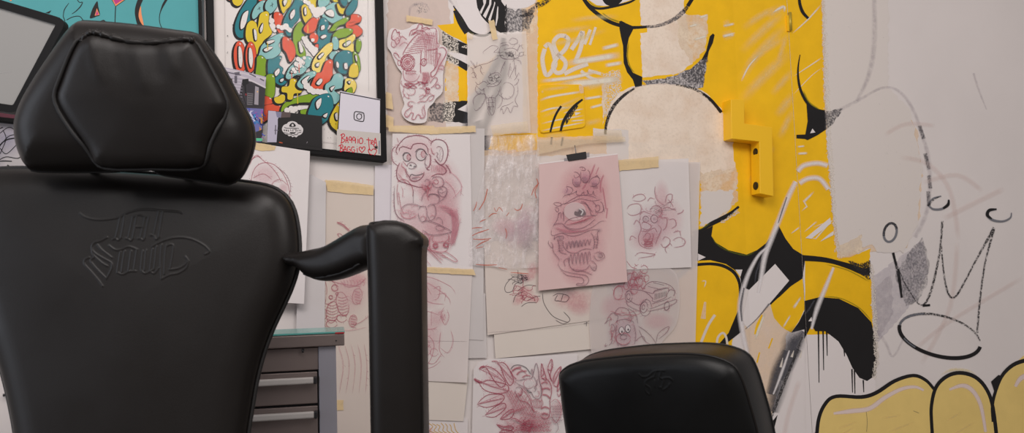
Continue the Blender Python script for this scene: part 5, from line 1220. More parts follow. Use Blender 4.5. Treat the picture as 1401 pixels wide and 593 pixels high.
    bub(k1, C_T, (600, 30, 630, -20, 690, -20, 668, 100, 640, 160, 605, 200, 612, 250, 590, 290, 550, 285, 535, 230, 520, 185, 545, 115), ((570, 120, 605, 75, 610, 120, 580, 160),))
    puff(k1, 480, 215, 16, 510, 225, 20, 540, 215, 24, 575, 245, 18, 605, 225, 10, 625, 250, 8, 560, 235, 16)
    bub(k1, C_Y, (330, 120, 378, 92, 404, 112, 400, 195, 428, 262, 402, 296, 360, 330, 338, 380, 325, 432, 300, 438, 288, 370, 240, 350, 214, 295, 224, 205, 258, 168, 298, 185, 312, 225), ((275, 240, 298, 255, 302, 320, 285, 325), (326, 232, 352, 188, 350, 240, 332, 268)))
    bub(k1, C_L, (330, 420, 345, 370, 400, 320, 470, 280, 520, 270, 498, 330, 478, 368, 500, 415, 450, 468, 370, 480, 322, 458), ((380, 340, 432, 325, 445, 338, 395, 362), (356, 405, 400, 380, 432, 388, 380, 422)))
    bub(k1, C_G, (640, 190, 680, 170, 712, 200, 712, 265, 680, 300, 655, 335, 690, 395, 700, 450, 655, 460, 615, 420, 600, 330, 605, 250), ((640, 350, 655, 345, 680, 410, 655, 430),))
    bub(k1, C_O, (515, 312, 545, 300, 600, 348, 620, 430, 600, 480, 572, 500, 545, 430, 516, 390), (), True, ((555, 340, 565, 330),))
    bub(k1, C_O, (150, 337, 188, 352, 210, 420, 215, 520, 195, 580, 150, 582, 122, 500, 120, 405), ((152, 385, 175, 395, 186, 480, 176, 550, 155, 520),))
    bub(k1, C_O, (245, 342, 283, 365, 300, 460, 282, 560, 245, 587, 220, 520, 215, 420), ((238, 395, 260, 405, 271, 490, 256, 555, 236, 500),))
    bub(k1, C_G, (310, 460, 350, 455, 396, 510, 400, 560, 380, 620, 300, 620, 304, 520))
    bub(k2, C_Y, (140, 45, 190, 38, 215, 100, 210, 150, 180, 195, 150, 160, 136, 105), ((150, 80, 165, 60, 172, 110, 158, 125),))
    bub(k2, C_O, (170, 200, 220, 145, 270, 140, 276, 190, 230, 260, 180, 270, 150, 240))
    bub(k2, C_Y, (190, -20, 262, -20, 262, 40, 235, 70, 205, 30))
    bub(k2, C_L, (268, 20, 285, -20, 362, -20, 355, 30, 315, 58, 280, 60))
    bub(k2, C_Y, (380, -20, 440, -20, 440, 10, 400, 15)); bub(k2, C_L, (500, -20, 590, -20, 570, 15, 520, 20))
    bub(k2, C_L, (330, 60, 400, 20, 440, 50, 466, 120, 450, 178, 390, 190, 330, 155, 300, 125), ((322, 100, 370, 78, 396, 108, 388, 140, 345, 128),))
    bub(k2, C_Y, (420, 32, 450, 40, 492, 78, 480, 112, 442, 102)); bub(k2, C_T, (445, -20, 500, -20, 500, 40, 470, 45))
    bub(k2, C_T, (520, 40, 560, -10, 586, -10, 580, 60, 520, 125, 492, 98))
    puff(k2, 165, 10, 18, 190, 25, 18, 215, 55, 22, 235, 85, 26, 255, 115, 28, 285, 95, 30, 310, 75, 22, 270, 80, 24)
    bub(k2, C_T, (290, 155, 330, 150, 355, 200, 342, 240, 400, 258, 385, 320, 330, 378, 262, 390, 248, 330, 270, 230), ((290, 215, 314, 205, 318, 235, 290, 245), (285, 300, 320, 282, 334, 300, 300, 318)))
    bub(k2, C_G, (380, 222, 410, 185, 500, 140, 525, 152, 510, 190, 440, 205, 402, 250, 362, 247), (), True, ((400, 225, 470, 205),))
    bub(k2, C_O, (540, 120, 590, 118, 620, 142, 608, 178, 560, 195, 598, 212, 630, 258, 582, 300, 540, 260, 496, 222, 500, 185, 530, 160), (), True, ((520, 188, 575, 172), (515, 215, 570, 205)))
    bub(k2, C_G, (400, 270, 450, 235, 540, 235, 545, 265, 492, 298, 430, 310, 388, 302))
    bub(k2, C_YP, (440, 330, 500, 310, 560, 275, 570, 310, 545, 350, 575, 370, 568, 420, 530, 420, 440, 388), ((470, 362, 520, 330, 532, 350, 492, 380),))
    bub(k2, C_O, (200, 290, 240, 265, 270, 300, 255, 345, 220, 340)); bub(k2, C_O, (245, 365, 270, 360, 268, 395, 250, 400), (), False)
    puff(k2, 150, 310, 16, 170, 335, 24, 190, 365, 28, 215, 395, 28, 235, 420, 26, 250, 400, 18, 225, 325, 14, 235, 440, 16)
    bub(k2, C_G, (580, 330, 606, 320, 620, 360, 602, 420, 578, 410)); bub(k2, C_G, (555, 420, 580, 430, 602, 470, 612, 560, 595, 572, 552, 500), ((565, 450, 580, 460, 582, 500, 570, 490),))
    bub(k2, C_L, (385, 310, 415, 300, 435, 340, 430, 395, 400, 405, 385, 370)); bub(k2, C_L, (365, 430, 420, 415, 430, 450, 410, 490, 365, 470))
    bub(k2, C_L, (90, 490, 150, 460, 210, 465, 216, 520, 172, 560, 150, 610, 60, 620, 40, 560), ((95, 520, 140, 495, 160, 515, 110, 560),))
    bub(k2, C_YP, (230, 490, 280, 420, 340, 360, 385, 350, 380, 410, 330, 470, 320, 560, 270, 592, 220, 560), ((265, 462, 302, 430, 312, 442, 276, 480), (248, 522, 275, 510, 270, 540, 250, 542)))
    bub(k2, C_T, (410, 460, 450, 420, 500, 410, 540, 430, 545, 520, 520, 592, 450, 592, 402, 520), ((415, 500, 434, 520, 430, 555, 412, 540), (475, 520, 500, 515, 504, 560, 480, 560)))
    bub(k2, C_Y, (530, 540, 570, 510, 592, 540, 590, 620, 520, 620))
    bub(k3, C_T, (362, -40, 395, -48, 440, -72, 460, -62, 440, -10, 470, 20, 462, 60, 508, 82, 490, 130, 450, 145, 400, 110, 362, 62), ((405, 50, 436, 20, 442, 50, 415, 80), (450, 100, 478, 95, 462, 120, 445, 118)))
    bub(k3, C_L, (490, 80, 530, 0, 600, -10, 645, 20, 610, 60, 560, 70, 520, 100), ((520, 50, 560, 10, 590, 20, 550, 50),)); bub(k3, C_L, (575, 140, 600, 80, 650, 50, 690, 70, 620, 160), ((605, 130, 640, 90, 660, 110, 625, 150),))
    puff(k3, 545, 25, 14, 560, 45, 14, 575, 20, 12, 630, 120, 20, 615, 140, 16, 640, 150, 18)
    bub(k3, C_G, (350, 70, 400, 65, 412, 130, 405, 220, 372, 240, 336, 208, 345, 120))
    bub(k3, C_O, (335, 225, 390, 245, 402, 270, 335, 290)); bub(k3, C_O, (320, 310, 380, 285, 455, 285, 460, 310, 420, 350, 352, 400, 318, 412))
    bub(k3, C_G, (470, 290, 520, 255, 600, 225, 650, 213, 722, 200, 740, 240, 700, 268, 600, 272, 520, 290, 480, 325, 456, 340))
    puff(k3, 500, 330, 22, 530, 315, 20, 560, 320, 22, 590, 310, 18, 620, 330, 20, 540, 345, 20)
    bub(k3, C_G, (600, 330, 680, 320, 690, 350, 620, 372))
    bub(k3, C_Y, (405, 240, 440, 225, 470, 205, 488, 240, 465, 275, 420, 275)); bub(k3, C_Y, (525, 100, 560, 98, 572, 120, 565, 155, 607, 170, 600, 200, 552, 206, 540, 246, 505, 246, 500, 202, 462, 192, 465, 156, 512, 150))
    bub(k4, C_O, (190, 150, 230, 60, 270, 45, 300, -30, 350, -40, 350, 55, 370, 98, 332, 120, 300, 168, 250, 170, 190, 165), ((226, 132, 258, 96, 274, 112, 250, 145),))
    bub(k4, C_L, (90, 130, 150, 60, 218, 40, 225, 70, 172, 108, 150, 160, 110, 165), ((120, 115, 160, 80, 180, 80, 140, 130),))
    bub(k4, C_L, (300, 140, 340, 110, 365, 65, 410, 60, 436, 110, 425, 160, 362, 180, 400, 215, 400, 250, 370, 282, 340, 270, 300, 200), ((330, 165, 365, 150, 350, 178, 340, 190),))
    bub(k4, C_YP, (442, 130, 450, 95, 500, 100, 526, 140, 510, 195, 470, 205, 437, 180), ((460, 120, 480, 115, 474, 136),)); bub(k4, C_G, (455, 185, 490, 160, 495, 200, 460, 205), (), False)
    puff(k4, 145, 120, 22, 160, 150, 26, 185, 175, 26, 210, 190, 24, 240, 190, 22, 265, 195, 24, 295, 200, 22, 318, 225, 20, 310, 255, 14)
    bub(k4, C_T, (215, 242, 265, 215, 330, 210, 356, 280, 342, 360, 290, 420, 240, 440, 170, 372, 190, 290), ((225, 272, 264, 240, 260, 290, 235, 322), (275, 372, 310, 350, 300, 385)))
    bub(k4, C_Y, (330, 390, 380, 290, 402, 290, 402, 480, 370, 470, 340, 440), ((365, 360, 385, 350, 385, 400, 372, 400),))
    puff(k1, 640, 480, 18, 665, 500, 20, 625, 520, 18, 650, 530, 22, 690, 470, 14)
    for x, y0, y1, col in ((366, 58, 68, C_Y), (421, 34, 45, C_Y), (473, 50, 63, C_G), (407, 128, 142, C_Y), (409, 88, 100, C_O), (399, 100, 108, C_O)): A.line(P(x, y0, x + .3, y1), [1, .8, 1.2], col)
    rnd = random.Random(3)
    for k in range(26):
        x, y = rnd.choice(((rnd.uniform(308, 322), rnd.uniform(0, 90)), (rnd.uniform(488, 500), rnd.uniform(0, 60)), (rnd.uniform(440, 460), rnd.uniform(168, 190)))); A.dot(x, y, rnd.uniform(.25, .75), C_K)
    ml = paint('mat_line', S(206, 198, 196), .8)
    A.line(P(306, -120, 309, 190), .6, ml); A.line(P(502, -110, 504.5, 125), .6, ml); A.line(P(366, 191, 441, 194, 462, 196), .6, ml)
    # the artwork is kept inside the frame opening
    for ln, keep in (((( 289, -132), (296, 188)), False), (((513, -104), (520, 211)), True)): A.clip(ln, keep)
    s.done(root)
    g = bmesh.new()
    g.faces.new([g.verts.new(WA.hit(x, y, .0215)) for x, y in P(287, -136, 515, -107, 522, 214, 293, 191)])
    gm, nt, p = new_mat('frame_glass')
    tr = N(nt, 'ShaderNodeBsdfTransparent'); gl = N(nt, 'ShaderNodeBsdfGlossy'); gl.inputs['Roughness'].default_value = .05
    mx = N(nt, 'ShaderNodeMixShader'); mx.inputs[0].default_value = .012
    nt.links.new(tr.outputs[0], mx.inputs[1]); nt.links.new(gl.outputs[0], mx.inputs[2])
    nt.links.new(mx.outputs[0], nt.nodes['Material Output'].inputs['Surface'])
    link_bm('glass_pane', g, gm, root)
letters_frame()

# ---------------------------------------------------------------- cards tucked into the frame (in front of the glass)
s = Sheet('photo_card', 'colour photo of a white house porch tucked in the black frame by the headrest', 'photo', P(292, 91, 364, 105.5, 358.5, 198, 288, 190), .0285, paint('photo_dark', S(58, 54, 60), rough=.4), amp=0)
A = s.art; z = K(300, 90, 5.39)
ph = lambda n, r, g, b, **k: paint('photo_' + n, S(r, g, b), rough=.4, **k)
A.poly(z(-40, -5, 170, 38, 345, 82, 340, 160, 240, 118, 170, 105, 130, 300, -40, 300), ph('siding', 186, 178, 190)); 
for k in range(9): A.line(z(60 + k * 4, 90 + k * 22, 170, 100 + k * 22), .8, ph('siding_line', 146, 140, 152))
A.line(z(20, 22, 170, 55, 345, 98), 2, ph('eave', 206, 198, 204)); A.line(z(150, 78, 240, 112, 342, 162), 2.2, ph('eave', 206, 198, 204)); A.line(z(20, 40, 160, 70), 1.4, ph('shade', 96, 90, 102))
for q in ((222, 58, 270, 82), (300, 95, 330, 112)): A.line(z(*q), 1.6, ph('shade', 96, 90, 102))
A.poly(z(110, 50, 150, 45, 150, 70, 118, 72), ph('shade', 96, 90, 102)); A.poly(z(112, 75, 132, 75, 132, 130, 112, 130), ph('shade', 96, 90, 102)); A.poly(z(82, 95, 96, 95, 96, 140, 82, 130), ph('window', 70, 58, 50))
A.poly(z(210, 120, 300, 150, 334, 170, 318, 300, 205, 300), ph('porch', 52, 48, 54)); A.poly(z(265, 150, 292, 160, 288, 290, 258, 285), ph('post', 160, 152, 160)); A.poly(z(205, 200, 250, 205, 245, 290, 205, 290), ph('stairs', 104, 100, 104))
for k in range(5): A.line(z(210, 212 + k * 16, 248, 216 + k * 16), .8, ph('porch', 52, 48, 54))
A.poly(z(170, 100, 215, 95, 218, 130, 175, 150), ph('lamp', 26, 24, 28)); A.line(z(190, 140, 195, 200, 200, 222), 2.6, ph('lamp', 26, 24, 28)); A.line(z(196, 205, 198, 220), 1.6, ph('lamp_red', 150, 50, 60)); A.line(z(160, 190, 180, 230, 200, 300), .8, ph('lamp', 26, 24, 28)); A.dot(*z(282, 192)[0], .9, ph('glow', 240, 190, 110))
A.poly(z(-40, 300, 325, 318, 318, 420, 312, 560, -40, 560), ph('swirl_base', 112, 112, 170))
rnd = random.Random(9); sw = [ph('sw%d' % i, *c) for i, c in enumerate(((216, 222, 240), (80, 92, 180), (150, 90, 170), (40, 50, 110), (196, 180, 210), (60, 130, 190), (210, 140, 60)))]
for k in range(46):
    x, y = rnd.uniform(190, 318), rnd.uniform(312, 500); A.line(z(x, y, x + rnd.uniform(-30, 30), y + rnd.uniform(5, 30), x + rnd.uniform(-20, 40), y + rnd.uniform(20, 60)), rnd.uniform(1, 3), sw[k % 7], taper=.3)
A.poly(z(240, 500, 318, 470, 312, 535, 250, 540), ph('porch', 52, 48, 54)); A.poly(z(200, 532, 318, 536, 316, 556, 200, 554), ph('green', 96, 196, 150))
s.done()
s = Sheet('photo_card', 'dark photo card of a black sign with a white emblem, tucked in the frame bottom', 'photo', P(366.5, 151, 440.5, 159, 441, 206.5, 365, 199), .0290, paint('photo_black', S(30, 27, 28), rough=.4), amp=0)
A = s.art; z = K(370, 150, 8.475)
A.poly(z(-25, 12, 60, 20, 100, 30, 90, 120, 70, 380, -40, 380), ph('pale', 188, 182, 200)); A.poly(z(60, 20, 235, 35, 230, 90, 100, 95), ph('brown', 92, 76, 76)); A.poly(z(60, 25, 130, 30, 120, 95, 75, 90), ph('blueish', 132, 130, 156))
A.poly(z(95, 95, 600, 130, 600, 440, 120, 385, 85, 360, 85, 110), paint('photo_black', S(30, 27, 28), rough=.4)); A.line(z(45, 240, 95, 240), 1, ph('shade', 96, 90, 102)); A.line(z(60, 180, 58, 290), 1.4, ph('shade', 96, 90, 102))
A.line(z(100, 380, 140, 388), 1.2, ph('ember', 200, 90, 50))
em = ph('emblem', 214, 208, 208); ek = paint('photo_black', S(30, 27, 28), rough=.4)
A.poly(cr(z(135, 215, 150, 185, 170, 172, 190, 165, 205, 148, 240, 136, 275, 138, 305, 152, 320, 170, 345, 178, 360, 195, 378, 220, 378, 250, 368, 275, 345, 295, 325, 300, 300, 322, 275, 312, 255, 322, 240, 305, 215, 310, 195, 292, 165, 280, 148, 262, 135, 240), True, 3), em)
A.poly(cr(z(222, 178, 245, 155, 268, 155, 292, 180, 285, 200, 225, 200), True, 3), ek); A.poly(cr(z(243, 180, 257, 166, 270, 182, 262, 194, 250, 192), True, 3), em); A.line(z(160, 208, 200, 218, 260, 216, 330, 220), .9, ek); A.line(z(150, 240, 165, 235), .8, ek)
for q in ((165, 235, 165, 252), (180, 232, 185, 250, 195, 235), (210, 235, 208, 258), (232, 232, 240, 250), (262, 228, 260, 255), (270, 228, 288, 230), (296, 222, 296, 260), (312, 235, 314, 255), (330, 235, 338, 250), (350, 235, 352, 250)): A.line(z(*q), .9, ek)
A.poly(z(222, 262, 296, 265, 280, 282, 235, 282), ek); A.line(z(150, 268, 200, 275), .8, ek); A.line(z(310, 275, 360, 262), .8, ek); A.line(z(190, 290, 225, 285, 250, 296, 270, 300), .9, ek); A.line(z(270, 296, 320, 288), .9, ek); A.line(z(420, 392, 430, 372), .8, ph('shade2', 130, 124, 130))
s.done()
s = Sheet('card', 'white card with a camera logo in the lower right corner of the frame', 'card', P(466, 124.5, 520.5, 136, 519.5, 186, 462, 183), .0285, paint('card_white', S(222, 217, 226), rough=.5), amp=0)
A = s.art; z = K(440, 120, 5.39)
A.line(z(137, 34, 435, 92), 1.2, C_K, smooth=False); A.line(z(137, 34, 120, 320), 1.1, C_K, smooth=False); A.line(z(434, 90, 432, 340), 1.1, C_K, smooth=False)
A.line(z(255, 176, 300, 184, 312, 196, 312, 236, 300, 250, 252, 240, 240, 226, 242, 186), 1.2, C_K, closed=True)
A.line(ellipse(*z(277, 213)[0], 3.5, 3.8), 1.1, C_K, closed=True, smooth=False); A.dot(*z(297, 194)[0], .6, C_K)
s.done()
s = Sheet('note', 'grey note with red handwritten lettering and a heart below the white camera card', 'note', P(461, 177, 520.6, 182.5, 521, 213, 460.5, 206), .0294, paint('note_grey', S(206, 198, 192), rough=.6), amp=0)
A = s.art; z = K(440, 120, 5.39); RP = paint('marker_red', S(206, 30, 52), rough=.5)
for q in ((150, 340, 146, 410), (138, 352, 160, 340, 170, 355, 152, 372, 172, 385, 160, 402, 140, 410), (178, 408, 186, 362, 196, 410), (178, 390, 196, 390), (222, 370, 208, 362, 202, 382, 214, 390, 222, 372, 222, 408), (248, 372, 234, 364, 230, 384, 242, 392, 250, 374, 250, 412), (268, 378, 268, 412), (268, 362, 269, 364), (290, 370, 278, 385, 280, 408, 296, 412, 304, 395, 300, 376, 288, 370), (318, 412, 321, 414),
          (345, 368, 350, 430, 352, 448), (330, 384, 364, 388), (366, 392, 364, 420), (364, 396, 376, 388, 382, 400, 366, 408, 384, 424), (386, 430, 396, 372, 408, 432), (388, 408, 406, 408),
          (140, 422, 138, 470), (125, 432, 148, 420, 158, 434, 142, 446, 160, 456, 150, 470, 134, 472), (164, 470, 174, 432, 184, 474), (166, 456, 184, 456), (210, 440, 196, 436, 190, 458, 200, 474, 212, 466, 210, 456, 202, 456), (242, 440, 226, 438, 220, 460, 232, 478, 244, 468, 242, 458, 234, 458), (262, 446, 264, 478), (261, 432, 262, 434),
          (296, 478, 278, 456, 280, 440, 292, 440, 298, 452, 306, 438, 318, 438, 318, 456, 296, 480), (352, 446, 352, 462), (344, 462, 352, 486, 372, 496), (344, 462, 352, 452, 366, 466, 380, 452, 404, 460, 402, 478, 388, 500), (384, 432, 402, 448)):
    A.line(z(*q), 1.05, RP)
for a_ in range(0, 180, 36): 
    c = z(402, 441)[0]; A.line([(c[0] - 2.6 * math.cos(math.radians(a_)), c[1] - 2.6 * math.sin(math.radians(a_))), (c[0] + 2.6 * math.cos(math.radians(a_)), c[1] + 2.6 * math.sin(math.radians(a_)))], .7, C_K)
A.line(z(426, 392, 424, 490), 1.4, paint('note_blue_edge', S(120, 128, 150), .7), smooth=False)
s.done()

# ---------------------------------------------------------------- teal picture, upper left
def teal_picture():
    root = empty('picture_frame', WA.hit(100, 150, 0))
    tag(root, 'teal picture with black and pink ink strokes in a thin black frame', 'picture')
    outer = P(-230, -190, 271.5, -150, 281, 196, -230, 142); inner = P(-220, -180, 268, -140, 276, 190, -220, 136)
    frame_bars('frame', outer, inner, .001, .022, FRM, root)
    TE = paint('print_sea_teal', S(84, 164, 168), rough=.6, vary=.04)
    s = Sheet('print', None, None, P(-225, -185, 270, -145, 278, 193, -225, 139), .010, TE, amp=0, grid=40); A = s.art; z = K(0, 0, 4.831)
    PKC = paint('print_magenta', S(190, 60, 130), rough=.6); ORC = paint('print_apricot', S(240, 150, 100), rough=.6); LIC = paint('print_lilac', S(214, 202, 222), rough=.6)
    A.poly(P(-220, 132, 60, 146, 279, 170, 279, 196, -220, 142), paint('print_maroon', S(112, 62, 74), rough=.6)); A.line(P(276.5, -140, 279, 190), 3, paint('print_edge_grey', S(92, 100, 104), rough=.6), smooth=False)
    A.line(P(-100, 20, 60, 60, 130, 80), 20, LIC)
    A.line(z(455, 20, 425, 65, 418, 110), [.6, 1.2, .8], C_K); A.line(z(505, -10, 525, 15, 545, 15, 530, 45, 500, 75, 475, 92), [1, .9, 1.4, 1.2, .6], C_K); A.line(z(440, 132, 480, 112, 525, 108, 550, 135, 580, 170), 1, C_K); A.line(z(418, 110, 430, 140), 1, C_K); A.poly(z(300, 85, 340, 68, 325, 90), C_K)
    A.poly(cr(z(596, 122, 600, 90, 615, 50, 642, 8, 650, 45, 660, 98, 640, 108), True, 4), C_K); A.poly(z(626, 104, 640, 55, 658, 98), ORC); A.poly(z(632, 100, 641, 68, 652, 96), PKC)
    A.poly(z(735, -10, 840, -10, 800, 15, 764, 40), ORC); A.poly(z(745, -10, 826, -10, 790, 12, 764, 30), PKC); A.line(z(735, -10, 764, 42, 838, -10), .8, C_K, smooth=False); A.line(z(764, 40, 760, 150, 762, 200), 1.2, C_K)
    A.poly(cr(z(915, -10, 950, -20, 928, 40, 920, 90, 930, 140, 955, 185, 915, 175, 896, 120, 892, 60), True, 4), C_K); A.poly(cr(z(930, 40, 935, 90, 950, 170, 926, 140, 916, 95), True, 4), ORC)
    A.line(z(1110, -20, 1075, 40, 1055, 100, 1056, 150, 1072, 190), [3.2, 3, 1, .9, 1], C_K); A.line(z(660, 145, 685, 135, 700, 150), 1.5, C_K); A.line(z(60, -10, 75, 5), 2, ORC)
    A.line(P(-150, -60, -60, -20, 20, -60, 120, -40, 220, -90), [2, 5, 3, 6, 2], C_K); A.poly(ellipse(-90, 40, 30, 50, 20), ORC); A.poly(ellipse(-90, 40, 22, 40, 20), PKC)
    s.done(root)
teal_picture()
s = Sheet('poster', 'white poster with curling black ink lines below the teal picture', 'poster', P(-200, 147, 270, 197, 276, 440, -200, 424), .003, PW, amp=.0003, seed=31, grid=20)
A = s.art; z = K(0, 0, 2.467)
A.cloud(8, 190, 34, 30, paint('ink_lilac_wash', S(176, 172, 200), .5, soft=1.0)); A.cloud(-20, 215, 30, 30, paint('ink_lilac_wash', S(176, 172, 200), .5, soft=1.0))
for q, w in (((-30, 480, 0, 450, 30, 430, 50, 440), 1.2), ((-20, 520, 10, 480, 40, 468, 65, 470, 78, 490), 2.2), ((-30, 500, 0, 490, 30, 460, 60, 455), 1.4), ((0, 500, 20, 520, 50, 495, 62, 480), 1.2), ((-10, 545, 20, 530, 60, 535, 75, 520, 60, 510), 1.4), ((-40, 560, 0, 545, 40, 545), 1.8), ((10, 440, 20, 470, 0, 520), 1.3), ((-60, 430, -20, 440, 10, 430), 1.6)):
    A.line(z(*q), w * .8, BLK)
for k in range(10): A.line(P(-150 + k * 40, 210 + k * 4, -120 + k * 40, 260, -150 + k * 44, 300 + k * 8), 2, BLK)
s.done()
# small steel hook on the bare wall at the left edge
hb = bmesh.new(); c0 = WA.hit(6, 541, .001)
tube_bm(hb, [c0, c0 + WA.n * .012], .0022, 10); tube_bm(hb, [c0 + WA.n * .012, c0 + WA.n * .012 + UP * .004], .002, 10)
tag(link_bm('wall_hook', hb, plain('hook_steel', S(90, 88, 90), .35, .8), loc=c0), 'tiny dark hook on the bare wall at the left edge beside the chair back', 'hook')
# ================================================================ leather furniture
def leather(name, base=(22, 18, 16), rough=.40, bump=.10):
    m_, nt, p = new_mat(name)
    p.inputs['Base Color'].default_value = S(*base); p.inputs['Specular IOR Level'].default_value = .30
    n1 = noise_node(nt, 420, 3, .6); n2 = noise_node(nt, 9, 3, .5)
    nt.links.new(map_range(nt, n2, .3, .7, rough - .05, rough + .06), p.inputs['Roughness'])
    b = N(nt, 'ShaderNodeBump'); b.inputs['Strength'].default_value = bump; b.inputs['Distance'].default_value = .0012
    nt.links.new(n1, b.inputs['Height']); nt.links.new(b.outputs[0], p.inputs['Normal'])
    return m_
LEA = leather('leather_black'); LEB = leather('leather_black_shaded', (4, 4, 4), .40, .08); STI = plain('stitch_black', S(22, 20, 20), .6)  # LEB: same leather, its colour darkened for the shade on the low chair
STEEL_D = plain('steel_dark', S(60, 60, 62), .35, .9)

def cushion(name, pl, outline, thick, rad, parent, mat=None, bulge=0.0, back=None, hfun=None, grid=.012, extra=(), side=0.0, brad=None, d=0.0):
    """upholstered pad: outline on plane pl (metres), rounded edge, domed face; side = straight band behind the face"""
    mat = mat or LEA
    o = np.array(outline)
    # thin the outline to an even step
    ex = list(extra)
    step = .006
    oo = []
    for i in range(len(o)):
        a, b = o[i], o[(i + 1) % len(o)]; L = np.hypot(*(b - a)); n = max(1, int(round(L / step)))
        for k in range(n): oo.append(tuple(a + (b - a) * k / n))
    on = np.array(oo); nx = np.roll(on, -1, 0) - np.roll(on, 1, 0); nl = np.hypot(nx[:, 0], nx[:, 1]) + 1e-12
    ar = (on[:, 0] * np.roll(on[:, 1], -1) - np.roll(on[:, 0], -1) * on[:, 1]).sum()
    inn = np.stack([-nx[:, 1] / nl, nx[:, 0] / nl], 1) * (1 if ar > 0 else -1)
    for fct in (.04, .13, .26, .42, .62, .85, 1.1):
        q = on + inn * rad * fct; dd = segdist(q, on)
        ex += [tuple(p) for p, k in zip(q, dd) if k > rad * fct * .93]
    x0, y0 = on.min(0); x1, y1 = on.max(0)
    gp = [(a, b) for a in np.arange(x0, x1, grid) for b in np.arange(y0, y1, grid)]
    gd = segdist(np.array(gp), on); gi = inpoly(np.array(gp), on)
    ex += [p for p, k, ii in zip(gp, gd, gi) if ii and k > rad * 1.15]
    k = len(oo)
    allp = oo + ex
    vo, ed, fa, *_ = delaunay_2d_cdt([Vector(p) for p in allp], [(j, (j + 1) % k) for j in range(k)], [], 1, 1e-6)
    pts = np.array([(v.x, v.y) for v in vo]); dist = segdist(pts, on)
    def prof(r): t = np.clip(dist / r, 0, 1); return np.sqrt(np.clip(1 - (1 - t) ** 2, 0, 1))
    zf = thick * prof(rad) + bulge * (1 - np.exp(-dist / (rad * 2.2)))
    if hfun is not None: zf = zf + hfun(pts, dist)
    br = brad or rad
    zb = -side - (back if back is not None else thick) * prof(br)
    bm = bmesh.new()
    f = [bm.verts.new(pl.at(p[0], p[1], d + z)) for p, z in zip(pts, zf)]
    rim = dist < 1e-5
    b_ = [f[i] if (rim[i] and side == 0) else bm.verts.new(pl.at(p[0], p[1], d + z)) for i, (p, z) in enumerate(zip(pts, zb))]
    for t in fa:
        bm.faces.new([f[i] for i in t])
        try: bm.faces.new([b_[i] for i in reversed(t)])
        except ValueError: pass
    if side:
        mp = {v: w for v, w in zip(f, b_)}
        for e in [e for e in bm.edges if len(e.link_faces) == 1 and e.verts[0] in mp and e.verts[1] in mp]:
            v, w = e.verts; bm.faces.new((v, w, mp[w], mp[v]))
    bmesh.ops.recalc_face_normals(bm, faces=bm.faces)
    ob = link_bm(name, bm, mat, parent, smooth=True)
    def front(a, b):
        i = ((pts[:, 0] - a) ** 2 + (pts[:, 1] - b) ** 2).argsort()[:3]
        return d + float(zf[i].mean())
    ob_front = front
    return ob, on, inn, front
def seam(name, pl, on, inn, inset, front, r, parent, mat=STI, lift=0.0, sel=None):
    q = on + inn * inset; q = q[::2]
    if sel: q = np.array([p for p in q if sel(p)])
    bm = bmesh.new(); tube_bm(bm, [pl.at(p[0], p[1], front(p[0], p[1]) + lift) for p in q], r, 8, closed=sel is None)
    return link_bm(name, bm, mat, parent)
def emboss(strokes, amp, w):
    """raised outline of lettering pressed into leather; strokes on the pad plane in metres"""
    S_ = [np.array(s) for s in strokes]
    allp = np.concatenate(S_); lo = allp.min(0) - .01; hi = allp.max(0) + .01
    def f(pts, dist):
        z = np.zeros(len(pts)); near = np.all((pts > lo) & (pts < hi), axis=1)
        if near.any():
            d = np.full(near.sum(), 1e9)
            for s in S_: d = np.minimum(d, segdist(pts[near], s, False))
            z[near] = amp * np.exp(-(d / w) ** 2)
        return z
    return f, lo, hi
def facing(depth_px, yaw=0, lean=0, depth=1.4):
    """upright plane through the line of sight of a pixel; yaw turns the face to the left (+) or right (-), lean tips its top back"""
    o = CAM + ray(*depth_px) * depth
    n = Vector((-math.sin(math.radians(yaw)), -math.cos(math.radians(yaw)), 0))
    u = Vector((math.cos(math.radians(yaw)), -math.sin(math.radians(yaw)), 0))
    v = (UP * math.cos(math.radians(lean)) - n * math.sin(math.radians(lean)))
    return Plane(o, u, v)
Q = lambda pl, pts, d=0.0: [pl.loc(x, y, d) for x, y in pts]

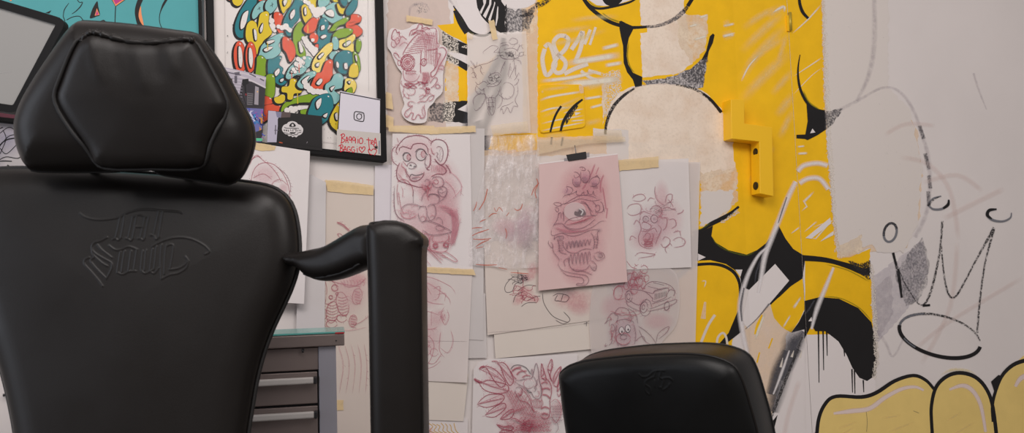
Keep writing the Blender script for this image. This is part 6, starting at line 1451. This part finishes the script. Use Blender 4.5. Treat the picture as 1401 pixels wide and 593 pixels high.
def chair():
    pl = facing((190, 420), 0, 6, 1.36)
    base = CAM + ray(190, 420) * 1.36
    root = empty('tattoo_chair', Vector((base.x, base.y - .02, 0)))
    tag(root, 'large black leather tattoo chair with padded headrest and one raised armrest', 'chair')
    # --- backrest
    out = P(-30, 240, 0, 231.5, 60, 231, 120, 233, 180, 236.5, 240, 241, 300, 246, 345, 251, 372, 257, 390, 268, 401, 285, 407, 310, 409.5, 340, 407, 366, 399, 393, 386, 422, 372, 452, 360, 485, 351, 520, 344, 560, 338, 600, 333, 660, 325, 710, 300, 730, 180, 734, 60, 728, 35, 708, 28, 660, 22, 600, 14, 555, 6, 520, -6, 478, -20, 430, -33, 390, -42, 350, -46, 310, -44, 270)
    q = Q(pl, cr(out, True, 3))
    z = K(100, 270, 4.56)
    lg = [(35, 98, 70, 122, 130, 138, 200, 138, 280, 124, 340, 92, 420, 74, 500, 76, 560, 82, 640, 86, 672, 96),
          (290, 124, 276, 200, 262, 258), (318, 112, 308, 190, 296, 250), (244, 264, 262, 258, 280, 268, 298, 250),
          (368, 122, 356, 190, 342, 258), (392, 118, 382, 190, 370, 256), (326, 256, 342, 260, 358, 270, 372, 254), (366, 122, 410, 108, 452, 122), (446, 122, 432, 190, 418, 256), (470, 118, 456, 190, 446, 250), (402, 258, 420, 258, 434, 268, 448, 250), (386, 184, 436, 184),
          (530, 88, 514, 170, 500, 238), (556, 86, 544, 170, 534, 240), (480, 236, 500, 238, 516, 262, 536, 244),
          (210, 250, 170, 272, 128, 286, 116, 320, 140, 352, 200, 388, 240, 412, 240, 450, 208, 510), (150, 296, 180, 330, 240, 376), (100, 376, 74, 390, 72, 420, 110, 462, 160, 520, 185, 556), (128, 376, 110, 400, 150, 450, 205, 505), (118, 320, 126, 360, 180, 410, 214, 430),
          (222, 300, 260, 328, 300, 326, 345, 308, 400, 326), (296, 340, 286, 400, 276, 470), (322, 336, 312, 400, 304, 466), (276, 470, 310, 482, 350, 464, 392, 462), (362, 336, 354, 400, 346, 460), (398, 326, 388, 400, 380, 456),
          (434, 336, 428, 400, 424, 456), (456, 330, 450, 400, 446, 456), (424, 456, 450, 476, 500, 452), (496, 322, 488, 390, 480, 462), (520, 306, 514, 380, 506, 450), (480, 462, 506, 476, 536, 440),
          (490, 308, 540, 280, 600, 258, 670, 250, 740, 262, 800, 290, 838, 320, 848, 342, 822, 356), (552, 296, 546, 400, 552, 512), (580, 300, 572, 400, 570, 480), (580, 306, 604, 294, 626, 314, 608, 440), (600, 452, 650, 446, 692, 425, 716, 396, 700, 372), (554, 510, 600, 486, 660, 472, 706, 440, 720, 398)]
    st = [Q(pl, cr(z(*s), False, 4), .038) for s in lg]
    emb, lo, hi = emboss(st, .0007, .0012)
    ex = [(a, b) for a in np.arange(lo[0], hi[0], .0010) for b in np.arange(lo[1], hi[1], .0010)]
    def hb(pts, dist): return emb(pts, dist)
    back, on, inn, fr = cushion('backrest', pl, q, .030, .045, root, bulge=.010, back=.030, hfun=hb, extra=ex, grid=.014)
    # stitched rim running round the edge
    bm = bmesh.new(); r = on - inn * .0012
    tube_bm(bm, [pl.at(p[0], p[1], -.001) for p in r[::2]], .0034, 8, closed=True)
    link_bm('piping', bm, STI, back)
    # --- headrest
    hp = facing((190, 140), 0, -6, 1.33)
    ho = P(110, 31, 125, 29.5, 180, 34, 240, 42, 268, 46, 280, 54, 293, 72, 308, 94, 326, 128, 343, 160, 348.5, 178, 349, 198, 342, 222, 330, 244, 314, 253, 290, 250, 222, 240, 212, 233.5, 168, 232.5, 158, 236, 60, 236, 42, 230, 30, 207, 25, 180, 27, 160, 36, 136, 52, 108, 76, 72, 96, 44)
    wz = K(0, 0, 2.281)
    def wr(pts, dist):
        zz = np.zeros(len(pts))
        for (px0, py0, px1, py1, a, w) in ((150, 60, 162, 112, .0012, .007), (205, 62, 222, 124, .0015, .008), (245, 60, 262, 104, .0015, .007), (232, 64, 240, 110, -.0014, .007), (178, 62, 186, 104, -.001, .008), (120, 52, 100, 80, .001, .008)):
            s_ = np.array([hp.loc(px0, py0), hp.loc(px1, py1)]); dd = segdist(pts, s_, False); zz += a * np.exp(-(dd / w) ** 2)
        return zz
    head, hon, hinn, hfr = cushion('headrest', hp, Q(hp, cr(ho, True, 4)), .050, .052, root, bulge=.006, back=.035, grid=.012, brad=.04)
    po = P(128, 46, 150, 50, 185, 58, 225, 57, 262, 55, 275, 69, 291, 99, 308, 132, 311, 148, 301, 174, 290, 198, 276, 229, 210, 231, 140, 229.5, 122, 205, 96, 170, 79, 137, 86, 110, 100, 74, 112, 54)
    pad, pon, pinn, pfr = cushion('face_pad', hp, Q(hp, cr(po, True, 3), .044), .014, .020, head, bulge=.010, back=.02, grid=.008, hfun=wr, d=.044)
    bm = bmesh.new(); r = pon - pinn * .0005
    tube_bm(bm, [hp.at(p[0], p[1], max(hfr(p[0], p[1]), .043) + .0012) for p in r[::2]], .0030, 8, closed=True); link_bm('piping', bm, STI, pad)
    bm = bmesh.new(); fl = cr(P(112, 58, 120, 47, 132, 45, 150, 50, 185, 58, 225, 57.5, 255, 54, 266, 57), False, 8)
    rr_ = [.0045 + .0016 * math.sin(i * 1.9) * math.sin(i * .7) for i in range(len(fl))]; rr_[0] = rr_[-1] = .001
    tube_bm(bm, [hp.hit(x, y, .0520) for x, y in fl], rr_, 12); link_bm('ruched_fold', bm, LEA, pad)
    bm = bmesh.new(); r = hon + hinn * .001
    tube_bm(bm, [hp.at(p[0], p[1], .004) for p in r[::2]], .0022, 8, closed=True); link_bm('seam', bm, STI, head)
    # headrest post, seat, column and foot, hidden below and behind the backrest
    for x in (128, 256):
        bm = bmesh.new(); tube_bm(bm, [hp.hit(x, 150, -.03), pl.hit(x, 300, -.024)], .007, 10); link_bm('headrest_post', bm, STEEL_D, root)
    sb = bmesh.new(); c = base + Vector((0, -.16, 0))
    box_bm(sb, Vector((c.x - .24, c.y - .30, .47)), Vector((.48, 0, 0)), Vector((0, .44, 0)), Vector((0, 0, .10)), 0, .035)
    link_bm('seat', sb, LEA, root, smooth=True)
    sb = bmesh.new(); tube_bm(sb, [Vector((c.x, c.y, .05)), Vector((c.x, c.y, .48))], .05, 24); link_bm('column', sb, STEEL_D, root)
    sb = bmesh.new(); tube_bm(sb, [Vector((c.x, c.y, 0)), Vector((c.x, c.y, .035)), Vector((c.x, c.y, .055))], [.30, .30, .08], 40); link_bm('base', sb, STEEL_D, root)
    # --- armrest: an upright pad bent over at the top towards the backrest
    ap = facing((540, 420), 8, 0, 1.22)
    ao = P(503, 312, 512, 306, 527, 303, 550, 305, 566, 315, 577.5, 325, 578, 336, 576, 346, 576.5, 420, 577.5, 500, 579, 600, 581, 700, 578, 735, 560, 745, 530, 745, 514, 735, 511, 700, 509, 600, 507, 480, 505, 380)
    arm, aon, ainn, afr = cushion('armrest', ap, Q(ap, cr(ao, True, 3)), .014, .020, root, bulge=.004, back=.014, side=.035, grid=.010)
    bm = bmesh.new(); r = aon + ainn * .0006
    tube_bm(bm, [ap.at(p[0], p[1], .0012) for p in r[::2]], .0022, 8, closed=True); link_bm('seam', bm, LEA, arm)
    # arm bracket pad between backrest and upright pad
    bp = facing((450, 350), 32, 0, 1.315)
    bo = P(396, 347, 411, 345, 430, 341, 447, 337, 464, 328, 482, 317, 497, 309, 510, 308, 524, 312, 527, 335, 523, 360, 502, 369, 478, 379, 460, 384, 440, 384.5, 424, 378, 413, 368, 398, 362)
    brk, bon, binn, bfr = cushion('arm_pad', bp, Q(bp, cr(bo, True, 3)), .026, .022, arm, bulge=.004, back=.024, grid=.008)
    bm = bmesh.new()
    tube_bm(bm, [bp.at(*bp.loc(*p), bfr(*bp.loc(*p)) + .0005) for p in cr(P(422, 374, 440, 380, 462, 378, 485, 371, 505, 361), False, 5)], .0016, 8)
    link_bm('seam', bm, STI, brk)
    bm = bmesh.new(); tube_bm(bm, [pl.hit(385, 352, -.02), bp.hit(420, 356, -.004)], .009, 12); link_bm('arm_joint', bm, STEEL_D, arm)
    bm = bmesh.new(); a0 = ap.hit(545, 730, -.02); tube_bm(bm, [a0, Vector((a0.x, a0.y, .52)), Vector((c.x + .2, a0.y, .52))], .016, 12); link_bm('arm_post', bm, STEEL_D, root)
chair()

def low_pad():
    """front chair: only its upper cushion shows"""
    pl = facing((910, 560), 33, -9, 1.40)
    base = CAM + ray(910, 560) * 1.40
    root = empty('stool_chair', Vector((base.x + .03, base.y + .06, 0)))
    tag(root, 'low black leather chair back with rounded corners below the pencil sketches', 'chair')
    # front face outline as seen
    z = K(740, 440, 3.876)
    fo = z(103, 290, 112, 268, 135, 248, 170, 230, 240, 210, 340, 196, 500, 180, 640, 174, 760, 172, 860, 178, 930, 192, 990, 214, 1030, 242, 1052, 275, 1072, 320, 1092, 380, 1112, 450, 1132, 520, 1150, 593, 1180, 740, 1190, 860, 1160, 900, 1060, 915, 650, 930, 300, 930, 200, 915, 178, 860, 165, 760, 140, 593, 122, 470, 108, 350)
    lz = K(740, 440, 3.876)
    lg = [(516, 285, 530, 298, 560, 296, 590, 272, 620, 266, 650, 266), (600, 275, 596, 300), (630, 272, 624, 300, 640, 310), (590, 300, 560, 315, 548, 335, 575, 355, 580, 385), (548, 340, 552, 370, 572, 390), (600, 318, 602, 350), (620, 312, 622, 352, 640, 350), (645, 320, 640, 365, 668, 352, 680, 335), (640, 308, 665, 303, 685, 308, 694, 318)]
    st = [Q(pl, cr(lz(*s), False, 4), .026) for s in lg]
    emb, lo, hi = emboss(st, .0005, .0012)
    ex = [(a, b) for a in np.arange(lo[0], hi[0], .0012) for b in np.arange(lo[1], hi[1], .0012)]
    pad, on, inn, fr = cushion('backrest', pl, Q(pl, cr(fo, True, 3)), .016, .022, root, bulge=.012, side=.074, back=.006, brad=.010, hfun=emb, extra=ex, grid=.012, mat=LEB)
    bm = bmesh.new(); tube_bm(bm, [pl.at(p[0], p[1], .0005) for p in on[::2]], .0024, 8, closed=True); link_bm('piping', bm, LEA, pad)
    bm = bmesh.new(); tube_bm(bm, [pl.at(p[0], p[1], -.073) for p in on[::2]], .0015, 8, closed=True); link_bm('stitching', bm, STI, pad)
    # bracket, seat and foot out of the picture
    cpt = Vector((root.location.x, root.location.y, 0))
    bm = bmesh.new(); t = pl.at(*pl.loc(910, 740), -.05); tube_bm(bm, [t, Vector((t.x, t.y + .05, .42)), Vector((cpt.x, cpt.y - .1, .40))], .014, 12); link_bm('back_bracket', bm, STEEL_D, root)
    bm = bmesh.new(); tube_bm(bm, [Vector((cpt.x, cpt.y - .17, .39)), Vector((cpt.x, cpt.y - .17, .405)), Vector((cpt.x, cpt.y - .17, .45)), Vector((cpt.x, cpt.y - .17, .46))], [.16, .185, .185, .16], 36); link_bm('seat', bm, LEA, root, smooth=True)
    bm = bmesh.new(); tube_bm(bm, [Vector((cpt.x, cpt.y - .17, .04)), Vector((cpt.x, cpt.y - .17, .40))], .025, 16); link_bm('column', bm, STEEL_D, root)
    bm = bmesh.new(); tube_bm(bm, [Vector((cpt.x, cpt.y - .17, 0)), Vector((cpt.x, cpt.y - .17, .03)), Vector((cpt.x, cpt.y - .17, .05))], [.22, .22, .05], 36); link_bm('base', bm, STEEL_D, root)
low_pad()

# ================================================================ steel drawer cabinet with glass plate
def cabinet():
    yaw = -11.5
    pl = facing((440, 470), yaw, 0, 1.66)
    STL = plain('cabinet_steel', S(150, 136, 132), .42, .8, brushed=(1, 1, 30)); STP = plain('cabinet_post', S(176, 174, 184), .45, .65, brushed=(30, 30, 1))
    top_l, top_r = pl.loc(455, 455.5), pl.loc(471, 455.5)
    xr = top_r[0]; W = .48; xl = xr - W; D = .22
    yt = pl.loc(430, 458)[1]; y1 = pl.loc(430, 474.5)[1]
    zfl = -pl.o.z
    def bx(name, x0, x1, b0, b1, d0, d1, mat, par, bev=.0015):
        bm = bmesh.new(); box_bm(bm, pl.at(x0, b0, d0), pl.u * (x1 - x0), pl.v * (b1 - b0), pl.n * (d1 - d0), 0, bev)
        return link_bm(name, bm, mat, par)
    root = empty('drawer_cabinet', pl.at((xl + xr) / 2, zfl, -D / 2))
    tag(root, 'brushed steel drawer cabinet with white bar handles between the chair back and armrest', 'cabinet')
    xo = pl.loc(460.5, 530)[0]; xi = pl.loc(436.5, 530)[0]
    bx('top', xl, xr, y1, yt, -D, .012, STL, root, .002)
    bx('body', xl + .02, xo - .003, zfl + .06, y1, -D + .01, -.012, plain('cabinet_dark', S(40, 38, 40), .5), root)
    bx('post', xi, xo, zfl + .02, y1, -.03, .004, STP, root); bx('post', xl + .012, xl + .05, zfl + .02, y1, -.03, .004, STP, root)
    bx('side_panel', xo - .003, xo, zfl + .02, y1, -D + .01, -.03, STP, root)
    xd = xi - .003; x0 = xl + .052
    bx('fascia', x0, xi, pl.loc(400, 508)[1], y1 - .0015, -.012, .0, STL, root)
    bm = bmesh.new(); c = pl.at(*pl.loc(414.5, 479), .001); tube_bm(bm, [c, c + pl.n * .006], .0025, 10); tube_bm(bm, [c + pl.n * .006, c + pl.n * .006 - pl.v * .005], .0018, 8); link_bm('lock', bm, STEEL_D, root)
    WH = plain('handle_white', S(190, 184, 180), .4); BK = plain('handle_cap', S(34, 32, 34), .5)
    ys = [(510.5, 554), (557.5, 601), (604.5, 660), (664, 720), (724, 790)]
    for k, (ya, yb) in enumerate(ys):
        b1_, b0_ = pl.loc(400, ya)[1], pl.loc(400, yb)[1]
        dr = bx('drawer', x0, xd, b0_, b1_, -.014, .001, STL, root)
        hb_ = pl.loc(400, ya + 11)[1]; hh = pl.loc(400, ya + 6.5)[1] - pl.loc(400, ya + 15.5)[1]
        bm = bmesh.new(); box_bm(bm, pl.at(x0 + .02, hb_ - hh / 2, .004), pl.u * (xd - x0 - .026), pl.v * hh, pl.n * .014, 0, .003)
        hd = link_bm('handle', bm, WH, dr)
        for xa in (x0 + .014, xd - .0065):
            bm = bmesh.new(); box_bm(bm, pl.at(xa, hb_ - hh / 2 - .0006, .001), pl.u * .006, pl.v * (hh + .0012), pl.n * .018, 0, .002); link_bm('end_cap', bm, BK, hd)
    for xx in (xl + .04, xo - .03):
        for dd in (-.03, -D + .04):
            bm = bmesh.new(); tube_bm(bm, [pl.at(xx, zfl + .0, dd), pl.at(xx, zfl + .062, dd)], .018, 14); link_bm('foot', bm, BK, root)
    # corner rivet on the top
    bm = bmesh.new(); c = pl.at(*pl.loc(460, 466), .012); tube_bm(bm, [c, c + pl.n * .001], .0014, 10); link_bm('rivet', bm, BK, root)
    g = bmesh.new(); GT = .0034
    box_bm(g, pl.at(xl, yt + .0008, -D + .02), pl.u * (W + .001), pl.n * (D - .02 + .012), pl.v * GT, 0, .0006)
    gl = plain('glass_teal', S(96, 172, 164), .18, spec=.6, alpha=.93)
    o = link_bm('glass_plate', g, gl, loc=pl.at((xl + xr) / 2, yt, -D / 2)); tag(o, 'teal edged glass plate lying on the steel drawer cabinet', 'glass plate')
    r = bmesh.new(); box_bm(r, pl.at(pl.loc(458.5, 455)[0], yt + .0001, .0), pl.u * (xr - pl.loc(458.5, 455)[0]), pl.v * .0026, pl.n * .0135, 0, .0003)
    link_bm('red_corner_tape', r, plain('tape_red', S(190, 40, 48), .5), o)
cabinet()

# ================================================================ grey screen, upper left
def screen():
    # a tilted panel between the headrest and the wall
    q = P(-92, -28, 92, 27, 24, 156, -160, 128)
    o = CAM + ray(0, 70) * 1.62
    pl = Plane(o, Vector((1, .10, 0)), UP)
    root = empty('light_panel', o.copy())
    tag(root, 'blank grey screen panel with a rounded black frame tilted behind the headrest', 'screen')
    def rr(c, r):
        out = []
        for i, p in enumerate(c):
            a, b = c[i - 1], c[(i + 1) % 4]
            ta = (Vector(a) - Vector(p)).normalized(); tb = (Vector(b) - Vector(p)).normalized()
            s_, e_ = Vector(p) + ta * r, Vector(p) + tb * r
            for k in range(7):
                t = k / 6; out.append(tuple((1 - t) ** 2 * s_ + 2 * t * (1 - t) * Vector(p) + t * t * e_))
        return out
    oc = [pl.loc(x, y) for x, y in q]; ou = rr(oc, .020)
    cen = sum((Vector(p) for p in oc), Vector((0, 0))) / 4
    ic = []
    for i, p in enumerate(oc):
        a, b = Vector(oc[i - 1]), Vector(oc[(i + 1) % 4]); p = Vector(p)
        ta, tb = (a - p).normalized(), (b - p).normalized(); s = abs(ta.x * tb.y - ta.y * tb.x)
        ic.append(tuple(p + (ta + tb) * (.0145 / s)))
    iu = rr(ic, .004)
    bm = bmesh.new(); n = len(ou)
    F = [bm.verts.new(pl.at(*p, 0)) for p in ou]; I = [bm.verts.new(pl.at(*p, 0)) for p in iu]
    B = [bm.verts.new(pl.at(*p, -.022)) for p in ou]; J = [bm.verts.new(pl.at(*p, -.006)) for p in iu]
    for i in range(n):
        k = (i + 1) % n
        bm.faces.new((F[i], F[k], I[k], I[i])); bm.faces.new((F[i], B[i], B[k], F[k])); bm.faces.new((I[i], I[k], J[k], J[i]))
    bm.faces.new(B)
    bmesh.ops.recalc_face_normals(bm, faces=bm.faces)
    link_bm('frame', bm, plain('screen_frame', S(10, 9, 10), .5, spec=.2), root)
    bm = bmesh.new(); bm.faces.new([bm.verts.new(pl.at(*p, -.004)) for p in iu]); bm.normal_update()
    for fc in bm.faces:
        if fc.normal.dot(pl.n) < 0: fc.normal_flip()
    s = Art(); s.line(P(-6, 102, 8, 99, 18, 98), .8, paint('scratch', S(196, 192, 190), .5, soft=.8, ends=.3)); s.lay(lambda x, y, d: pl.hit(x, y, -.0036), 0)
    scr = link_bm('screen', bm, plain('screen_grey', S(150, 148, 145), .45, spec=.3), root)
    link_bm('scratch', s.bm, s.mats, scr)
    # arm that carries it from the wall
    bm = bmesh.new(); a = pl.at(-.06, .0, -.02); w = a.copy()
    r_ = -WA.n; t = (WA.o - a).dot(WA.n) / r_.dot(WA.n); w = a + r_ * (t - .012)
    tube_bm(bm, [a, a + (w - a) * .5, w], .012, 12); link_bm('wall_arm', bm, STEEL_D, root)
screen()
# ================================================================ light and camera
def area(name, loc, target, size, energy, col, sy=None):
    l = bpy.data.lights.new(name, 'AREA'); l.energy = energy; l.color = col; l.size = size
    if sy: l.shape = 'RECTANGLE'; l.size_y = sy
    o = bpy.data.objects.new(name, l); COL.objects.link(o); o.location = loc
    o.rotation_euler = (Vector(target) - Vector(loc)).to_track_quat('-Z', 'Y').to_euler()
    return o
area('unseen_overhead_light', (-.2, .2, 2.75), (.0, 1.9, .9), 1.3, 23, (1, .93, .90), .8)
area('unseen_overhead_light', (-1.0, -.9, 2.7), (-.5, 1.8, .9), 1.4, 22, (1, .95, .93), 1.2)
area('unseen_overhead_light', (1.9, -.2, 2.7), (1.4, 2.6, .6), 1.4, 27, (1, .94, .91), 1.0)  # unseen lamp added to brighten the right wall
area('window_daylight', (-2.9, .2, 1.5), (0, 1.9, 1.1), 1.4, 20, (.80, .87, 1), 1.6)
w = bpy.data.worlds.new('room_light'); SC.world = w; w.use_nodes = True
w.node_tree.nodes['Background'].inputs[0].default_value = (1.0, .94, .93, 1); w.node_tree.nodes['Background'].inputs[1].default_value = .30
cam = bpy.data.cameras.new('camera'); co = bpy.data.objects.new('camera', cam); COL.objects.link(co)
cam.sensor_width = 36; cam.lens = FPX / 1401 * 36
R = Matrix((RR, UU, -FF)).transposed(); co.matrix_world = Matrix.Translation(CAM) @ R.to_4x4()
cam.clip_start = .05
cam.dof.use_dof = True; cam.dof.focus_distance = 2.2; cam.dof.aperture_fstop = 9
SC.camera = co
SC.view_settings.view_transform = 'Standard'; SC.view_settings.look = 'None'; SC.view_settings.gamma = 1
SC.view_settings.use_curve_mapping = False; SC.view_settings.exposure = 0.03
SC.cycles.transparent_max_bounces = 48
SC.cycles.max_bounces = 6
